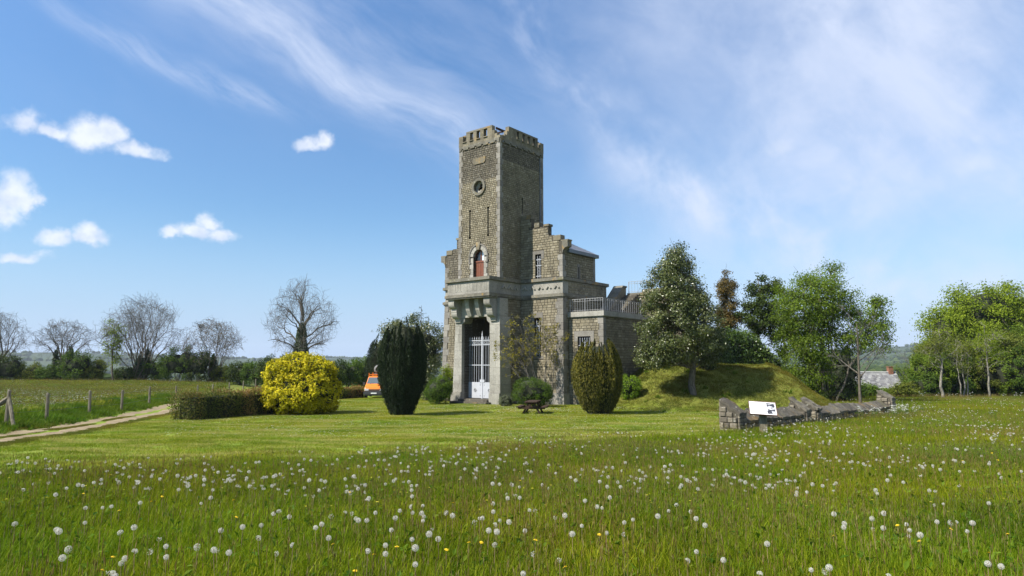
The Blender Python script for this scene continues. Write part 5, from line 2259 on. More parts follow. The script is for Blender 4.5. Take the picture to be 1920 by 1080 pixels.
def grow_bare(rg, base, dirs, length, radius, levels, kids, ratio, angle, wob=0.12, up=0.10, first=0.35, steps=5, kr=0.5):
    """winter branching, all branches of one level at once; returns tube segments and the twig ends"""
    P = np.array(base, float)
    D = unit(np.array(dirs, float))
    L = np.array(length, float)
    Rd = np.array(radius, float)
    S0, S1, A0, A1, lev = [], [], [], [], []
    tips = None
    for lv in range(levels):
        n = len(P)
        pts, dd, rr_ = [P.copy()], [D.copy()], [Rd.copy()]
        p, d = P.copy(), D.copy()
        for s in range(steps):
            d = unit(d + rg.normal(0, wob, (n, 3)) + np.array([0, 0, up]))
            q = p + d * (L / steps)[:, None]
            r0 = Rd * (1 - 0.72 * s / steps)
            r1 = Rd * (1 - 0.72 * (s + 1) / steps)
            S0.append(p)
            S1.append(q)
            A0.append(r0)
            A1.append(r1)
            p = q
            pts.append(p)
            dd.append(d)
            rr_.append(r1)
        tips = p
        if lv == levels - 1:
            break
        K = kids[lv]
        pts, dd, rr_ = np.array(pts), np.array(dd), np.array(rr_)
        nP, nD, nL, nR = [], [], [], []
        for k in range(K):
            f = first if lv == 0 else 0.22
            t = f + (1 - f) * (k + rg.uniform(0.2, 1, n)) / K
            i = np.clip((t * steps).astype(int), 0, steps)
            fr = np.clip(t * steps - i, 0, 1)
            i2 = np.minimum(i + 1, steps)
            ar = np.arange(n)
            q = pts[i, ar] * (1 - fr[:, None]) + pts[i2, ar] * fr[:, None]
            d0 = dd[i, ar]
            rnd = unit(np.cross(d0, rg.normal(0, 1, (n, 3))))
            an = angle[lv] * rg.uniform(0.65, 1.3, n)
            d1 = unit(d0 * np.cos(an)[:, None] + rnd * np.sin(an)[:, None])
            nP.append(q)
            nD.append(d1)
            nL.append(L * ratio[lv] * rg.uniform(0.8, 1.12, n) * (1.2 - 0.60 * t))
            nR.append(np.maximum(rr_[i, ar] * kr, 0.007))
        P, D, L, Rd = np.concatenate(nP), np.concatenate(nD), np.concatenate(nL), np.concatenate(nR)
    return np.concatenate(S0), np.concatenate(S1), np.concatenate(A0), np.concatenate(A1), tips


def grow_dome(rg, starts, ends, z0, rx, rz, r0, kids=(9, 6, 5), spread=(0.55, 0.32, 0.17), ctrl=0.35, rmin=0.0085):
    """branches that fan out evenly to a rounded crown: each child leaves its parent and heads for a point of the crown near the parent's tip"""
    S0, S1, A0, A1 = [], [], [], []
    P0, P1 = np.array(starts, float), np.array(ends, float)
    Rd = np.full(len(P0), r0) * rg.uniform(0.75, 1.15, len(P0))
    c = np.array([0, 0, z0])
    sc_ = np.array([rx, rx, rz])
    for lv in range(len(kids) + 1):
        n = len(P0)
        L = np.linalg.norm(P1 - P0, axis=1, keepdims=True)
        C = P0 + (P1 - P0) * 0.45 + np.array([0, 0, 1]) * L * (ctrl if lv == 0 else 0.10) * (0.6 if lv else 1) + rg.normal(0, 0.05, (n, 3)) * L
        m = 7 if lv == 0 else (5 if lv < 3 else 3)
        pts = []
        for k in range(m + 1):
            t = k / m
            p = (1 - t) ** 2 * P0 + 2 * t * (1 - t) * C + t * t * P1
            if 0 < k < m:
                p = p + rg.normal(0, 0.018, (n, 3)) * L
            pts.append(p)
        rr_ = [np.maximum(Rd * (1 - 0.80 * k / m), rmin * (1 if lv < 3 else 0.85)) for k in range(m + 1)]
        for k in range(m):
            S0.append(pts[k])
            S1.append(pts[k + 1])
            A0.append(rr_[k])
            A1.append(rr_[k + 1])
        if lv == len(kids):
            break
        nP0, nP1, nR = [], [], []
        for j in range(kids[lv]):
            f = 0.30 if lv == 0 else 0.18
            t = f + (0.97 - f) * (j + rg.uniform(0, 1, n)) / kids[lv]
            i = np.minimum((t * m).astype(int), m - 1)
            fr = (t * m - i)[:, None]
            ar = np.arange(n)
            A = np.array(pts)
            q = A[i, ar] * (1 - fr) + A[i + 1, ar] * fr
            d = rg.normal(0, 1, (n, 3)) * sc_ * spread[lv] * 0.62
            e = P1 * 0.55 + (q + (P1 - P0) * 0.42) * 0.45 + d
            v = (e - c) / sc_
            l = np.linalg.norm(v, axis=1, keepdims=True)
            lim = rg.uniform(0.75, 1.14, (n, 1))
            v = np.where(l > lim, v / l * lim, v)
            nP0.append(q)
            nP1.append(c + v * sc_)
            nR.append(np.maximum((Rd * (1 - 0.80 * t)) * 0.55, rmin))
        P0, P1, Rd = np.concatenate(nP0), np.concatenate(nP1), np.concatenate(nR)
    return np.concatenate(S0), np.concatenate(S1), np.concatenate(A0), np.concatenate(A1), P1


def dome_ends(rg, n, z0, rx, rz, lo=-0.15):
    """n crown points spread evenly over the part of the ellipsoid above the given height fraction"""
    i = np.arange(n) + 0.5
    z = 0.97 - (0.97 - lo) * i / n
    a = i * 2.39996 + rg.uniform(0, 6.28)
    r = np.sqrt(1 - np.clip(z, -1, 1) ** 2)
    k = rg.uniform(0.72, 1.06, n)
    return np.stack([rx * r * np.cos(a) * k, rx * r * np.sin(a) * k, z0 + rz * z * k], 1)


def make_bare(name, x, y, spec, label, group=None, seed=1, ivy=None, leaves=None, minr=0.012, cat='tree', dome=None):
    rg = np.random.default_rng(seed)
    e = empty(name, (x, y, h1(x, y)), 0, label, cat, group)
    P0, P1, R0, R1, tips = grow_dome(rg, **spec) if 'starts' in spec else grow_bare(rg, **spec)
    R0, R1 = np.maximum(R0, minr), np.maximum(R1, minr * 0.8)
    if dome:
        # shoots that outgrow the crown's rounded outline bend back into it
        z0, rx, rz = dome

        def fit(P):
            d = P - np.array([0, 0, z0])
            q = np.sqrt((d[:, 0] / rx) ** 2 + (d[:, 1] / rx) ** 2 + (d[:, 2] / rz) ** 2)
            g = np.where(q > 0.72, 0.72 + 0.28 * np.tanh((q - 0.72) / 0.36), q)
            return np.where((P[:, 2:3] < 0.5), P, np.array([0, 0, z0]) + d * (g / np.maximum(q, 1e-6))[:, None])
        P0, P1, tips = fit(P0), fit(P1), fit(tips)
    big = R0 > 0.045
    V1_, F1_ = tube_arrays(P0[big], P1[big], R0[big], R1[big], 6)
    link('trunk', mesh_np('trunk', V1_, F1_, M['bark'], np.full(len(F1_), 0.5), smooth=True), e)
    V2_, F2_ = tube_arrays(P0[~big], P1[~big], R0[~big], R1[~big], 3)
    link('twigs', mesh_np('twigs', V2_, F2_, M['twig'], np.full(len(F2_), 0.5)), e)
    if leaves:
        mat, n, sz, sprd = leaves
        k = rg.integers(0, len(tips), n)
        C = tips[k] + rg.normal(0, sprd, (n, 3))
        V, F = leaf_arrays(rg, C, np.tile([0, 0, 0.6], (n, 1)), sz, 0.6)
        link('crown', mesh_np('crown', V, F, mat, rg.uniform(0, 1, n)), e)
    if ivy:
        ells, n, sz = ivy
        cc, cn = ell_points(rg, n, ells, 0.75)
        V, F = leaf_arrays(rg, cc, cn + np.array([0, 0, 0.2]), sz, 0.8)
        link('ivy', mesh_np('ivy', V, F, LF_['ivy'], rg.beta(2, 2, n)), e)
        cv, cf = blob_core(ells, 0.75, rg)
        link('ivy_stems', mesh_np('ivy_stems', cv, cf, LF_['core']), e)  # added solid under the ivy, shade painted into its colour
    return e


def make_yew(name, x, y, h, rad, prof, mat, label, nst=60, per=420, spindle=0.24, size=0.14, seed=1, cat='yew', group=None, corescale=0.80, tipy=0.35):
    """fastigiate yew: upright spindles of needles packed round a closed core"""
    rg = np.random.default_rng(seed)
    e = empty(name, (x, y, h1(x, y)), 0, label, cat, group)
    tt = np.linspace(0, 1, len(prof))
    Cs, Ns, Ti = [], [], []
    for k in range(nst):
        ring_ = k / nst
        a = k * 2.39996 + rg.uniform(-0.15, 0.15)
        q = math.sqrt(rg.uniform(0.45, 1.0))
        tend = np.clip(1.03 - 0.24 * (q - 0.45) / 0.55 + rg.uniform(-0.10, 0.05), 0.5, 1.04)
        tbeg = rg.uniform(-0.02, 0.10) if k % 2 else rg.uniform(0.1, 0.45)
        t = rg.uniform(tbeg, tend, per)
        u = (t - tbeg) / (tend - tbeg)
        rr_ = np.interp(t, tt, prof) * rad * (0.72 + 0.26 * q) * (1 + 0.07 * math.sin(2 * a + seed) + 0.05 * math.sin(5 * a + 2 * seed) + rg.normal(0, 0.03))
        sp = spindle * (1 - u ** 5) * (0.65 + 0.35 * np.sin(u * 3.1)) * rg.uniform(0.8, 1.2)
        off = unit(rg.normal(0, 1, (per, 3))) * np.array([1, 1, 0.6])
        C = np.stack([rr_ * math.cos(a), rr_ * math.sin(a), t * h], 1) + off * sp[:, None] * rg.uniform(0.7, 1.05, (per, 1))
        Cs.append(C)
        Ns.append(off)
        Ti.append(np.clip(rg.beta(2, 2, per) * 0.75 + tipy * (off @ np.array([math.cos(a), math.sin(a), 0.3])) * (0.3 + 0.7 * t), 0, 1))
    C, N, Ti = np.concatenate(Cs), np.concatenate(Ns), np.concatenate(Ti)
    keep = C[:, 2] > 0.02
    C, N, Ti = C[keep], N[keep], Ti[keep]
    T = np.stack([N[:, 0] * 0.5, N[:, 1] * 0.5, np.full(len(N), 1.0)], 1) + rg.normal(0, 0.25, (len(N), 3))
    V, F = leaf_arrays(rg, C, N, size, 0.34, T=T, jitter=0.4)
    link('foliage', mesh_np('foliage', V, F, mat, Ti), e)
    # closed core
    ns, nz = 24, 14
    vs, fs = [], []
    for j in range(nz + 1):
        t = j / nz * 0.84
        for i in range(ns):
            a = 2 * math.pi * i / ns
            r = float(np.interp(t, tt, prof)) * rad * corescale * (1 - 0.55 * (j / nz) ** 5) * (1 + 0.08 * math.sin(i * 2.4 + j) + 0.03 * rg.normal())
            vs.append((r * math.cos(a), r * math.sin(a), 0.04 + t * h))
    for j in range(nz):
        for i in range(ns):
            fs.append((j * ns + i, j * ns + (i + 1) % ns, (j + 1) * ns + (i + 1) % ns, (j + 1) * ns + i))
    link('inner_twigs', mesh_np('inner_twigs', vs, np.array(fs), LF_['core']), e)  # added light-blocking body behind the needles, coloured as shade
    b = MB()
    b.cyl((0, 0, -0.3), (0, 0, 0.5), 0.22, 0.18, 8)
    b.obj('trunk', M['bark'], e)
    return e


def make_hedge(name, p0, p1, wid, hgt, mat, label, n=9000, size=0.09, seed=1, core=0.84, topjit=0.11):
    rg = np.random.default_rng(seed)
    p0, p1 = np.array(p0, float), np.array(p1, float)
    L = np.linalg.norm(p1 - p0)
    ang = math.atan2(*(p1 - p0)[::-1])
    mid = (p0 + p1) / 2
    g = h1(*mid)
    e = empty(name, (mid[0], mid[1], g), ang, label, 'hedge')
    A = {'top': L * wid, 's': 2 * L * hgt, 'e': 2 * wid * hgt}
    tot = sum(A.values())
    C, N = [], []
    for key, ar in A.items():
        k = int(n * ar / tot)
        u, v = rg.uniform(-1, 1, k), rg.uniform(-1, 1, k)
        sg = rg.choice([-1, 1], k)
        if key == 'top':
            C.append(np.stack([u * L / 2, v * wid / 2, np.full(k, hgt)], 1))
            N.append(np.tile([0, 0, 1.0], (k, 1)))
        elif key == 's':
            C.append(np.stack([u * L / 2, sg * wid / 2, (v + 1) / 2 * hgt], 1))
            N.append(np.stack([np.zeros(k), sg, np.zeros(k)], 1))
        else:
            C.append(np.stack([sg * L / 2, u * wid / 2, (v + 1) / 2 * hgt], 1))
            N.append(np.stack([sg, np.zeros(k), np.zeros(k)], 1))
    C, N = np.concatenate(C), np.concatenate(N).astype(float)
    wave = 0.09 * np.sin(C[:, 0] * 2.1 + C[:, 2] * 3) + 0.06 * np.sin(C[:, 0] * 5.3 + C[:, 1] * 4 + 1)
    C = C + N * (wave[:, None] + rg.normal(0, topjit, (len(C), 1)) - 0.03)
    ca, sa = math.cos(ang), math.sin(ang)
    wx, wy = mid[0] + C[:, 0] * ca - C[:, 1] * sa, mid[1] + C[:, 0] * sa + C[:, 1] * ca
    gz = H(wx, wy) - g
    C[:, 2] += gz
    V, F = leaf_arrays(rg, C, N + np.array([0, 0, 0.3]), size, 0.65)
    C[:, 2] -= 0.16 * np.clip(np.abs(C[:, 1]) / (wid / 2) - 0.55, 0, 1) ** 2 * (N[:, 2] > 0.5) * 2
    tint = np.clip(rg.beta(2, 2, len(C)) * 0.9 + 0.25 * np.sin(C[:, 0] * 1.1 + 0.6) + 0.15 * np.sin(C[:, 0] * 3.7) + 0.30 * (N[:, 2]), 0, 1)
    link('foliage', mesh_np('foliage', V, F, mat, tint), e)
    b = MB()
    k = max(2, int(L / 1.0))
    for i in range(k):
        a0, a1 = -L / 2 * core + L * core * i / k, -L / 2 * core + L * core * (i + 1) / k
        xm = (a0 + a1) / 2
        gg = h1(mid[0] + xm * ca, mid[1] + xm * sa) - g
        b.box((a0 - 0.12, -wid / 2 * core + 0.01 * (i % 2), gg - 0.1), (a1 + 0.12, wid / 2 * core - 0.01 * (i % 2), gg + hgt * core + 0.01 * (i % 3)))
    b.obj('inner_twigs', LF_['core'], e)  # added dark boxes that stand for shade inside the hedge
    return e


# ------------------------------------------------------------------ plants by the tower
make_yew('yew_tree', -6.2, 39.0, 5.75, 1.30, [0.42, 0.62, 0.82, 0.95, 1.0, 1.0, 0.98, 0.90, 0.74, 0.45], LF_['yew'],
         'large very dark clipped yew left of the tower porch', 62, 760, 0.235, 0.125, 11)
make_yew('yew_tree', -13.2, 70.5, 6.6, 1.7, [0.7, 0.85, 0.95, 1.0, 1.0, 0.95, 0.88, 0.75, 0.55, 0.3], LF_['yew'],
         'dark yew standing behind the orange van', 50, 300, 0.3, 0.17, 12)
make_yew('golden_yew', 4.98, 40.0, 4.55, 1.36, [0.55, 0.72, 0.86, 0.96, 1.0, 1.0, 0.97, 0.88, 0.72, 0.42], LF_['goldyew'],
         'egg shaped golden yew on the lawn before the side annex', 64, 700, 0.205, 0.115, 19, tipy=0.55, corescale=0.82)
make_bush('golden_bush', across(568, 40), 40.2, [(0, 0, 1.5, 2.1, 1.9, 1.6), (0.1, 0, 2.15, 1.75, 1.6, 1.40), (-0.25, -0.2, 1.0, 2.05, 1.9, 1.1), (1.15, -0.3, 2.35, 0.85, 0.9, 0.8), (-1.15, -0.5, 2.3, 0.85, 0.9, 0.9), (-0.2, -0.6, 2.75, 0.9, 0.9, 0.75), (0.7, -0.9, 1.5, 1.2, 1.1, 1.1), (1.5, 0, 1.2, 0.75, 1.2, 1.1)], LF_['yellow'],
          'big rounded bush of bright yellow leaves', 'bush', 34000, 0.13, (1000, 0.23), 0.76, None, 0.55, 21, inner=0.82)
make_hedge('clipped_hedge', (-16.6, 34.6), (-13.9, 41.2), 1.25, 1.34, LF_['hedge'], 'low clipped russet and green hedge left of the yellow bush', 15000, 0.085, 22)
make_hedge('clipped_hedge', (-16.6, 60.5), (-14.3, 65.5), 1.2, 0.95, LF_['hedge'], 'low clipped hedge behind the yellow bush, near the van', 6000, 0.11, 23)
make_bush('round_bush', 1.35, 46.6, [(0, 0, 0.95, 1.35, 1.25, 0.95), (-0.2, 0, 1.25, 1.0, 1.0, 0.72), (0.55, 0.1, 0.85, 0.85, 0.9, 0.85)], LF_['green'],
          'rounded fresh green bush at the foot of the tower wall behind the picnic table', 'bush', 11000, 0.075, (300, 0.18), 0.74, None, 0.4, 24, inner=0.9)
make_bush('grey_bush', -0.42, 47.6, [(0, 0, 0.36, 0.50, 0.45, 0.38)], LF_['grey'],
          'small grey green bush beside the right porch pillar', 'bush', 2200, 0.07, (80, 0.10), 0.75, None, 0.4, 25, inner=0.85)
make_bush('round_bush', -5.45, 51.0, [(0, 0, 0.95, 0.98, 0.95, 0.98), (0.2, 0, 1.3, 0.7, 0.7, 0.72)], LF_['green'],
          'dark green bush at the left porch pillar', 'bush', 7000, 0.085, (200, 0.2), 0.74, None, 0.45, 26, inner=0.88)
make_bush('yellow_shrub', -4.95, 54.6, [(0, 0, 1.3, 0.75, 0.7, 1.3), (-0.3, 0.1, 1.6, 0.5, 0.5, 1.3)], LF_['lime'],
          'yellow green shrub against the left wing of the tower', 'shrub', 5000, 0.11, (120, 0.24), 0.6, None, 0.45, 27, inner=0.6)
make_bush('speckled_shrub', across(803, 58), 58, [(0, 0, 1.0, 0.95, 0.9, 1.1), (-0.4, 0, 1.7, 0.8, 0.8, 0.9)], LF_['holly'],
          'loose cream speckled shrub between the yew and the porch', 'shrub', 4500, 0.13, (110, 0.28), 0.6, None, 0.5, 28, inner=0.6)
make_bush('round_bush', across(1177, 46.3), 46.3, [(0, 0, 0.78, 0.80, 0.80, 0.80)], LF_['bright'],
          'small bright green ball of a bush beside the side annex', 'bush', 5000, 0.085, (150, 0.17), 0.76, None, 0.55, 29, inner=0.9)
make_tree('holly_tree', across(770, 64), 64, 5.4, 0.16, [(-0.4, 0, 5.6, 2.2, 2.0, 2.5), (1.6, 0, 4.6, 2.0, 1.8, 2.9), (-1.6, 0, 5.2, 1.5, 1.4, 2.2), (0.2, 0, 2.8, 2.6, 1.8, 2.4)], LF_['holly'],
          'cream speckled holly rising behind the big yew', 130, 22000, 0.55, 0.16, None, 31, core=0.45)


def sapling(x, y, h, label, seed):
    rg = np.random.default_rng(seed)
    e = empty('conifer_sapling', (x, y, h1(x, y)), 0, label, 'conifer', 'thin bare conifers behind the yew')
    b = [(np.array([[0, 0, -0.3]]), np.array([[0.03, 0, h]]), [0.07], [0.015])]
    C = []
    for k in range(34):
        z = h * (0.42 + 0.57 * k / 34)
        a = k * 2.4
        L = (h - z) * 0.30 + 0.12
        q = np.array([[L * math.cos(a), L * math.sin(a), z + L * 0.12]])
        b.append((np.array([[0, 0, z]]), q, [0.020], [0.008]))
        for m_ in range(9):
            C.append(np.array([0, 0, z]) + (q[0] - np.array([0, 0, z])) * rg.uniform(0.2, 1))
    V, F = join_arrays([tube_arrays(*s, 4) for s in b])
    link('trunk', mesh_np('trunk', V, F, M['bark'], np.full(len(F), 0.5)), e)
    C = np.array(C) + rg.normal(0, 0.04, (len(C), 3))
    V, F = leaf_arrays(rg, C, np.tile([0, 0, 0.5], (len(C), 1)), 0.13, 0.3)
    link('crown', mesh_np('crown', V, F, LF_['dark'], rg.uniform(0, 1, len(C))), e)


sapling(across(789, 66), 66, 8.8, 'thin taller conifer tip showing above the holly left of the tower', 41)
sapling(across(803, 67), 67, 7.9, 'thin shorter conifer tip just left of the tower', 42)


# climbing shrub with young yellow leaves on bare stems
def climber():
    rg = np.random.default_rng(51)
    x, y = 2.15, 48.3
    e = empty('wall_shrub', (x, y, h1(x, y)), 0, 'straggling bare stemmed shrub with young yellow leaves against the tower', 'shrub')
    S = grow_bare(rg, [(0.3 * math.cos(a), 0.2 * math.sin(a), -0.1) for a in range(9)],
                  [(-0.62, 0.1, 1), (-0.38, 0.0, 1), (-0.15, -0.1, 1), (0.02, 0.1, 1), (0.16, 0, 1), (0.30, -0.1, 1), (-0.85, -0.05, 0.9), (0.1, 0.1, 1), (-0.25, 0.1, 1)],
                  [5.4, 5.8, 5.7, 5.6, 5.5, 5.2, 5.0, 4.6, 5.2], [0.030] * 9, 4, (6, 4, 3), (0.38, 0.42, 0.5), (0.6, 0.75, 0.8), 0.10, 0.02, 0.4)
    P0, P1, R0, R1, tips = S
    V, F = tube_arrays(P0, P1, np.maximum(R0, 0.009), np.maximum(R1, 0.007), 4)
    link('stem', mesh_np('stem', V, F, M['twig'], np.full(len(F), 0.5)), e)
    n = 2700
    pick = tips[rg.choice(len(tips), int(len(tips) * 0.55), replace=False)]
    pick = pick[(pick[:, 2] > 1.6)]
    k = rg.integers(0, len(pick), n)
    C = pick[k] + rg.normal(0, 0.07, (n, 3))
    V, F = leaf_arrays(rg, C, np.tile([0, 0, 0.7], (n, 1)), 0.13, 0.5)
    link('foliage', mesh_np('foliage', V, F, LF_['climber'], rg.uniform(0, 1, n)), e)


climber()

# ------------------------------------------------------------------ right of the tower
make_tree('variegated_holly', across(1297, 45.2), 45.2, 8.6, 0.26,
          [(-1.0, 0, 4.6, 2.85, 2.6, 2.6), (-1.0, 0, 6.6, 2.25, 2.1, 2.3), (-1.0, 0, 7.7, 1.65, 1.6, 1.9), (-0.95, 0, 8.9, 0.95, 0.9, 1.5), (-2.0, 0, 3.4, 1.8, 1.7, 1.6), (0.5, 0, 4.3, 1.7, 1.6, 2.2), (0.6, -0.2, 3.2, 1.4, 1.3, 1.3), (-2.2, -0.3, 2.6, 1.5, 1.4, 1.2)], LF_['holly'],
          'tall conical holly with cream speckled leaves on the grassy mound', 340, 60000, 0.42, 0.125, None, 61, 'bark', 0.4, 0.62, inner=0.5, core=0.0, start=0.22, up=0.35)
make_bush('dark_shrub', across(1322, 49), 49.0, [(0, 0, 1.4, 0.9, 0.9, 1.5), (0.3, 0, 1.9, 0.75, 0.7, 1.2)], LF_['yew'],
          'almost black evergreen shrub behind the holly trunk', 'shrub', 6000, 0.12, (200, 0.25), 0.74, None, 0.5, 62, inner=0.85)
make_bush('low_holly', across(1228, 50.5), 50.5, [(0, 0, 0.55, 1.0, 0.8, 0.6), (0.6, 0.2, 0.8, 0.7, 0.7, 0.6)], LF_['holly'],
          'low spreading holly bush against the annex under the tall holly', 'bush', 2600, 0.12, (70, 0.22), 0.0, None, 0.6, 63, inner=0.5)
make_tree('bronze_conifer', across(1362, 62), 62, 9.2, 0.17, [(0, 0, 5.6, 1.15, 1.1, 2.5), (0.05, 0, 7.6, 0.75, 0.7, 1.8), (0.1, 0, 4.6, 1.3, 1.2, 1.3)], LF_['orange'],
          'slim bronze coloured conifer right of the holly', 90, 13000, 0.38, 0.14, None, 64, start=0.3, inner=0.3)
make_hedge('laurel_hedge', (across(1340, 55.5), 55.2), (across(1475, 57), 57.0), 1.9, 2.6, LF_['laurel'], 'glossy laurel hedge along the top of the mound', 13000, 0.17, 65, topjit=0.22)
make_bush('yellow_shrub', across(1487, 57), 56.5, [(0, 0, 0.7, 0.5, 0.5, 0.85)], LF_['lime'],
          'small yellow shrub at the right end of the laurel hedge', 'shrub', 1600, 0.10, (60, 0.2), 0.5, None, 0.5, 66, inner=0.5)
make_bush('laurel_bush', across(1452, 56), 56.2, [(0, 0, 0.9, 1.5, 1.1, 1.0), (-0.9, 0, 1.1, 1.1, 1.0, 1.1)], LF_['laurel'],
          'spreading glossy laurel bush in front of the laurel hedge', 'bush', 7000, 0.16, (150, 0.25), 0.8, None, 0.55, 67, inner=0.8)
make_tree('dark_holly_tree', across(1424, 61), 61, 10.5, 0.17, [(0, 0, 8.2, 1.4, 1.4, 2.6), (0.5, 0, 6.2, 1.3, 1.3, 2.4), (-0.8, 0, 7.0, 1.1, 1.1, 1.8), (0.9, 0, 9.2, 1.2, 1.2, 1.6)], LF_['dark'],
          'tall thin dark leaved tree behind the laurel hedge', 90, 11000, 0.42, 0.17, None, 68, start=0.35, inner=0.3)
make_tree('dark_holly_tree', across(1463, 62), 62, 10.6, 0.17, [(0, 0, 8.6, 1.5, 1.4, 2.4), (0.4, 0, 6.0, 1.5, 1.4, 2.6)], LF_['olive'],
          'brownish tall tree partly hidden behind the green multi-stemmed tree', 60, 8500, 0.5, 0.17, None, 69, start=0.35, inner=0.3)
make_tree('multi_stemmed_tree', across(1535, 52.5), 52.5, 9.6, 0.13, [(-0.9, 0, 7.4, 2.6, 2.4, 3.2), (0.7, 0.3, 8.2, 2.3, 2.2, 2.8), (-1.6, -0.2, 5.0, 1.9, 1.8, 2.3), (1.6, 0, 6.0, 1.9, 1.9, 2.4), (-0.6, 0, 4.0, 2.4, 2.0, 1.9), (-1.2, -0.2, 2.4, 2.0, 1.5, 1.6)], LF_['fresh'],
          'large fresh green tree fanning out in many stems beside the mound', 270, 38000, 0.55, 0.14, None, 70, 'bark', 0.6, 0.6, trunks=9, inner=0.25, start=0.3, limb_r=0.4, spread=0.45)
make_tree('leaning_tree', across(1552, 52), 51.6, 6.6, 0.10, [(3.0, 0, 6.0, 1.5, 1.4, 1.7), (3.9, 0.1, 7.2, 1.0, 1.0, 1.2), (1.9, 0, 4.6, 1.3, 1.3, 1.1), (3.6, 0, 4.9, 1.1, 1.1, 1.0)], LF_['fresh'],
          'sparse tree leaning right out of the multi-stemmed clump', 75, 6500, 0.45, 0.145, None, 71, 'bark', 0.8, 0.6, trunks=1, lean=3.2, inner=0.2, start=0.25, limb_r=0.5)
make_bush('dark_evergreen', across(1577, 60), 60, [(0, 0, 2.3, 1.3, 1.2, 2.4), (-0.7, 0, 1.5, 1.3, 1.2, 1.6)], LF_['yew'],
          'dark evergreen bush right of the multi-stemmed tree', 'bush', 7000, 0.16, (220, 0.3), 0.74, None, 0.5, 72, inner=0.82)
make_bush('undergrowth_bush', across(1515, 53), 52.6, [(0, 0, 0.7, 1.6, 0.9, 0.8), (0.8, 0, 0.9, 0.9, 0.8, 0.9)], LF_['dark'],
          'dark undergrowth bush at the foot of the multi-stemmed tree', 'bush', 4500, 0.13, (120, 0.25), 0.7, None, 0.5, 73, inner=0.7)
spec = dict(base=[(0, 0, -0.2)], dirs=[(0.0, 0, 1)], length=[6.0], radius=[0.11], levels=4, kids=(11, 6, 4), ratio=(0.46, 0.42, 0.45), angle=(0.85, 0.7, 0.7), wob=0.05, up=0.05, first=0.30)
make_bare('young_tree', across(1605, 47.5), 47.5, spec, 'young nearly bare tree with a slim dark trunk behind the wall', None, 74, leaves=(LF_['fresh'], 420, 0.13, 0.15), minr=0.010)

for i, (x_, y_, r_, hh_) in enumerate(((21.2, 54.6, 1.1, 1.5), (22.1, 53.2, 1.0, 1.2), (22.9, 51.9, 0.9, 1.0), (24.6, 52.4, 1.1, 1.3))):
    make_bush('undergrowth_bush', x_, y_, [(0, 0, hh_ * 0.45, r_, r_, hh_ * 0.5), (r_ * 0.5, 0.1, hh_ * 0.5, r_ * 0.6, r_ * 0.6, hh_ * 0.45)], LF_['dark'], 'dark low bush ' + ('behind the crest of the mound', 'on the right shoulder of the mound', 'at the right foot of the mound', 'under the leaning tree')[i], 'bush', 2600, 0.12, (80, 0.22), 0.7, None, 0.55, 160 + i, inner=0.7)
# scrub between the cottage and the meadow
scr = [(1560, 62, 1.6, 1.5, 'olive'), (1590, 70, 2.2, 2.0, 'fresh'), (1632, 78, 2.6, 2.4, 'green'), (1668, 92, 2.8, 4.6, 'olive'), (1700, 76, 2.2, 2.6, 'olive'), (1720, 66, 1.8, 2.4, 'green'),
       (1610, 98, 3.2, 5.2, 'dark'), (1648, 104, 3.6, 5.8, 'olive'), (1692, 100, 3.4, 6.2, 'dark'), (1735, 96, 3.2, 6.6, 'olive'), (1575, 104, 3.2, 5.0, 'green'), (1655, 68, 1.3, 1.1, 'fresh'), (1690, 63, 1.3, 1.4, 'olive'), (1620, 66, 1.2, 1.2, 'green')]
wd = {'olive': 'olive green', 'fresh': 'fresh green', 'green': 'mid green', 'dark': 'dark green'}
nth = ('', 'left part of the scrub, nearest the clump', 'left of the cottage', 'before the cottage', 'beyond the cottage chimney', 'right of the cottage gable', 'by the right wood edge', 'behind the left half of the cottage')
where = ['below the leaning tree', 'left of the cottage roof', 'hiding the foot of the cottage', 'beyond the cottage chimney', 'right of the cottage gable', 'at the left foot of the right hand wood', 'far behind the left end of the cottage roof',
         'far behind the middle of the cottage roof', 'far behind the right end of the cottage roof', 'far behind, left of the lime tree', 'far behind the leaning tree', 'low, just above the wall end', 'low, at the meadow edge right of the wall end', 'low, left of the far wall pillar']
for i, (px, d, r, hh, mt) in enumerate(scr):
    make_bush('scrub_bush', across(px, d), d, [(0, 0, hh * 0.5, r, r * 0.8, hh * 0.52), (r * 0.4, 0, hh * 0.62, r * 0.6, r * 0.6, hh * 0.42), (-r * 0.5, 0, hh * 0.45, r * 0.6, r * 0.6, hh * 0.45)], LF_[mt],
              wd[mt] + ' scrub ' + where[i], 'shrub', 3600, 0.16 if d < 80 else 0.22, (90, 0.35), 0.55, 'scrub round the cottage', 0.55, 80 + i, inner=0.5)

# wood on the right
make_tree('lime_tree', across(1838, 78), 78, 11.6, 0.40, [(0.6, 0, 11.2, 5.0, 4.2, 4.2), (-3.2, 0, 9.3, 3.4, 3.0, 3.3), (4.2, 0, 10.2, 3.8, 3.2, 3.6), (0.5, 0, 7.0, 6.2, 4.0, 3.6), (1.0, -0.5, 4.6, 6.4, 4.0, 2.8), (-4.8, 0, 6.4, 2.4, 2.2, 2.6)], LF_['lime'],
          'great round crowned lime green tree towering over the right hand wood', 520, 90000, 0.85, 0.24, None, 101, inner=0.6, start=0.35, limb=0.35, core=0.66)
wood = [(1752, 70, 6.4, 2.0, 'olive', 'bronze green tree at the left edge of the right hand wood'), (1800, 69, 6.2, 2.2, 'olive', 'olive tree in the wood, right of the first pale trunk'),
        (1880, 68, 7.0, 2.4, 'olive', 'olive tree in the wood near the right edge of the picture'), (1925, 70, 8.0, 2.6, 'fresh', 'green tree at the very right edge of the wood')]
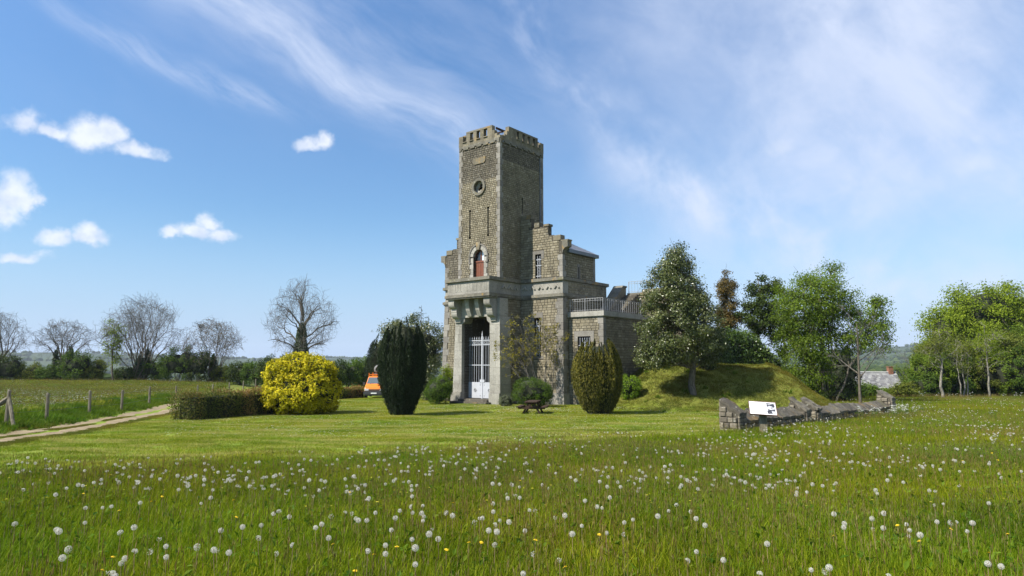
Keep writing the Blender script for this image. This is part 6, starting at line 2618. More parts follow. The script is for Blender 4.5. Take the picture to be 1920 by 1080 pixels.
for i, (px, d, hh, r, mt, lb) in enumerate(wood):
    make_tree('wood_tree', across(px, d), d, hh * 0.9, 0.13, [(0, 0, hh * 0.68, r, r * 0.9, hh * 0.34), (r * 0.3, 0, hh * 0.5, r * 0.8, r * 0.8, hh * 0.3)], LF_[mt], lb, 110, 15000, 0.6, 0.18, 'trees of the right hand wood', 110 + i, inner=0.25, start=0.25)
birch = [(1759, 61.5, 6.6, 1.7, 'olive', 'birch with a straight white trunk at the left of the wood edge'), (1845, 62.5, 6.8, 1.5, 'lime', 'slim birch with a pale trunk in the middle of the wood edge'),
         (1800, 64, 5.6, 1.4, 'olive', 'crooked pale stemmed tree between the two birches')]
for i, (px, d, hh, r, mt, lb) in enumerate(birch):
    make_tree('birch_tree', across(px, d), d, hh * 0.95, 0.15 if i == 0 else 0.11, [(0, 0, hh * 0.72, r, r, hh * 0.3)], LF_[mt], lb, 42, 2600, 0.5, 0.12, 'pale stemmed trees at the wood edge', 120 + i, 'bark_pale', 0.8, inner=0.15, start=0.30, trunks=1 if i < 2 else 3, limb_r=0.4, spread=0.25)
und = [(1738, 67, 2.2, 4.4, 'fresh'), (1775, 68, 2.4, 5.2, 'green'), (1808, 69, 2.4, 5.6, 'fresh'), (1850, 68, 2.6, 5.6, 'olive'), (1890, 67, 2.6, 5.4, 'fresh'), (1925, 66, 2.6, 5.2, 'green'), (1960, 65, 2.6, 5.2, 'green')]
uw = ['at the left foot of the wood', 'right of the white birch trunk', 'under the crooked pale tree', 'behind the slim middle birch', 'right of the slim middle birch', 'at the right edge of the picture', 'just outside the right edge']
for i, (px, d, r, hh, mt) in enumerate(und):
    make_bush('wood_shrub', across(px, d), d, [(0, 0, hh * 0.5, r, r * 0.7, hh * 0.52), (r * 0.45, 0, hh * 0.6, r * 0.6, r * 0.5, hh * 0.42)], LF_[mt], wd[mt] + ' shrub ' + uw[i], 'shrub', 8500, 0.17, (170, 0.38), 0.7, 'shrubs under the right hand wood', 0.55, 130 + i, inner=0.7)
# a pair of small distant trees between clump and wood
spec = dict(base=[(0, 0, -0.2)], dirs=[(0.0, 0, 1)], length=[7.4], radius=[0.13], levels=4, kids=(9, 6, 5), ratio=(0.45, 0.45, 0.5), angle=(0.7, 0.7, 0.7), wob=0.06, up=0.06, first=0.3)
make_bare('young_tree', across(1716, 84), 84, spec, 'bare twiggy tree left of the lime tree against the sky', None, 140, minr=0.0115)
make_tree('young_tree', across(1697, 84), 84, 5.4, 0.10, [(0, 0, 5.3, 1.5, 1.3, 1.8)], LF_['fresh'], 'small fresh green sapling above the cottage chimney', 30, 1500, 0.5, 0.17, None, 141, inner=0.2)

# ------------------------------------------------------------------ hedgerow beyond the left field
GH = 'bare trees of the hedgerow beyond the left field'
fan = dict(levels=5, kids=(8, 6, 5, 4), ratio=(0.55, 0.52, 0.50, 0.5), angle=(0.42, 0.50, 0.55, 0.6), wob=0.05, up=0.035, first=0.22)


def fan_base(rg, n, tilt, L, r):
    B, D, LL, RR = [], [], [], []
    for k in range(n):
        a = 2 * math.pi * k / n + rg.uniform(-0.3, 0.3)
        tl = tilt * rg.uniform(0.25, 1.1)
        B.append((0.35 * math.cos(a), 0.35 * math.sin(a), -0.2))
        D.append((tl * math.cos(a), tl * math.sin(a), 1))
        LL.append(L * rg.uniform(0.8, 1.05))
        RR.append(r * rg.uniform(0.7, 1.1))
    return dict(base=B, dirs=D, length=LL, radius=RR)




def dome_spec(seed, n, z0, rx, rz, r0, fork=0.0, lo=-0.15, base=0.3, **kw):
    r_ = np.random.default_rng(seed)
    a = np.arange(n) * 2.39996
    st = np.stack([base * np.cos(a), base * np.sin(a), np.full(n, -0.2)], 1)
    if fork:
        st = np.stack([0.04 * np.cos(a), 0.04 * np.sin(a), fork * r_.uniform(0.7, 1.0, n)], 1)
        st[0] = (0, 0, -0.2)
    return dict(starts=st, ends=dome_ends(r_, n, z0, rx, rz, lo), z0=z0, rx=rx, rz=rz, r0=r0, **kw)


make_bare('bare_tree', across(4, 98), 98, dome_spec(1, 9, 6.0, 3.9, 4.8, 0.11, kids=(7, 5, 3)), 'bare ash tree cut by the left edge of the picture', GH, 201)
make_bare('bare_tree', across(124, 98), 98, dome_spec(2, 9, 5.6, 4.2, 3.8, 0.10, 2.2, 0.0, kids=(7, 5, 3)), 'bare tree with ivy clad stems, second from the left', GH, 202,
          ivy=([(-1.1, 0, 2.6, 0.5, 0.5, 2.6), (0.9, 0, 2.8, 0.55, 0.5, 2.8), (0.2, 0, 2.2, 1.0, 0.7, 2.0)], 2600, 0.22))
make_bare('bare_tree', across(268, 97), 97, dome_spec(3, 17, 6.3, 5.7, 6.1, 0.10, 0.0, -0.2, 0.7, kids=(7, 5, 3), ctrl=0.22), 'largest bare many stemmed tree of the left hedgerow', GH, 203,
          ivy=([(0, 0, 1.8, 0.9, 0.8, 2.0), (0.9, 0, 2.8, 0.4, 0.4, 2.2)], 2200, 0.22))
make_bare('bare_tree', across(400, 97), 97, dome_spec(4, 11, 5.0, 4.2, 4.1, 0.08, 0.0, -0.25, 0.4, kids=(7, 5, 3)), 'bare tree with bronze buds, right of the largest one', GH, 204, leaves=(LF_['brownbud'], 1500, 0.16, 0.12),
          ivy=([(0.3, 0, 2.0, 0.5, 0.5, 2.2)], 1000, 0.2))
make_tree('leafing_tree', across(216, 95), 95, 8.2, 0.15, [(0, 0, 6.3, 1.7, 1.4, 3.0), (0.2, 0, 4.0, 1.4, 1.2, 2.0)], LF_['lime'], 'slim tree just coming into yellow green leaf left of the largest bare tree', 60, 2600, 0.5, 0.18, None, 205, inner=0.2, limb=0.9, start=0.2)
r_ = np.random.default_rng(5)
en = dome_ends(r_, 16, 9.4, 5.0, 5.9, -0.9)
wspec = dict(starts=[(0, 0, -0.2)] + [(0.05, 0, float(np.clip(e_[2] - 3.4, 4.6, 11.0))) for e_ in en[1:]], ends=[(0.2, 0, 15.0)] + [tuple(e_) for e_ in en[1:]], z0=9.4, rx=5.1, rz=6.0, r0=0.14, kids=(7, 5, 3), spread=(0.40, 0.26, 0.16), ctrl=0.30)
make_bare('ivy_clad_tree', across(566, 98), 98, wspec, 'bare spreading tree with thick ivy on its trunk behind the yellow bush', None, 207,
          ivy=([(0, 0, 4.0, 1.15, 1.1, 3.2), (0, 0, 6.8, 0.75, 0.75, 2.2), (0.2, 0, 2.6, 1.3, 1.1, 2.4)], 7000, 0.24))
hs = [(-20, 96, 3.0, 4.4, 'dark'), (22, 96, 2.2, 4.2, 'dark'), (62, 97, 1.9, 3.0, 'olive'), (96, 97, 1.6, 2.6, 'green'), (150, 96, 2.4, 4.8, 'green'), (182, 97, 1.7, 3.4, 'olive'), (245, 97, 2.0, 2.4, 'dark'), (300, 97, 2.2, 3.6, 'green'),
      (338, 96, 2.6, 5.2, 'green'), (376, 96, 2.2, 4.8, 'dark'), (425, 97, 1.8, 2.6, 'olive'), (455, 95, 1.9, 3.3, 'dark'), (485, 94, 2.1, 3.8, 'green'), (515, 92, 2.2, 4.4, 'dark'), (628, 88, 2.2, 3.8, 'dark'), (655, 90, 2.2, 3.6, 'green'), (682, 92, 2.2, 4.2, 'green'), (708, 92, 2.0, 4.0, 'dark'), (565, 94, 2.6, 3.4, 'dark')]
hw = ['outside the left edge', 'at the left edge under the cut ash', 'between the first two bare trees', 'left of the ivy clad stems', 'below the second bare tree', 'right of the ivy clad stems', 'under the leafing tree', 'under the largest bare tree on its right',
      'tall, between the largest tree and the bronze budded one', 'tall, left of the bronze budded tree', 'low, right of the bronze budded tree', 'above the clipped hedge', 'above the right end of the clipped hedge', 'just left of the yellow bush', 'just right of the yellow bush', 'between the yellow bush and the van', 'left of the van roof', 'behind the van', 'hidden behind the yellow bush']
for i, (px, d, r, hh, mt) in enumerate(hs):
    make_bush('hedgerow_shrub', across(px, d), d, [(0, 0, hh * 0.48, r, r * 0.8, hh * 0.5), (r * 0.4, 0, hh * 0.62, r * 0.55, r * 0.6, hh * 0.40), (-r * 0.5, 0, hh * 0.5, r * 0.55, r * 0.6, hh * 0.42)], LF_[mt],
              wd[mt] + ' hedgerow shrub ' + hw[i], 'shrub', 4600, 0.19, (120, 0.42), 0.5, 'shrubs of the left hedgerow', 0.55, 230 + i, inner=0.55)


# distant hedgerows and woods on the far slopes, one mass
def far_woods():
    rg = np.random.default_rng(300)
    C = []
    for k in range(150):
        d = rg.uniform(260, 3300)
        a = rg.uniform(-0.75, 0.75)
        if k % 3 == 0:      # a wood
            n = 60
            P = np.stack([d * math.sin(a) + rg.normal(0, 45, n), d * math.cos(a) + rg.normal(0, 25, n)], 1)
        else:               # a hedge line
            n = 55
            t = rg.uniform(-1, 1, n)
            L = rg.uniform(60, 180)
            o = rg.uniform(-0.5, 0.5)
            P = np.stack([d * math.sin(a) + t * L, d * math.cos(a) + t * L * o], 1)
        C.append(P)
    P = np.concatenate(C)
    P = P[np.hypot(P[:, 0], P[:, 1]) > 230]
    n = len(P)
    z = H(P[:, 0], P[:, 1])
    bm = bmesh.new()
    bmesh.ops.create_icosphere(bm, subdivisions=1, radius=1)
    bv = np.array([v.co[:] for v in bm.verts])
    bf = np.array([[v.index for v in f.verts] for f in bm.faces])
    bm.free()
    s = rg.uniform(3, 6.5, n)
    V = (bv[None] * (1 + rg.normal(0, 0.18, (n, len(bv), 1)))) * (s[:, None, None] * np.array([1.2, 1.2, 1.0])) + np.stack([P[:, 0], P[:, 1], z + s * 0.7], 1)[:, None]
    F = bf[None] + (np.arange(n) * len(bv))[:, None, None]
    o = link('distant_woods', mesh_np('distant_woods', V.reshape(-1, 3), F.reshape(-1, 3), LF_['dark'], np.repeat(rg.uniform(0, 1, n), len(bf))))
    tag(o, 'far off hedges and copses on the hills', None, None, 'stuff')


far_woods()
CLOCKS = [(-3.46,5.52),(-4.02,6.26),(-4.3,6.66),(-4.84,6.86),(-4.22,6.96),(-3.54,6.38),(-3.57,6.66),(-2.91,5.28),(-2.81,5.0),(-2.6,6.3),(-2.5,6.54),(-2.12,5.9),(-1.87,5.6),(-1.78,5.74),(-1.8,6.46),(-1.82,6.74),(-2.47,7.28),(-2.46,7.42),(-2.29,7.24),(-1.85,7.2),(-2.47,8.72),(-2.5,9.08),(-3.64,8.22),(-3.71,8.64),(-5.44,8.36),(-6.14,8.8),(-5.71,8.98),(-5.76,9.4),(-5.64,9.44),(-6.36,9.6),(-6.52,9.54),(-7.26,11.5),(-8.44,12.62),(-8.09,12.14),(-8.93,12.86),(-7.84,12.06),(-8.58,12.22),(-7.22,12.38),(-6.68,10.92),(-4.79,9.26),(-5.18,9.64),(-5.44,9.64),(-5.28,9.4),(-4.95,9.16),(-4.74,10.0),(-4.71,10.12),(-4.87,10.6),(-4.85,10.72),(-4.61,10.96),(-4.98,11.34),(-5.7,11.1),(-6.07,11.56),(-6.52,12.22),(-6.78,12.32),(-7.06,12.44),(-5.45,10.3),(-5.66,10.6),(-3.81,10.28),(-3.73,10.5),(-3.52,10.32),(-3.45,9.4),(-3.42,11.42),(-3.62,12.56),(-3.86,12.96),(-3.59,12.88),(-3.69,12.08),(-1.61,6.2),(-2.16,5.4),(-3.05,5.72),(-3.1,6.2),(-2.32,6.52),(-4.16,9.74),(-0.72,5.28),(0.08,5.1),(0.36,5.36),(0.17,5.54),(-0.14,5.78),(-1.02,5.7),(-0.79,5.78),(-0.88,6.22),(-0.73,6.22),(-0.74,6.5),(-0.65,6.22),(-0.21,6.36),(-0.16,6.7),(-0.14,6.48),(-0.03,6.86),(-0.12,6.92),(-0.35,6.68),(-0.3,7.14),(-0.32,6.96),(-0.2,7.52),(-0.6,7.1),(-0.69,7.42),(-0.22,8.14),(-0.05,8.12),(0.09,8.1),(0.04,8.5),(-0.06,8.48),(-1.22,8.56),(-1.76,8.54),(-1.71,8.38),(-1.46,7.52),(-1.15,6.94),(-0.93,7.24),(-1.79,7.54),(-1.72,7.54),(-1.13,6.6),(-1.13,5.54),(-0.98,5.48),(-1.38,9.62),(-1.3,9.56),(-1.32,9.22),(-1.48,11.1),(-1.33,10.76),(-1.24,10.92),(-1.24,10.52),(-1.72,10.86),(-1.69,10.18),(-2.03,10.66),(-2.09,9.7),(-2.03,9.24),(-2.35,10.4),(-2.56,11.66),(-2.56,12.26),(-2.09,11.88),(-1.74,11.72),(-1.45,12.22),(-1.19,12.7),(-1.16,11.88),(-0.96,12.02),(-0.43,11.56),(-0.26,9.42),(-0.17,9.54),(-0.25,10.86),(-0.24,10.48),(-0.6,10.76),(0.04,11.42),(0.16,10.4),(0.3,10.86),(0.41,9.52),(0.68,10.86),(0.88,10.48),(1.06,11.32),(1.34,11.08),(1.4,10.18),(1.21,8.9),(1.42,9.16),(1.85,10.4),(1.84,10.04),(1.6,8.92),(1.67,9.58),(0.93,7.68),(0.99,7.72),(1.13,8.1),(0.85,8.16),(0.44,7.16),(0.53,7.06),(1.09,6.84),(1.01,6.42),(1.22,7.1),(0.85,6.34),(0.65,6.56),(0.53,6.2),(0.25,7.58),(0.19,7.64),(0.12,6.54),(1.69,7.58),(1.78,7.6),(2.67,11.6),(0.62,11.94),(3.34,7.3),(3.18,6.74),(3.05,6.48),(3.88,7.34),(3.54,6.72),(3.75,6.7),(3.6,6.4),(4.26,7.06),(4.34,6.88),(4.16,6.68),(3.62,6.26),(4.13,6.4),(4.38,6.7),(1.92,7.56),(1.47,5.64),(1.33,5.38),(1.6,5.36),(2.18,6.04),(1.73,4.96),(2.15,5.1),(2.25,5.1),(2.28,5.1),(2.65,5.0),(3.41,5.08),(3.6,5.22),(3.33,9.7),(3.27,10.26),(2.58,10.46),(6.31,11.68),(5.42,10.1),(7.07,10.1),(8.0,10.98),(8.47,12.38),(6.45,15.02),(3.59,7.02),(3.36,6.56),(4.83,12.26),(4.45,12.56),(7.45,12.62),(7.08,11.96),(7.05,12.08),(7.35,12.18),(3.62,6.42)]
YELLOWS = [(-3.28,5.82),(-4.37,7.82),(-3.06,5.3),(-1.57,6.2),(-3.54,8.92),(-2.97,7.58),(-4.39,8.8),(-4.45,8.66),(-5.5,9.0),(-6.5,11.3),(-6.2,12.5),(-1.0,6.14),(-0.57,6.14),(-0.38,6.22),(0.41,5.48),(-1.12,5.74),(-1.19,5.38),(-2.2,9.5),(0.12,10.56),(-0.72,8.58),(1.57,9.36),(0.82,6.62),(0.21,6.34),(-0.28,6.42),(3.06,6.72),(3.71,6.44),(3.84,7.02),(4.27,6.86),(3.94,5.84),(4.72,6.72),(4.96,13.3),(6.09,12.74),(5.52,12.0),(6.58,14.26),(11.56,16.44),(8.93,13.82),(10.43,15.14),(9.56,13.72),(9.61,13.54),(4.42,9.98),(3.93,14.68)]

# ------------------------------------------------------------------ grass and flowers
def grass_mat(name, a, b, c, trans=0.35, straw=0.0):
    m, t, p, out = new_mat(name)
    ti = attr(t)
    W = worldpos(t)
    col = t.mix(t.smooth(ti, 0.55, 1.0), t.mix(t.smooth(ti, 0.0, 0.55), a, b), c)
    rnd = t.n('ShaderNodeObjectInfo').outputs['Random']
    n = t.noise(W, 0.45, 4, 0.6)
    k = t.m('MULTIPLY', t.lin(n, 0.3, 0.7, 0.76, 1.24), t.lin(rnd, 0, 1, 0.88, 1.12))
    n2 = t.noise(W, 0.22, 3, 0.6)
    warm = t.lin(n2, 0.35, 0.65, 0.86, 1.22)
    col = t.v('MULTIPLY', col, t.xyz(t.m('MULTIPLY', k, warm), k, t.m('MULTIPLY', k, 0.9)))
    if straw:
        # dry mowings left lying in rough swathes
        sw = t.noise(t.v('MULTIPLY', W, (0.16, 0.55, 0)), 1.6, 5, 0.65, 0.5)
        col = t.mix(t.m('MULTIPLY', t.smooth(sw, 0.45, 0.62), straw), col, (0.36, 0.315, 0.11))
    t.link(col, p.inputs['Base Color'])
    p.inputs['Roughness'].default_value = 0.55
    p.inputs['Specular IOR Level'].default_value = 0.05
    tr = t.n('ShaderNodeBsdfTranslucent')
    t.link(t.v('MULTIPLY', col, (1.1, 1.2, 0.6)), tr.inputs[0])
    mx = t.n('ShaderNodeMixShader')
    mx.inputs[0].default_value = trans
    t.link(p.outputs[0], mx.inputs[1])
    t.link(tr.outputs[0], mx.inputs[2])
    t.link(mx.outputs[0], out.inputs[0])
    return m


G_ME = grass_mat('meadow_grass', (0.078, 0.130, 0.004), (0.138, 0.192, 0.006), (0.225, 0.250, 0.018))
G_ST = grass_mat('seeding_grass', (0.095, 0.072, 0.022), (0.150, 0.120, 0.036), (0.26, 0.23, 0.10), 0.25)
G_LA = grass_mat('lawn_grass', (0.110, 0.165, 0.010), (0.165, 0.212, 0.015), (0.25, 0.25, 0.045), straw=0.75)
G_MO = grass_mat('mound_grass', (0.080, 0.092, 0.011), (0.112, 0.116, 0.018), (0.17, 0.150, 0.045))
G_FI = grass_mat('field_grass', (0.100, 0.145, 0.012), (0.150, 0.185, 0.020), (0.22, 0.215, 0.05))
G_BA = grass_mat('lush_grass', (0.045, 0.095, 0.008), (0.080, 0.140, 0.012), (0.145, 0.200, 0.022))


def blades(rg, n, half, hmin, hmax, wid, lean=0.35, clump=0):
    """curved tapering blades, three rows of vertices and a tip"""
    if clump:
        cc = rg.uniform(-half, half, (clump, 2))
        B = cc[rg.integers(0, clump, n)] + rg.normal(0, 0.035, (n, 2))
    else:
        B = rg.uniform(-half, half, (n, 2))
    h = hmin + (hmax - hmin) * rg.beta(2, 2, n)
    a = rg.uniform(0, 2 * math.pi, n)
    l = lean * h * rg.uniform(0.1, 1.3, n)
    dx, dy = np.cos(a) * l, np.sin(a) * l
    sx, sy = -np.sin(a + rg.normal(0, 0.5, n)), np.cos(a)
    w = wid * rg.uniform(0.6, 1.4, n)
    P = []
    for t, wf in ((0.0, 0.8), (0.45, 1.0), (0.8, 0.6)):
        cx, cy, cz = B[:, 0] + dx * t ** 2, B[:, 1] + dy * t ** 2, h * t * (1 - 0.12 * t)
        P.append(np.stack([cx - sx * w * wf / 2, cy - sy * w * wf / 2, cz - (0.02 if t == 0 else 0)], 1))
        P.append(np.stack([cx + sx * w * wf / 2, cy + sy * w * wf / 2, cz - (0.02 if t == 0 else 0)], 1))
    P.append(np.stack([B[:, 0] + dx, B[:, 1] + dy, h * 0.9], 1))
    V = np.stack(P, 1).reshape(-1, 3)
    b = (np.arange(n) * 7)[:, None]
    Q = np.concatenate([b + np.array([[0, 1, 3, 2]]), b + np.array([[2, 3, 5, 4]])])
    T = b + np.array([[4, 5, 6]])
    return V, Q, T


def patch(name, rg, parts, mats):
    """parts: list of (n, half, hmin, hmax, width, lean, material index, clump)"""
    Vs, Qs, Ts, mq, mt, tq, tt_ = [], [], [], [], [], [], []
    off = 0
    for (n, half, h0, h1_, w, lean, mi, clump) in parts:
        V, Q, T = blades(rg, n, half, h0, h1_, w, lean, clump)
        tint = rg.uniform(0, 1, n)
        Vs.append(V)
        Qs.append(Q + off)
        Ts.append(T + off)
        off += len(V)
        mq.append(np.full(len(Q), mi))
        mt.append(np.full(len(T), mi))
        tq.append(np.tile(tint, 2))
        tt_.append(tint)
    return mesh_np(name, np.concatenate(Vs), [np.concatenate(Qs), np.concatenate(Ts)], mats,
                   np.concatenate(tq + tt_), np.concatenate(mq + mt))


def stalks(rg, n, half, h0, h1_, headlen, headw):
    """thin stems with a narrow seed head, built as small crossed spindles"""
    B = rg.uniform(-half, half, (n, 2))
    h = rg.uniform(h0, h1_, n)
    a = rg.uniform(0, 2 * math.pi, n)
    l = rg.uniform(0, 0.22, n) * h
    P0 = np.stack([B[:, 0], B[:, 1], np.full(n, -0.02)], 1)
    P1 = np.stack([B[:, 0] + np.cos(a) * l, B[:, 1] + np.sin(a) * l, h], 1)
    V1_, F1_ = tube_arrays(P0, P1, np.full(n, 0.0013), np.full(n, 0.0009), 3)
    d = unit(P1 - P0)
    P2 = P1 + d * (headlen * rg.uniform(0.6, 1.3, n))[:, None]
    Pm = (P1 + P2) / 2
    V2_, F2_ = tube_arrays(P1, Pm, np.full(n, 0.0015), np.full(n, headw), 4)
    V3_, F3_ = tube_arrays(Pm, P2, np.full(n, headw), np.full(n, 0.001), 4)
    return join_arrays([(V1_, F1_), (V2_, F2_), (V3_, F3_)])


def merge_meshes(name, list_, mats):
    """list_ of (V, F quads, tint, mi)"""
    Vs, Fs, T, Mi, off = [], [], [], [], 0
    for V, F, t_, mi in list_:
        Vs.append(V)
        Fs.append(F + off)
        off += len(V)
        T.append(t_)
        Mi.append(np.full(len(F), mi))
    return mesh_np(name, np.concatenate(Vs), np.concatenate(Fs), mats, np.concatenate(T), np.concatenate(Mi))


def scatter(name, pts, rz, scl, var, meshes, label, kind='stuff'):
    """one object: a cloud of points that carries a mesh variant on each point"""
    me = bpy.data.meshes.new(name)
    me.from_pydata([tuple(p) for p in pts], [], [])
    for nm, typ, dat in (('sc', 'FLOAT', scl), ('vi', 'INT', var)):
        a = me.attributes.new(nm, typ, 'POINT')
        a.data.foreach_set('value', np.asarray(dat, dtype=np.float32 if typ == 'FLOAT' else np.int32))
    # stand every copy square to the slope under it
    P = np.asarray(pts, float)
    e = 0.25
    hx = (H(P[:, 0] + e, P[:, 1]) - H(P[:, 0] - e, P[:, 1])) / (2 * e)
    hy = (H(P[:, 0], P[:, 1] + e) - H(P[:, 0], P[:, 1] - e)) / (2 * e)
    Z = unit(np.stack([-hx, -hy, np.ones(len(P))], 1))
    cs, sn = np.cos(rz), np.sin(rz)
    X = unit(np.stack([cs, sn, hx * cs + hy * sn], 1))
    Y = np.cross(Z, X)
    eul = np.stack([np.arctan2(Y[:, 2], Z[:, 2]), -np.arcsin(np.clip(X[:, 2], -1, 1)), np.arctan2(X[:, 1], X[:, 0])], 1)
    a = me.attributes.new('rot', 'FLOAT_VECTOR', 'POINT')
    a.data.foreach_set('vector', eul.astype(np.float32).ravel())
    src = bpy.data.collections.new(name + '_source')
    for i, m_ in enumerate(meshes):
        src.objects.link(bpy.data.objects.new('%s_%02d' % (name, i), m_))
    ng = bpy.data.node_groups.new(name, 'GeometryNodeTree')
    ng.interface.new_socket('Geometry', in_out='INPUT', socket_type='NodeSocketGeometry')
    ng.interface.new_socket('Geometry', in_out='OUTPUT', socket_type='NodeSocketGeometry')
    N = ng.nodes.new
    gi, go = N('NodeGroupInput'), N('NodeGroupOutput')
    ci = N('GeometryNodeCollectionInfo')
    ci.inputs['Collection'].default_value = src
    ci.inputs['Separate Children'].default_value = True
    ci.inputs['Reset Children'].default_value = True
    iop = N('GeometryNodeInstanceOnPoints')
    iop.inputs['Pick Instance'].default_value = True

    def named(nm, typ):
        a = N('GeometryNodeInputNamedAttribute')
        a.data_type = typ
        a.inputs['Name'].default_value = nm
        return a.outputs['Attribute']
    L = ng.links.new
    L(gi.outputs[0], iop.inputs['Points'])
    L(ci.outputs[0], iop.inputs['Instance'])
    L(named('vi', 'INT'), iop.inputs['Instance Index'])
    L(named('rot', 'FLOAT_VECTOR'), iop.inputs['Rotation'])
    L(named('sc', 'FLOAT'), iop.inputs['Scale'])
    L(iop.outputs[0], go.inputs[0])
    o = link(name, me)
    md = o.modifiers.new('scatter', 'NODES')
    md.node_group = ng
    return tag(o, label, None, None, kind)


def grid_pts(rg, x0, x1, y0, y1, step, jit=0.5):
    xs, ys = np.meshgrid(np.arange(x0, x1, step), np.arange(y0, y1, step))
    P = np.stack([xs.ravel(), ys.ravel()], 1) + rg.uniform(-jit * step, jit * step, (xs.size, 2))
    return P[:, 0], P[:, 1]


def in_view(x, y, margin=1.2):
    return (np.abs(x) < 0.80 * y + margin) & (y > 1.5)


def put(name, rg, x, y, meshes, label, s=(0.85, 1.2), var=None, lift=0.0):
    z = H(x, y) + lift
    n = len(x)
    return scatter(name, np.stack([x, y, z], 1), rg.uniform(0, 6.283, n), rg.uniform(*s, n), rg.integers(0, len(meshes), n) if var is None else var, meshes, label)


rg = np.random.default_rng(400)
# --- meadow near the camera
near = []
for k in range(6):
    br = k >= 3
    V, Q, T = blades(rg, 520, 0.33, 0.07, 0.28, 0.0042, 0.55, 34)
    tq = rg.uniform(0, 1, 520)
    parts = []
    SV, SF = stalks(rg, 16 if br else 6, 0.33, 0.22, 0.37, 0.055, 0.0038)
    nl = 26 if k % 3 == 0 else 9
    LC_ = np.stack([rg.normal(rg.uniform(-0.15, 0.15), 0.10, nl), rg.normal(rg.uniform(-0.15, 0.15), 0.10, nl), rg.uniform(0.05, 0.21, nl)], 1)
    LV_, LQ_ = leaf_arrays(rg, LC_, np.tile([0, 0, 0.9], (nl, 1)), 0.062, 0.5)
    SV, SF = join_arrays([(SV, SF), (LV_, LQ_)])
    nv = len(V)
    mi_ = np.ones(len(SF))
    mi_[-nl:] = 2
    me = mesh_np('tuft', np.concatenate([V, SV]), [np.concatenate([Q, SF + nv]), T], [G_ME, G_ST, G_BA],
                 np.concatenate([np.tile(tq, 2), rg.uniform(0, 1, len(SF)), tq]), np.concatenate([np.zeros(len(Q)), mi_, np.zeros(len(T))]))
    near.append(me)
x, y = grid_pts(rg, -21, 22, 1.6, 17.5, 0.34)
k = in_view(x, y, 7) & is_meadow(x, y)
x, y = x[k], y[k]
low = np.sin(x * 0.55 + 1.2) + np.sin(y * 0.8 + x * 0.3) + rg.normal(0, 0.6, len(x))
var = np.where(low > 0.1, rg.integers(3, 6, len(x)), rg.integers(0, 3, len(x)))
put('meadow_grass', rg, x, y, near, 'long meadow grass with brown seed heads in the foreground', (0.8, 1.2), var)
# --- meadow farther off: broader tufts
farm = []
for k in range(6):
    br = k >= 3
    V, Q, T = blades(rg, 420, 0.60, 0.09, 0.29, 0.009, 0.55, 40)
    tq = rg.uniform(0, 1, 420)
    SV, SF = stalks(rg, 13 if br else 4, 0.60, 0.26, 0.42, 0.07, 0.0075)
    nv = len(V)
    farm.append(mesh_np('tuft', np.concatenate([V, SV]), [np.concatenate([Q, SF + nv]), T], [G_ME, G_ST],
                        np.concatenate([np.tile(tq, 2), rg.uniform(0, 1, len(SF)), tq]), np.concatenate([np.zeros(len(Q)), np.ones(len(SF)), np.zeros(len(T))])))
x, y = grid_pts(rg, -18, 62, 16.5, 68, 0.62)
k = in_view(x, y, 8) & is_meadow(x, y) & ((y < 62) | (x > 34)) & (mound_r(x, y) > 0.9)
x, y = x[k], y[k]
low = np.sin(x * 0.35 + 1.2) + np.sin(y * 0.5 + x * 0.2) + rg.normal(0, 0.6, len(x))
var = np.where(low > -0.1, rg.integers(3, 6, len(x)), rg.integers(0, 3, len(x)))
put('meadow_grass', rg, x, y, farm, 'long grass of the right hand meadow up to the wood', (0.75, 1.15), var)

# --- mown lawn
lawn = [patch('turf', rg, [(520, 0.55, 0.025, 0.085, 0.010, 0.9, 0, 0)], [G_LA]) for _ in range(3)]
x, y = grid_pts(rg, -24, 14, 6, 64, 0.80)
k = in_view(x, y, 8) & ~is_meadow(x, y) & (x > path_near(y) + 0.4) & (mound_r(x, y) > 0.80)
k &= ~((y > wall_line(x) - 0.2) & (x > 9.5) & (mound_r(x, y) > 1.2) & (x > 16))
x, y = x[k], y[k]
lu = (x - PX) * math.cos(ANG) - (y - PY) * math.sin(ANG)
lv = (x - PX) * math.sin(ANG) + (y - PY) * math.cos(ANG)
k = ~((lu > -8.3) & (lu < 6.9) & (lv > 2.4)) & ~((lu > -4.4) & (lu < 0.2) & (lv > -0.9))
put('lawn_grass', rg, x[k], y[k], lawn, 'short mown lawn grass round the tower', (0.8, 1.2))
# ragged edge where the lawn meets the meadow
mnd = [patch('turf', rg, [(420, 0.55, 0.03, 0.12, 0.012, 0.8, 0, 0)], [G_MO]) for _ in range(3)]
x, y = grid_pts(rg, 4.5, 26, 41, 66, 0.72)
k = (mound_r(x, y) <= 0.98) & in_view(x, y, 8)
lu = (x - PX) * math.cos(ANG) - (y - PY) * math.sin(ANG)
lv = (x - PX) * math.sin(ANG) + (y - PY) * math.cos(ANG)
k &= ~((lu > -8.3) & (lu < 7.0) & (lv > 2.4)) & ~((lu > 2) & (lu < 9.9) & (lv > 9.3))
put('mound_grass', rg, x[k], y[k], mnd, 'dry yellowish grass on the mound', (0.8, 1.25))
x, y = grid_pts(rg, 4.5, 26, 41, 62, 1.0)
k = (mound_r(x, y) <= 1.1) & in_view(x, y, 8) & (rg.random(len(x)) < 0.16)
lu = (x - PX) * math.cos(ANG) - (y - PY) * math.sin(ANG)
lv = (x - PX) * math.sin(ANG) + (y - PY) * math.cos(ANG)
k &= ~((lu > -8.3) & (lu < 7.2) & (lv > 2.2)) & ~((lu > 2) & (lu < 9.9) & (lv > 9.3))
put('mound_weeds', rg, x[k], y[k], [patch('tuft', rg, [(70, 0.16, 0.06, 0.26, 0.016, 0.8, 0, 5)], [G_BA]) for _ in range(3)], 'weeds and coarse tufts dotted over the mound', (0.6, 1.4))
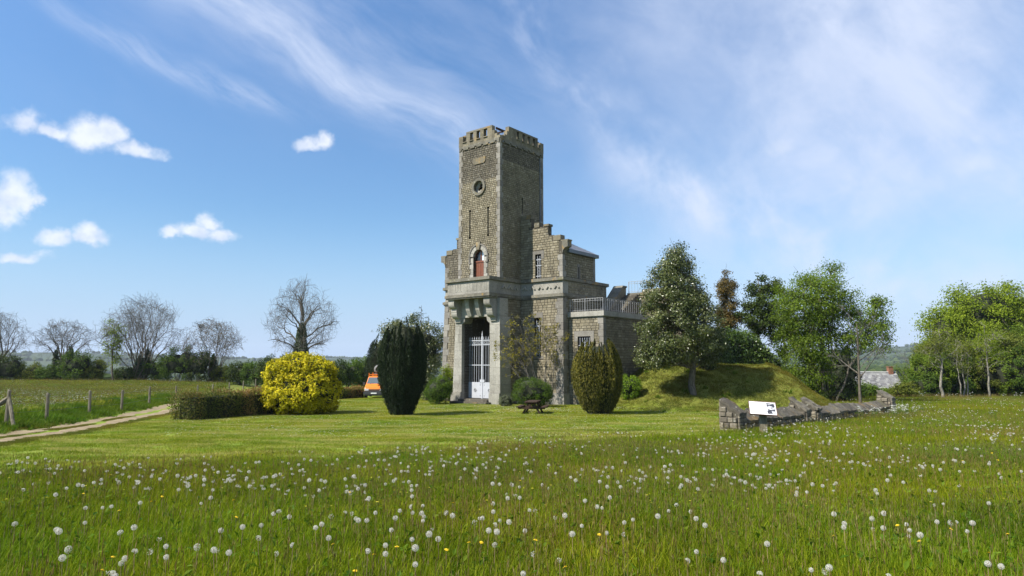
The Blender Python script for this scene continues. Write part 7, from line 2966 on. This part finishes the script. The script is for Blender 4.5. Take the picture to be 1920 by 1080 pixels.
# --- bank beside the track and the left field
bank = [patch('tuft', rg, [(300, 0.5, 0.10, 0.36, 0.014, 0.55, 0, 24)], [G_BA]) for _ in range(3)]
x, y = grid_pts(rg, -40, -10, 8, 60, 0.60)
u = path_near(y) - x
k = (u > 2.75) & (u < 5.2) & in_view(x, y, 8)
put('bank_grass', rg, x[k], y[k], bank, 'lush long grass on the bank below the fence', (0.6, 1.15), lift=-0.02)
x, y = grid_pts(rg, -21, -11, 14, 46, 0.24)
u = path_near(y) - x
k = (((u > -0.6) & (u < -0.2)) | ((u > 1.02) & (u < 1.48) & (rg.random(len(u)) < 0.6 + 0.4 * np.sin(y * 1.1))) | ((u > 2.65) & (u < 2.95))) & in_view(x, y, 8)
put('verge_grass', rg, x[k], y[k], mnd, 'short grass along the edges and crown of the track', (0.3, 0.5), lift=0.03)
fld = []
for k in range(4):
    V, Q, T = blades(rg, 330, 1.1, 0.12, 0.38, 0.030, 0.45, 40)
    tq = rg.uniform(0, 1, 330)
    SV, SF = stalks(rg, 14, 1.1, 0.26, 0.46, 0.09, 0.016)
    nv = len(V)
    fld.append(mesh_np('tuft', np.concatenate([V, SV]), [np.concatenate([Q, SF + nv]), T], [G_FI, G_ST],
                       np.concatenate([np.tile(tq, 2), rg.uniform(0, 1, len(SF)), tq]), np.concatenate([np.zeros(len(Q)), np.ones(len(SF)), np.zeros(len(T))])))
x, y = grid_pts(rg, -88, -17, 14, 97, 1.25)
k = (path_near(y) - x > 5.2) & in_view(x, y, 8)
put('field_grass', rg, x[k], y[k], fld, 'uncut grass of the field beyond the fence', (0.7, 1.2))

# --- flowers
white_petal = simple('white_petals', (0.78, 0.78, 0.74), 0.7, var=0.06)
yellow_petal = simple('yellow_petals', (0.80, 0.56, 0.02), 0.6, var=0.12)
buttercup = simple('buttercup_petals', (0.78, 0.66, 0.03), 0.35, var=0.08)
stem_mat = simple('flower_stem', (0.10, 0.12, 0.03), 0.7)
stem_red = simple('reddish_flower_stem', (0.24, 0.165, 0.085), 0.7)
m_, t_, p_, out_ = new_mat('dandelion_down')
p_.inputs['Base Color'].default_value = (0.76, 0.735, 0.66, 1)
p_.inputs['Roughness'].default_value = 0.9
tr_ = t_.n('ShaderNodeBsdfTranslucent')
tr_.inputs[0].default_value = (0.76, 0.73, 0.64, 1)
mx_ = t_.n('ShaderNodeMixShader')
mx_.inputs[0].default_value = 0.4
t_.link(p_.outputs[0], mx_.inputs[1])
t_.link(tr_.outputs[0], mx_.inputs[2])
t_.link(mx_.outputs[0], out_.inputs[0])
down = m_
seed_core = simple('seed_core', (0.16, 0.12, 0.075), 0.8)


def clock_mesh(rg, r=0.0235, n=150, full=1.0, name='seed_head'):
    """dandelion clock: brown core, fine rays and little star parachutes on a sphere"""
    i = np.arange(n) + 0.5
    ph = np.arccos(1 - 2 * i / n)
    th = math.pi * (1 + 5 ** 0.5) * i
    D = np.stack([np.cos(th) * np.sin(ph), np.sin(th) * np.sin(ph), np.cos(ph)], 1)
    D = unit(D + rg.normal(0, 0.05, D.shape))
    keep = rg.random(n) < full
    if full < 1:
        ax_ = unit(rg.normal(0, 1, 3))
        keep &= (D @ ax_) > -0.1
    D = D[keep]
    n = len(D)
    V1_, F1_ = tube_arrays(D * 0.004, D * r * 0.86, np.full(n, 0.00022), np.full(n, 0.00022), 3)
    # parachutes: three crossed slivers each
    parts = [(V1_, F1_, np.full(len(F1_), 0.5), 0)]
    A = unit(np.cross(D, rg.normal(0, 1, D.shape)))
    B = np.cross(D, A)
    for k in range(3):
        t = math.pi * k / 3
        E = A * math.cos(t) + B * math.sin(t)
        S = np.cross(D, E)
        c = D * r * 0.86
        w, l = 0.00055, r * 0.26
        tip = D * r * 0.15
        V = np.stack([c - E * l + tip, c - S * w, c + E * l + tip, c + S * w], 1).reshape(-1, 3)
        parts.append((V, np.arange(4 * n).reshape(n, 4), np.full(n, 0.5), 0))
    bm = bmesh.new()
    bmesh.ops.create_cube(bm, size=0.0085)
    cv = np.array([v.co[:] for v in bm.verts])
    cf = np.array([[v.index for v in f.verts] for f in bm.faces])
    bm.free()
    parts.append((cv, cf, np.full(len(cf), 0.5), 1))
    return merge_meshes(name, parts, [down, seed_core])


def stem_mesh(h, rg, r=0.0026):
    n = 5
    t = np.linspace(0, 1, n + 1)
    bx, by = rg.uniform(-0.05, 0.05, 2)
    P = np.stack([bx * (1 - t) ** 2, by * (1 - t) ** 2, -h * (1 - t)], 1)
    V, F = tube_arrays(P[:-1], P[1:], np.full(n, r), np.full(n, r * 0.85), 5)
    return mesh_np('stem', V, F, stem_red, np.full(len(F), 0.5))


def daisyhead(rg, r, n, mat, name, core=None, layers=1):
    """flat composite flower: ray petals round a disc"""
    parts = []
    for ly in range(layers):
        rr_ = r * (1 - 0.3 * ly)
        for k in range(n):
            a = 2 * math.pi * (k + 0.5 * ly) / n + rg.normal(0, 0.05)
            c, s = math.cos(a), math.sin(a)
            w = rr_ * 2.4 / n
            up = 0.12 * r + ly * 0.12 * r
            V = np.array([(0.15 * rr_ * c, 0.15 * rr_ * s, 0.003 * ly), (0.6 * rr_ * c - w * s, 0.6 * rr_ * s + w * c, up), (rr_ * c, rr_ * s, up * rg.uniform(0.4, 1.4)), (0.6 * rr_ * c + w * s, 0.6 * rr_ * s - w * c, up)])
            parts.append((V, np.array([[0, 1, 2, 3]]), np.array([0.5]), 0))
    b = 0.28 * r
    V = np.array([(b * math.cos(t), b * math.sin(t), 0.14 * r) for t in np.linspace(0, 2 * math.pi, 9)[:-1]] + [(0, 0, -0.25 * r)])
    F = [(i, (i + 1) % 8, 8, 8) for i in range(8)]
    tri = np.array([(i, (i + 1) % 8, 8) for i in range(8)])
    quad = np.array([(0, 1, 2, 3), (0, 3, 4, 7), (4, 5, 6, 7)])
    parts.append((V, quad, np.full(3, 0.5), 1))
    return merge_meshes(name, parts, [mat, core or mat])


# dandelion clocks that show singly in the foreground, one object each
rg = np.random.default_rng(500)
heads = [clock_mesh(rg, 0.0235, 115), clock_mesh(rg, 0.0225, 105), clock_mesh(rg, 0.0235, 115, 0.85), clock_mesh(rg, 0.021, 100), clock_mesh(rg, 0.0235, 115, 0.55), clock_mesh(rg, 0.0225, 105, 0.35)]
stems = [stem_mesh(0.34, rg), stem_mesh(0.34, rg), stem_mesh(0.34, rg)]
GC = 'dandelion clocks in the meadow'
LC = 'white dandelion clock on a tall reddish stem in the long meadow grass'
extra = []
while len(extra) < 84:
    yy = rg.uniform(4.5, 15.5)
    xx = rg.uniform(-0.74, 0.74) * yy
    if bool(is_meadow(np.array([xx]), np.array([yy]))[0]) and rg.random() < (0.5 + 0.5 * math.sin(xx * 1.9 + 0.7) * math.sin(yy * 1.5)) ** 2:
        for _ in range(int(rg.integers(1, 4))):
            extra.append((xx + rg.normal(0, 0.12), yy + rg.normal(0, 0.12)))
for i, (x, y) in enumerate((CLOCKS + extra)[:298]):
    hgt = 0.335 * rg.uniform(0.85, 1.06)
    g = h1(x, y)
    e = bpy.data.objects.new('dandelion_clock', None)
    e.empty_display_size = 0.05
    e.location = (x, y, g)
    COL.objects.link(e)
    tag(e, LC, 'dandelion', GC)
    s = hgt / 0.34
    z = rg.uniform(0, 6.28)
    link('stem', stems[i % 3], e, (0, 0, hgt), (0, 0, z), (1, 1, s))
    hs_ = rg.uniform(0.78, 1.25)
    link('seed_head', heads[int(rg.choice(6, p=[0.26, 0.22, 0.16, 0.12, 0.14, 0.10]))], e, (0, 0, hgt + 0.004), (rg.uniform(-0.5, 0.5), rg.uniform(-0.5, 0.5), z), (hs_, hs_, hs_))
yh = [daisyhead(rg, 0.021, 22, yellow_petal, 'flower_head', None, 3) for _ in range(3)]
ys_ = [stem_mesh(0.25, rg) for _ in range(2)]
for i, (x, y) in enumerate(YELLOWS):
    hgt = 0.25 * rg.uniform(0.9, 1.1)
    e = bpy.data.objects.new('yellow_dandelion', None)
    e.empty_display_size = 0.05
    e.location = (x, y, h1(x, y))
    COL.objects.link(e)
    tag(e, 'yellow dandelion flower open among the long meadow grass', 'dandelion', 'yellow dandelion flowers in the meadow')
    link('stem', ys_[i % 2], e, (0, 0, hgt), (0, 0, 0), (1, 1, hgt / 0.25))
    link('flower_head', yh[i % 3], e, (0, 0, hgt), (rg.uniform(-0.4, 0.4), rg.uniform(-0.4, 0.4), 0))


def flower_patch(heads_, h, name, r=0.0018):
    """head plus stem as one mesh for the uncounted rest"""
    out = []
    for hd in heads_:
        V = np.array([v.co[:] for v in hd.vertices])
        F = np.array([list(p.vertices) for p in hd.polygons])
        mi = np.array([p.material_index for p in hd.polygons])
        SV, SF = tube_arrays(np.array([[0, 0, -0.02]]), np.array([[0, 0, h]]), [r], [r], 3)
        V = V + np.array([0, 0, h])
        out.append(mesh_np(name, np.concatenate([V, SV]), np.concatenate([F, SF + len(V)]), list(hd.materials) + [stem_mat], np.full(len(F) + len(SF), 0.5), np.concatenate([mi, np.full(len(SF), 2)])))
    return out


# the many more clocks farther off
fc = flower_patch([clock_mesh(rg, 0.026, 90), clock_mesh(rg, 0.024, 80, 0.9)], 0.33, 'far_clock', 0.003)
xs, ys2 = [], []
while len(xs) < 1300:
    yy = 9.0 + 46 * rg.random() ** 0.95
    xx = rg.uniform(-0.75, 0.78) * yy
    dens = (0.5 + 0.5 * math.sin(xx * 0.9 + 1 + 0.4 * yy) * math.sin(yy * 0.8)) ** 1.6
    if rg.random() < dens and bool(is_meadow(np.array([xx]), np.array([yy]))[0]) and mound_r(xx, yy) > 1.0:
        xs.append(xx)
        ys2.append(yy)
put('dandelion_clocks', rg, np.array(xs), np.array(ys2), fc, 'dandelion clocks dotted over the farther meadow', (0.85, 1.1))
# daisies on the lawn, buttercups, and white flowers in the left field
dz = flower_patch([daisyhead(rg, 0.024, 12, white_petal, 'daisy', yellow_petal) for _ in range(2)], 0.07, 'daisy')
xs, ys2 = [], []
while len(xs) < 5200:
    yy = rg.uniform(24, 60)
    xx = rg.uniform(-0.5, 0.32) * yy
    cl = math.sin(xx * 0.8) * math.sin(yy * 0.9 + xx * 0.3)
    dens = (0.15 + 0.85 * math.exp(-((yy - 44.5) / 3.2) ** 2) * math.exp(-((xx - 0.3) / 6.5) ** 2)) * (0.55 + 0.45 * cl)
    if rg.random() < dens and not bool(is_meadow(np.array([xx]), np.array([yy]))[0]) and xx > path_near(yy) and mound_r(xx, yy) > 0.9:
        u_ = (xx - PX) * math.cos(ANG) - (yy - PY) * math.sin(ANG)
        v_ = (xx - PX) * math.sin(ANG) + (yy - PY) * math.cos(ANG)
        if v_ > -0.9 and -8 < u_ < 7:
            continue
        xs.append(xx)
        ys2.append(yy)
put('daisies', rg, np.array(xs), np.array(ys2), dz, 'white daisies sprinkled over the lawn', (0.7, 1.1))
bc = flower_patch([daisyhead(rg, 0.014, 5, buttercup, 'buttercup') for _ in range(2)], 0.27, 'buttercup')
xs, ys2 = [], []
while len(xs) < 420:
    yy = 8 + 48 * rg.random()
    xx = rg.uniform(-0.75, 0.78) * yy
    if bool(is_meadow(np.array([xx]), np.array([yy]))[0]):
        xs.append(xx)
        ys2.append(yy)
put('buttercups', rg, np.array(xs), np.array(ys2), bc, 'small yellow buttercups scattered in the meadow', (0.8, 1.3))
wf = flower_patch([daisyhead(rg, 0.034, 8, white_petal, 'white_flower') for _ in range(2)], 0.36, 'white_flower', 0.004)
yf = flower_patch([daisyhead(rg, 0.036, 8, buttercup, 'yellow_flower') for _ in range(2)], 0.36, 'yellow_flower', 0.004)
for nm, meshes, n, lab in (('field_flowers', wf, 4200, 'white flowers speckling the field beyond the fence'), ('field_buttercups', yf, 3200, 'yellow flowers speckling the field beyond the fence')):
    xs, ys2 = [], []
    while len(xs) < n:
        yy = rg.uniform(30, 96)
        xx = -rg.uniform(0.33, 0.79) * yy
        if nm == 'field_flowers':
            band_ = math.exp(-((yy - 50) / 20) ** 2) + 0.25
        else:
            band_ = 0.25 + 0.75 * (yy > 70)
        if path_near(yy) - xx > 5.0 and rg.random() < band_ * (0.6 + 0.4 * math.sin(xx * 0.5) * math.sin(yy * 0.4)):
            xs.append(xx)
            ys2.append(yy)
    put(nm, rg, np.array(xs), np.array(ys2), meshes, lab, (0.6, 1.2))


# cow parsley by the far end of the wall
def parsley_mesh(rg):
    P0, P1, R0_, R1_, C = [], [], [], [], []
    for s in range(5):
        a = rg.uniform(0, 6.28)
        top = np.array([0.14 * math.cos(a), 0.14 * math.sin(a), rg.uniform(0.32, 0.60)])
        P0.append((0, 0, -0.02))
        P1.append(top)
        R0_.append(0.006)
        R1_.append(0.004)
        for k in range(7):
            t = k * 2.4
            r = 0.060 * math.sqrt(k / 9 + 0.1)
            q = top + np.array([r * math.cos(t), r * math.sin(t), 0.055])
            P0.append(top)
            P1.append(q)
            R0_.append(0.002)
            R1_.append(0.002)
            for _ in range(4):
                C.append(q + rg.normal(0, 0.012, 3))
    V, F = tube_arrays(P0, P1, R0_, R1_, 3)
    C = np.array(C)
    LV, LF2 = leaf_arrays(rg, C, np.tile([0, 0, 1.0], (len(C), 1)), 0.014, 0.9, jitter=0.5)
    n = 90
    C2 = np.stack([rg.normal(0, 0.13, n), rg.normal(0, 0.13, n), rg.uniform(0.03, 0.42, n)], 1)
    GV, GF2 = leaf_arrays(rg, C2, np.tile([0, 0, 1.0], (n, 1)), 0.075, 0.4)
    return (mesh_np('stem', V, F, stem_mat, np.full(len(F), 0.5)), mesh_np('flower_head', LV, LF2, white_petal, np.full(len(LF2), 0.5)), mesh_np('foliage', GV, GF2, LF_['green'], rg.uniform(0, 1, n)))


pm = [parsley_mesh(rg) for _ in range(3)]
GP_ = 'cow parsley plants along the ruined wall'
k = 0
while k < 42:
    if k < 30:
        t = rg.uniform(0.62, 1.06)
        x, y = 8.45 + 12.45 * t, 26.5 + 12.1 * t
        o = rg.gamma(1.6, 0.55) + 0.42
        x, y = x + 0.70 * o, y - 0.72 * o
    else:
        x, y = rg.uniform(33, 45), rg.uniform(57, 62)
    o = empty('cow_parsley', (x, y, h1(x, y)), rg.uniform(0, 6.28))
    for part, pmesh in zip(('stem', 'flower_head', 'foliage'), pm[k % 3]):
        link(part, pmesh, o)
    s = rg.uniform(0.8, 1.15)
    o.scale = (s, s, s)
    tag(o, 'white flowering cow parsley beside the far end of the ruined wall' if k < 30 else 'white flowering cow parsley at the foot of the right hand wood', 'cow parsley', GP_ if k < 30 else 'cow parsley plants at the wood edge')
    k += 1


# ------------------------------------------------------------------ the air between here and the far hills
def build_haze():
    b = MB()
    b.box((-3900, -400, -60), (3900, 3950, 110))
    m = bpy.data.materials.new('haze')
    m.use_nodes = True
    m.node_tree.nodes.clear()
    t = NT(m.node_tree)
    out = t.n('ShaderNodeOutputMaterial')
    v = t.n('ShaderNodeVolumePrincipled')
    v.inputs['Color'].default_value = (0.80, 0.90, 1.0, 1)
    v.inputs['Density'].default_value = 0.00010
    v.inputs['Anisotropy'].default_value = 0.1
    t.link(v.outputs[0], out.inputs['Volume'])
    o = b.obj('haze', m)
    tag(o, 'thin spring haze lying over the country', None, None, 'stuff')


build_haze()
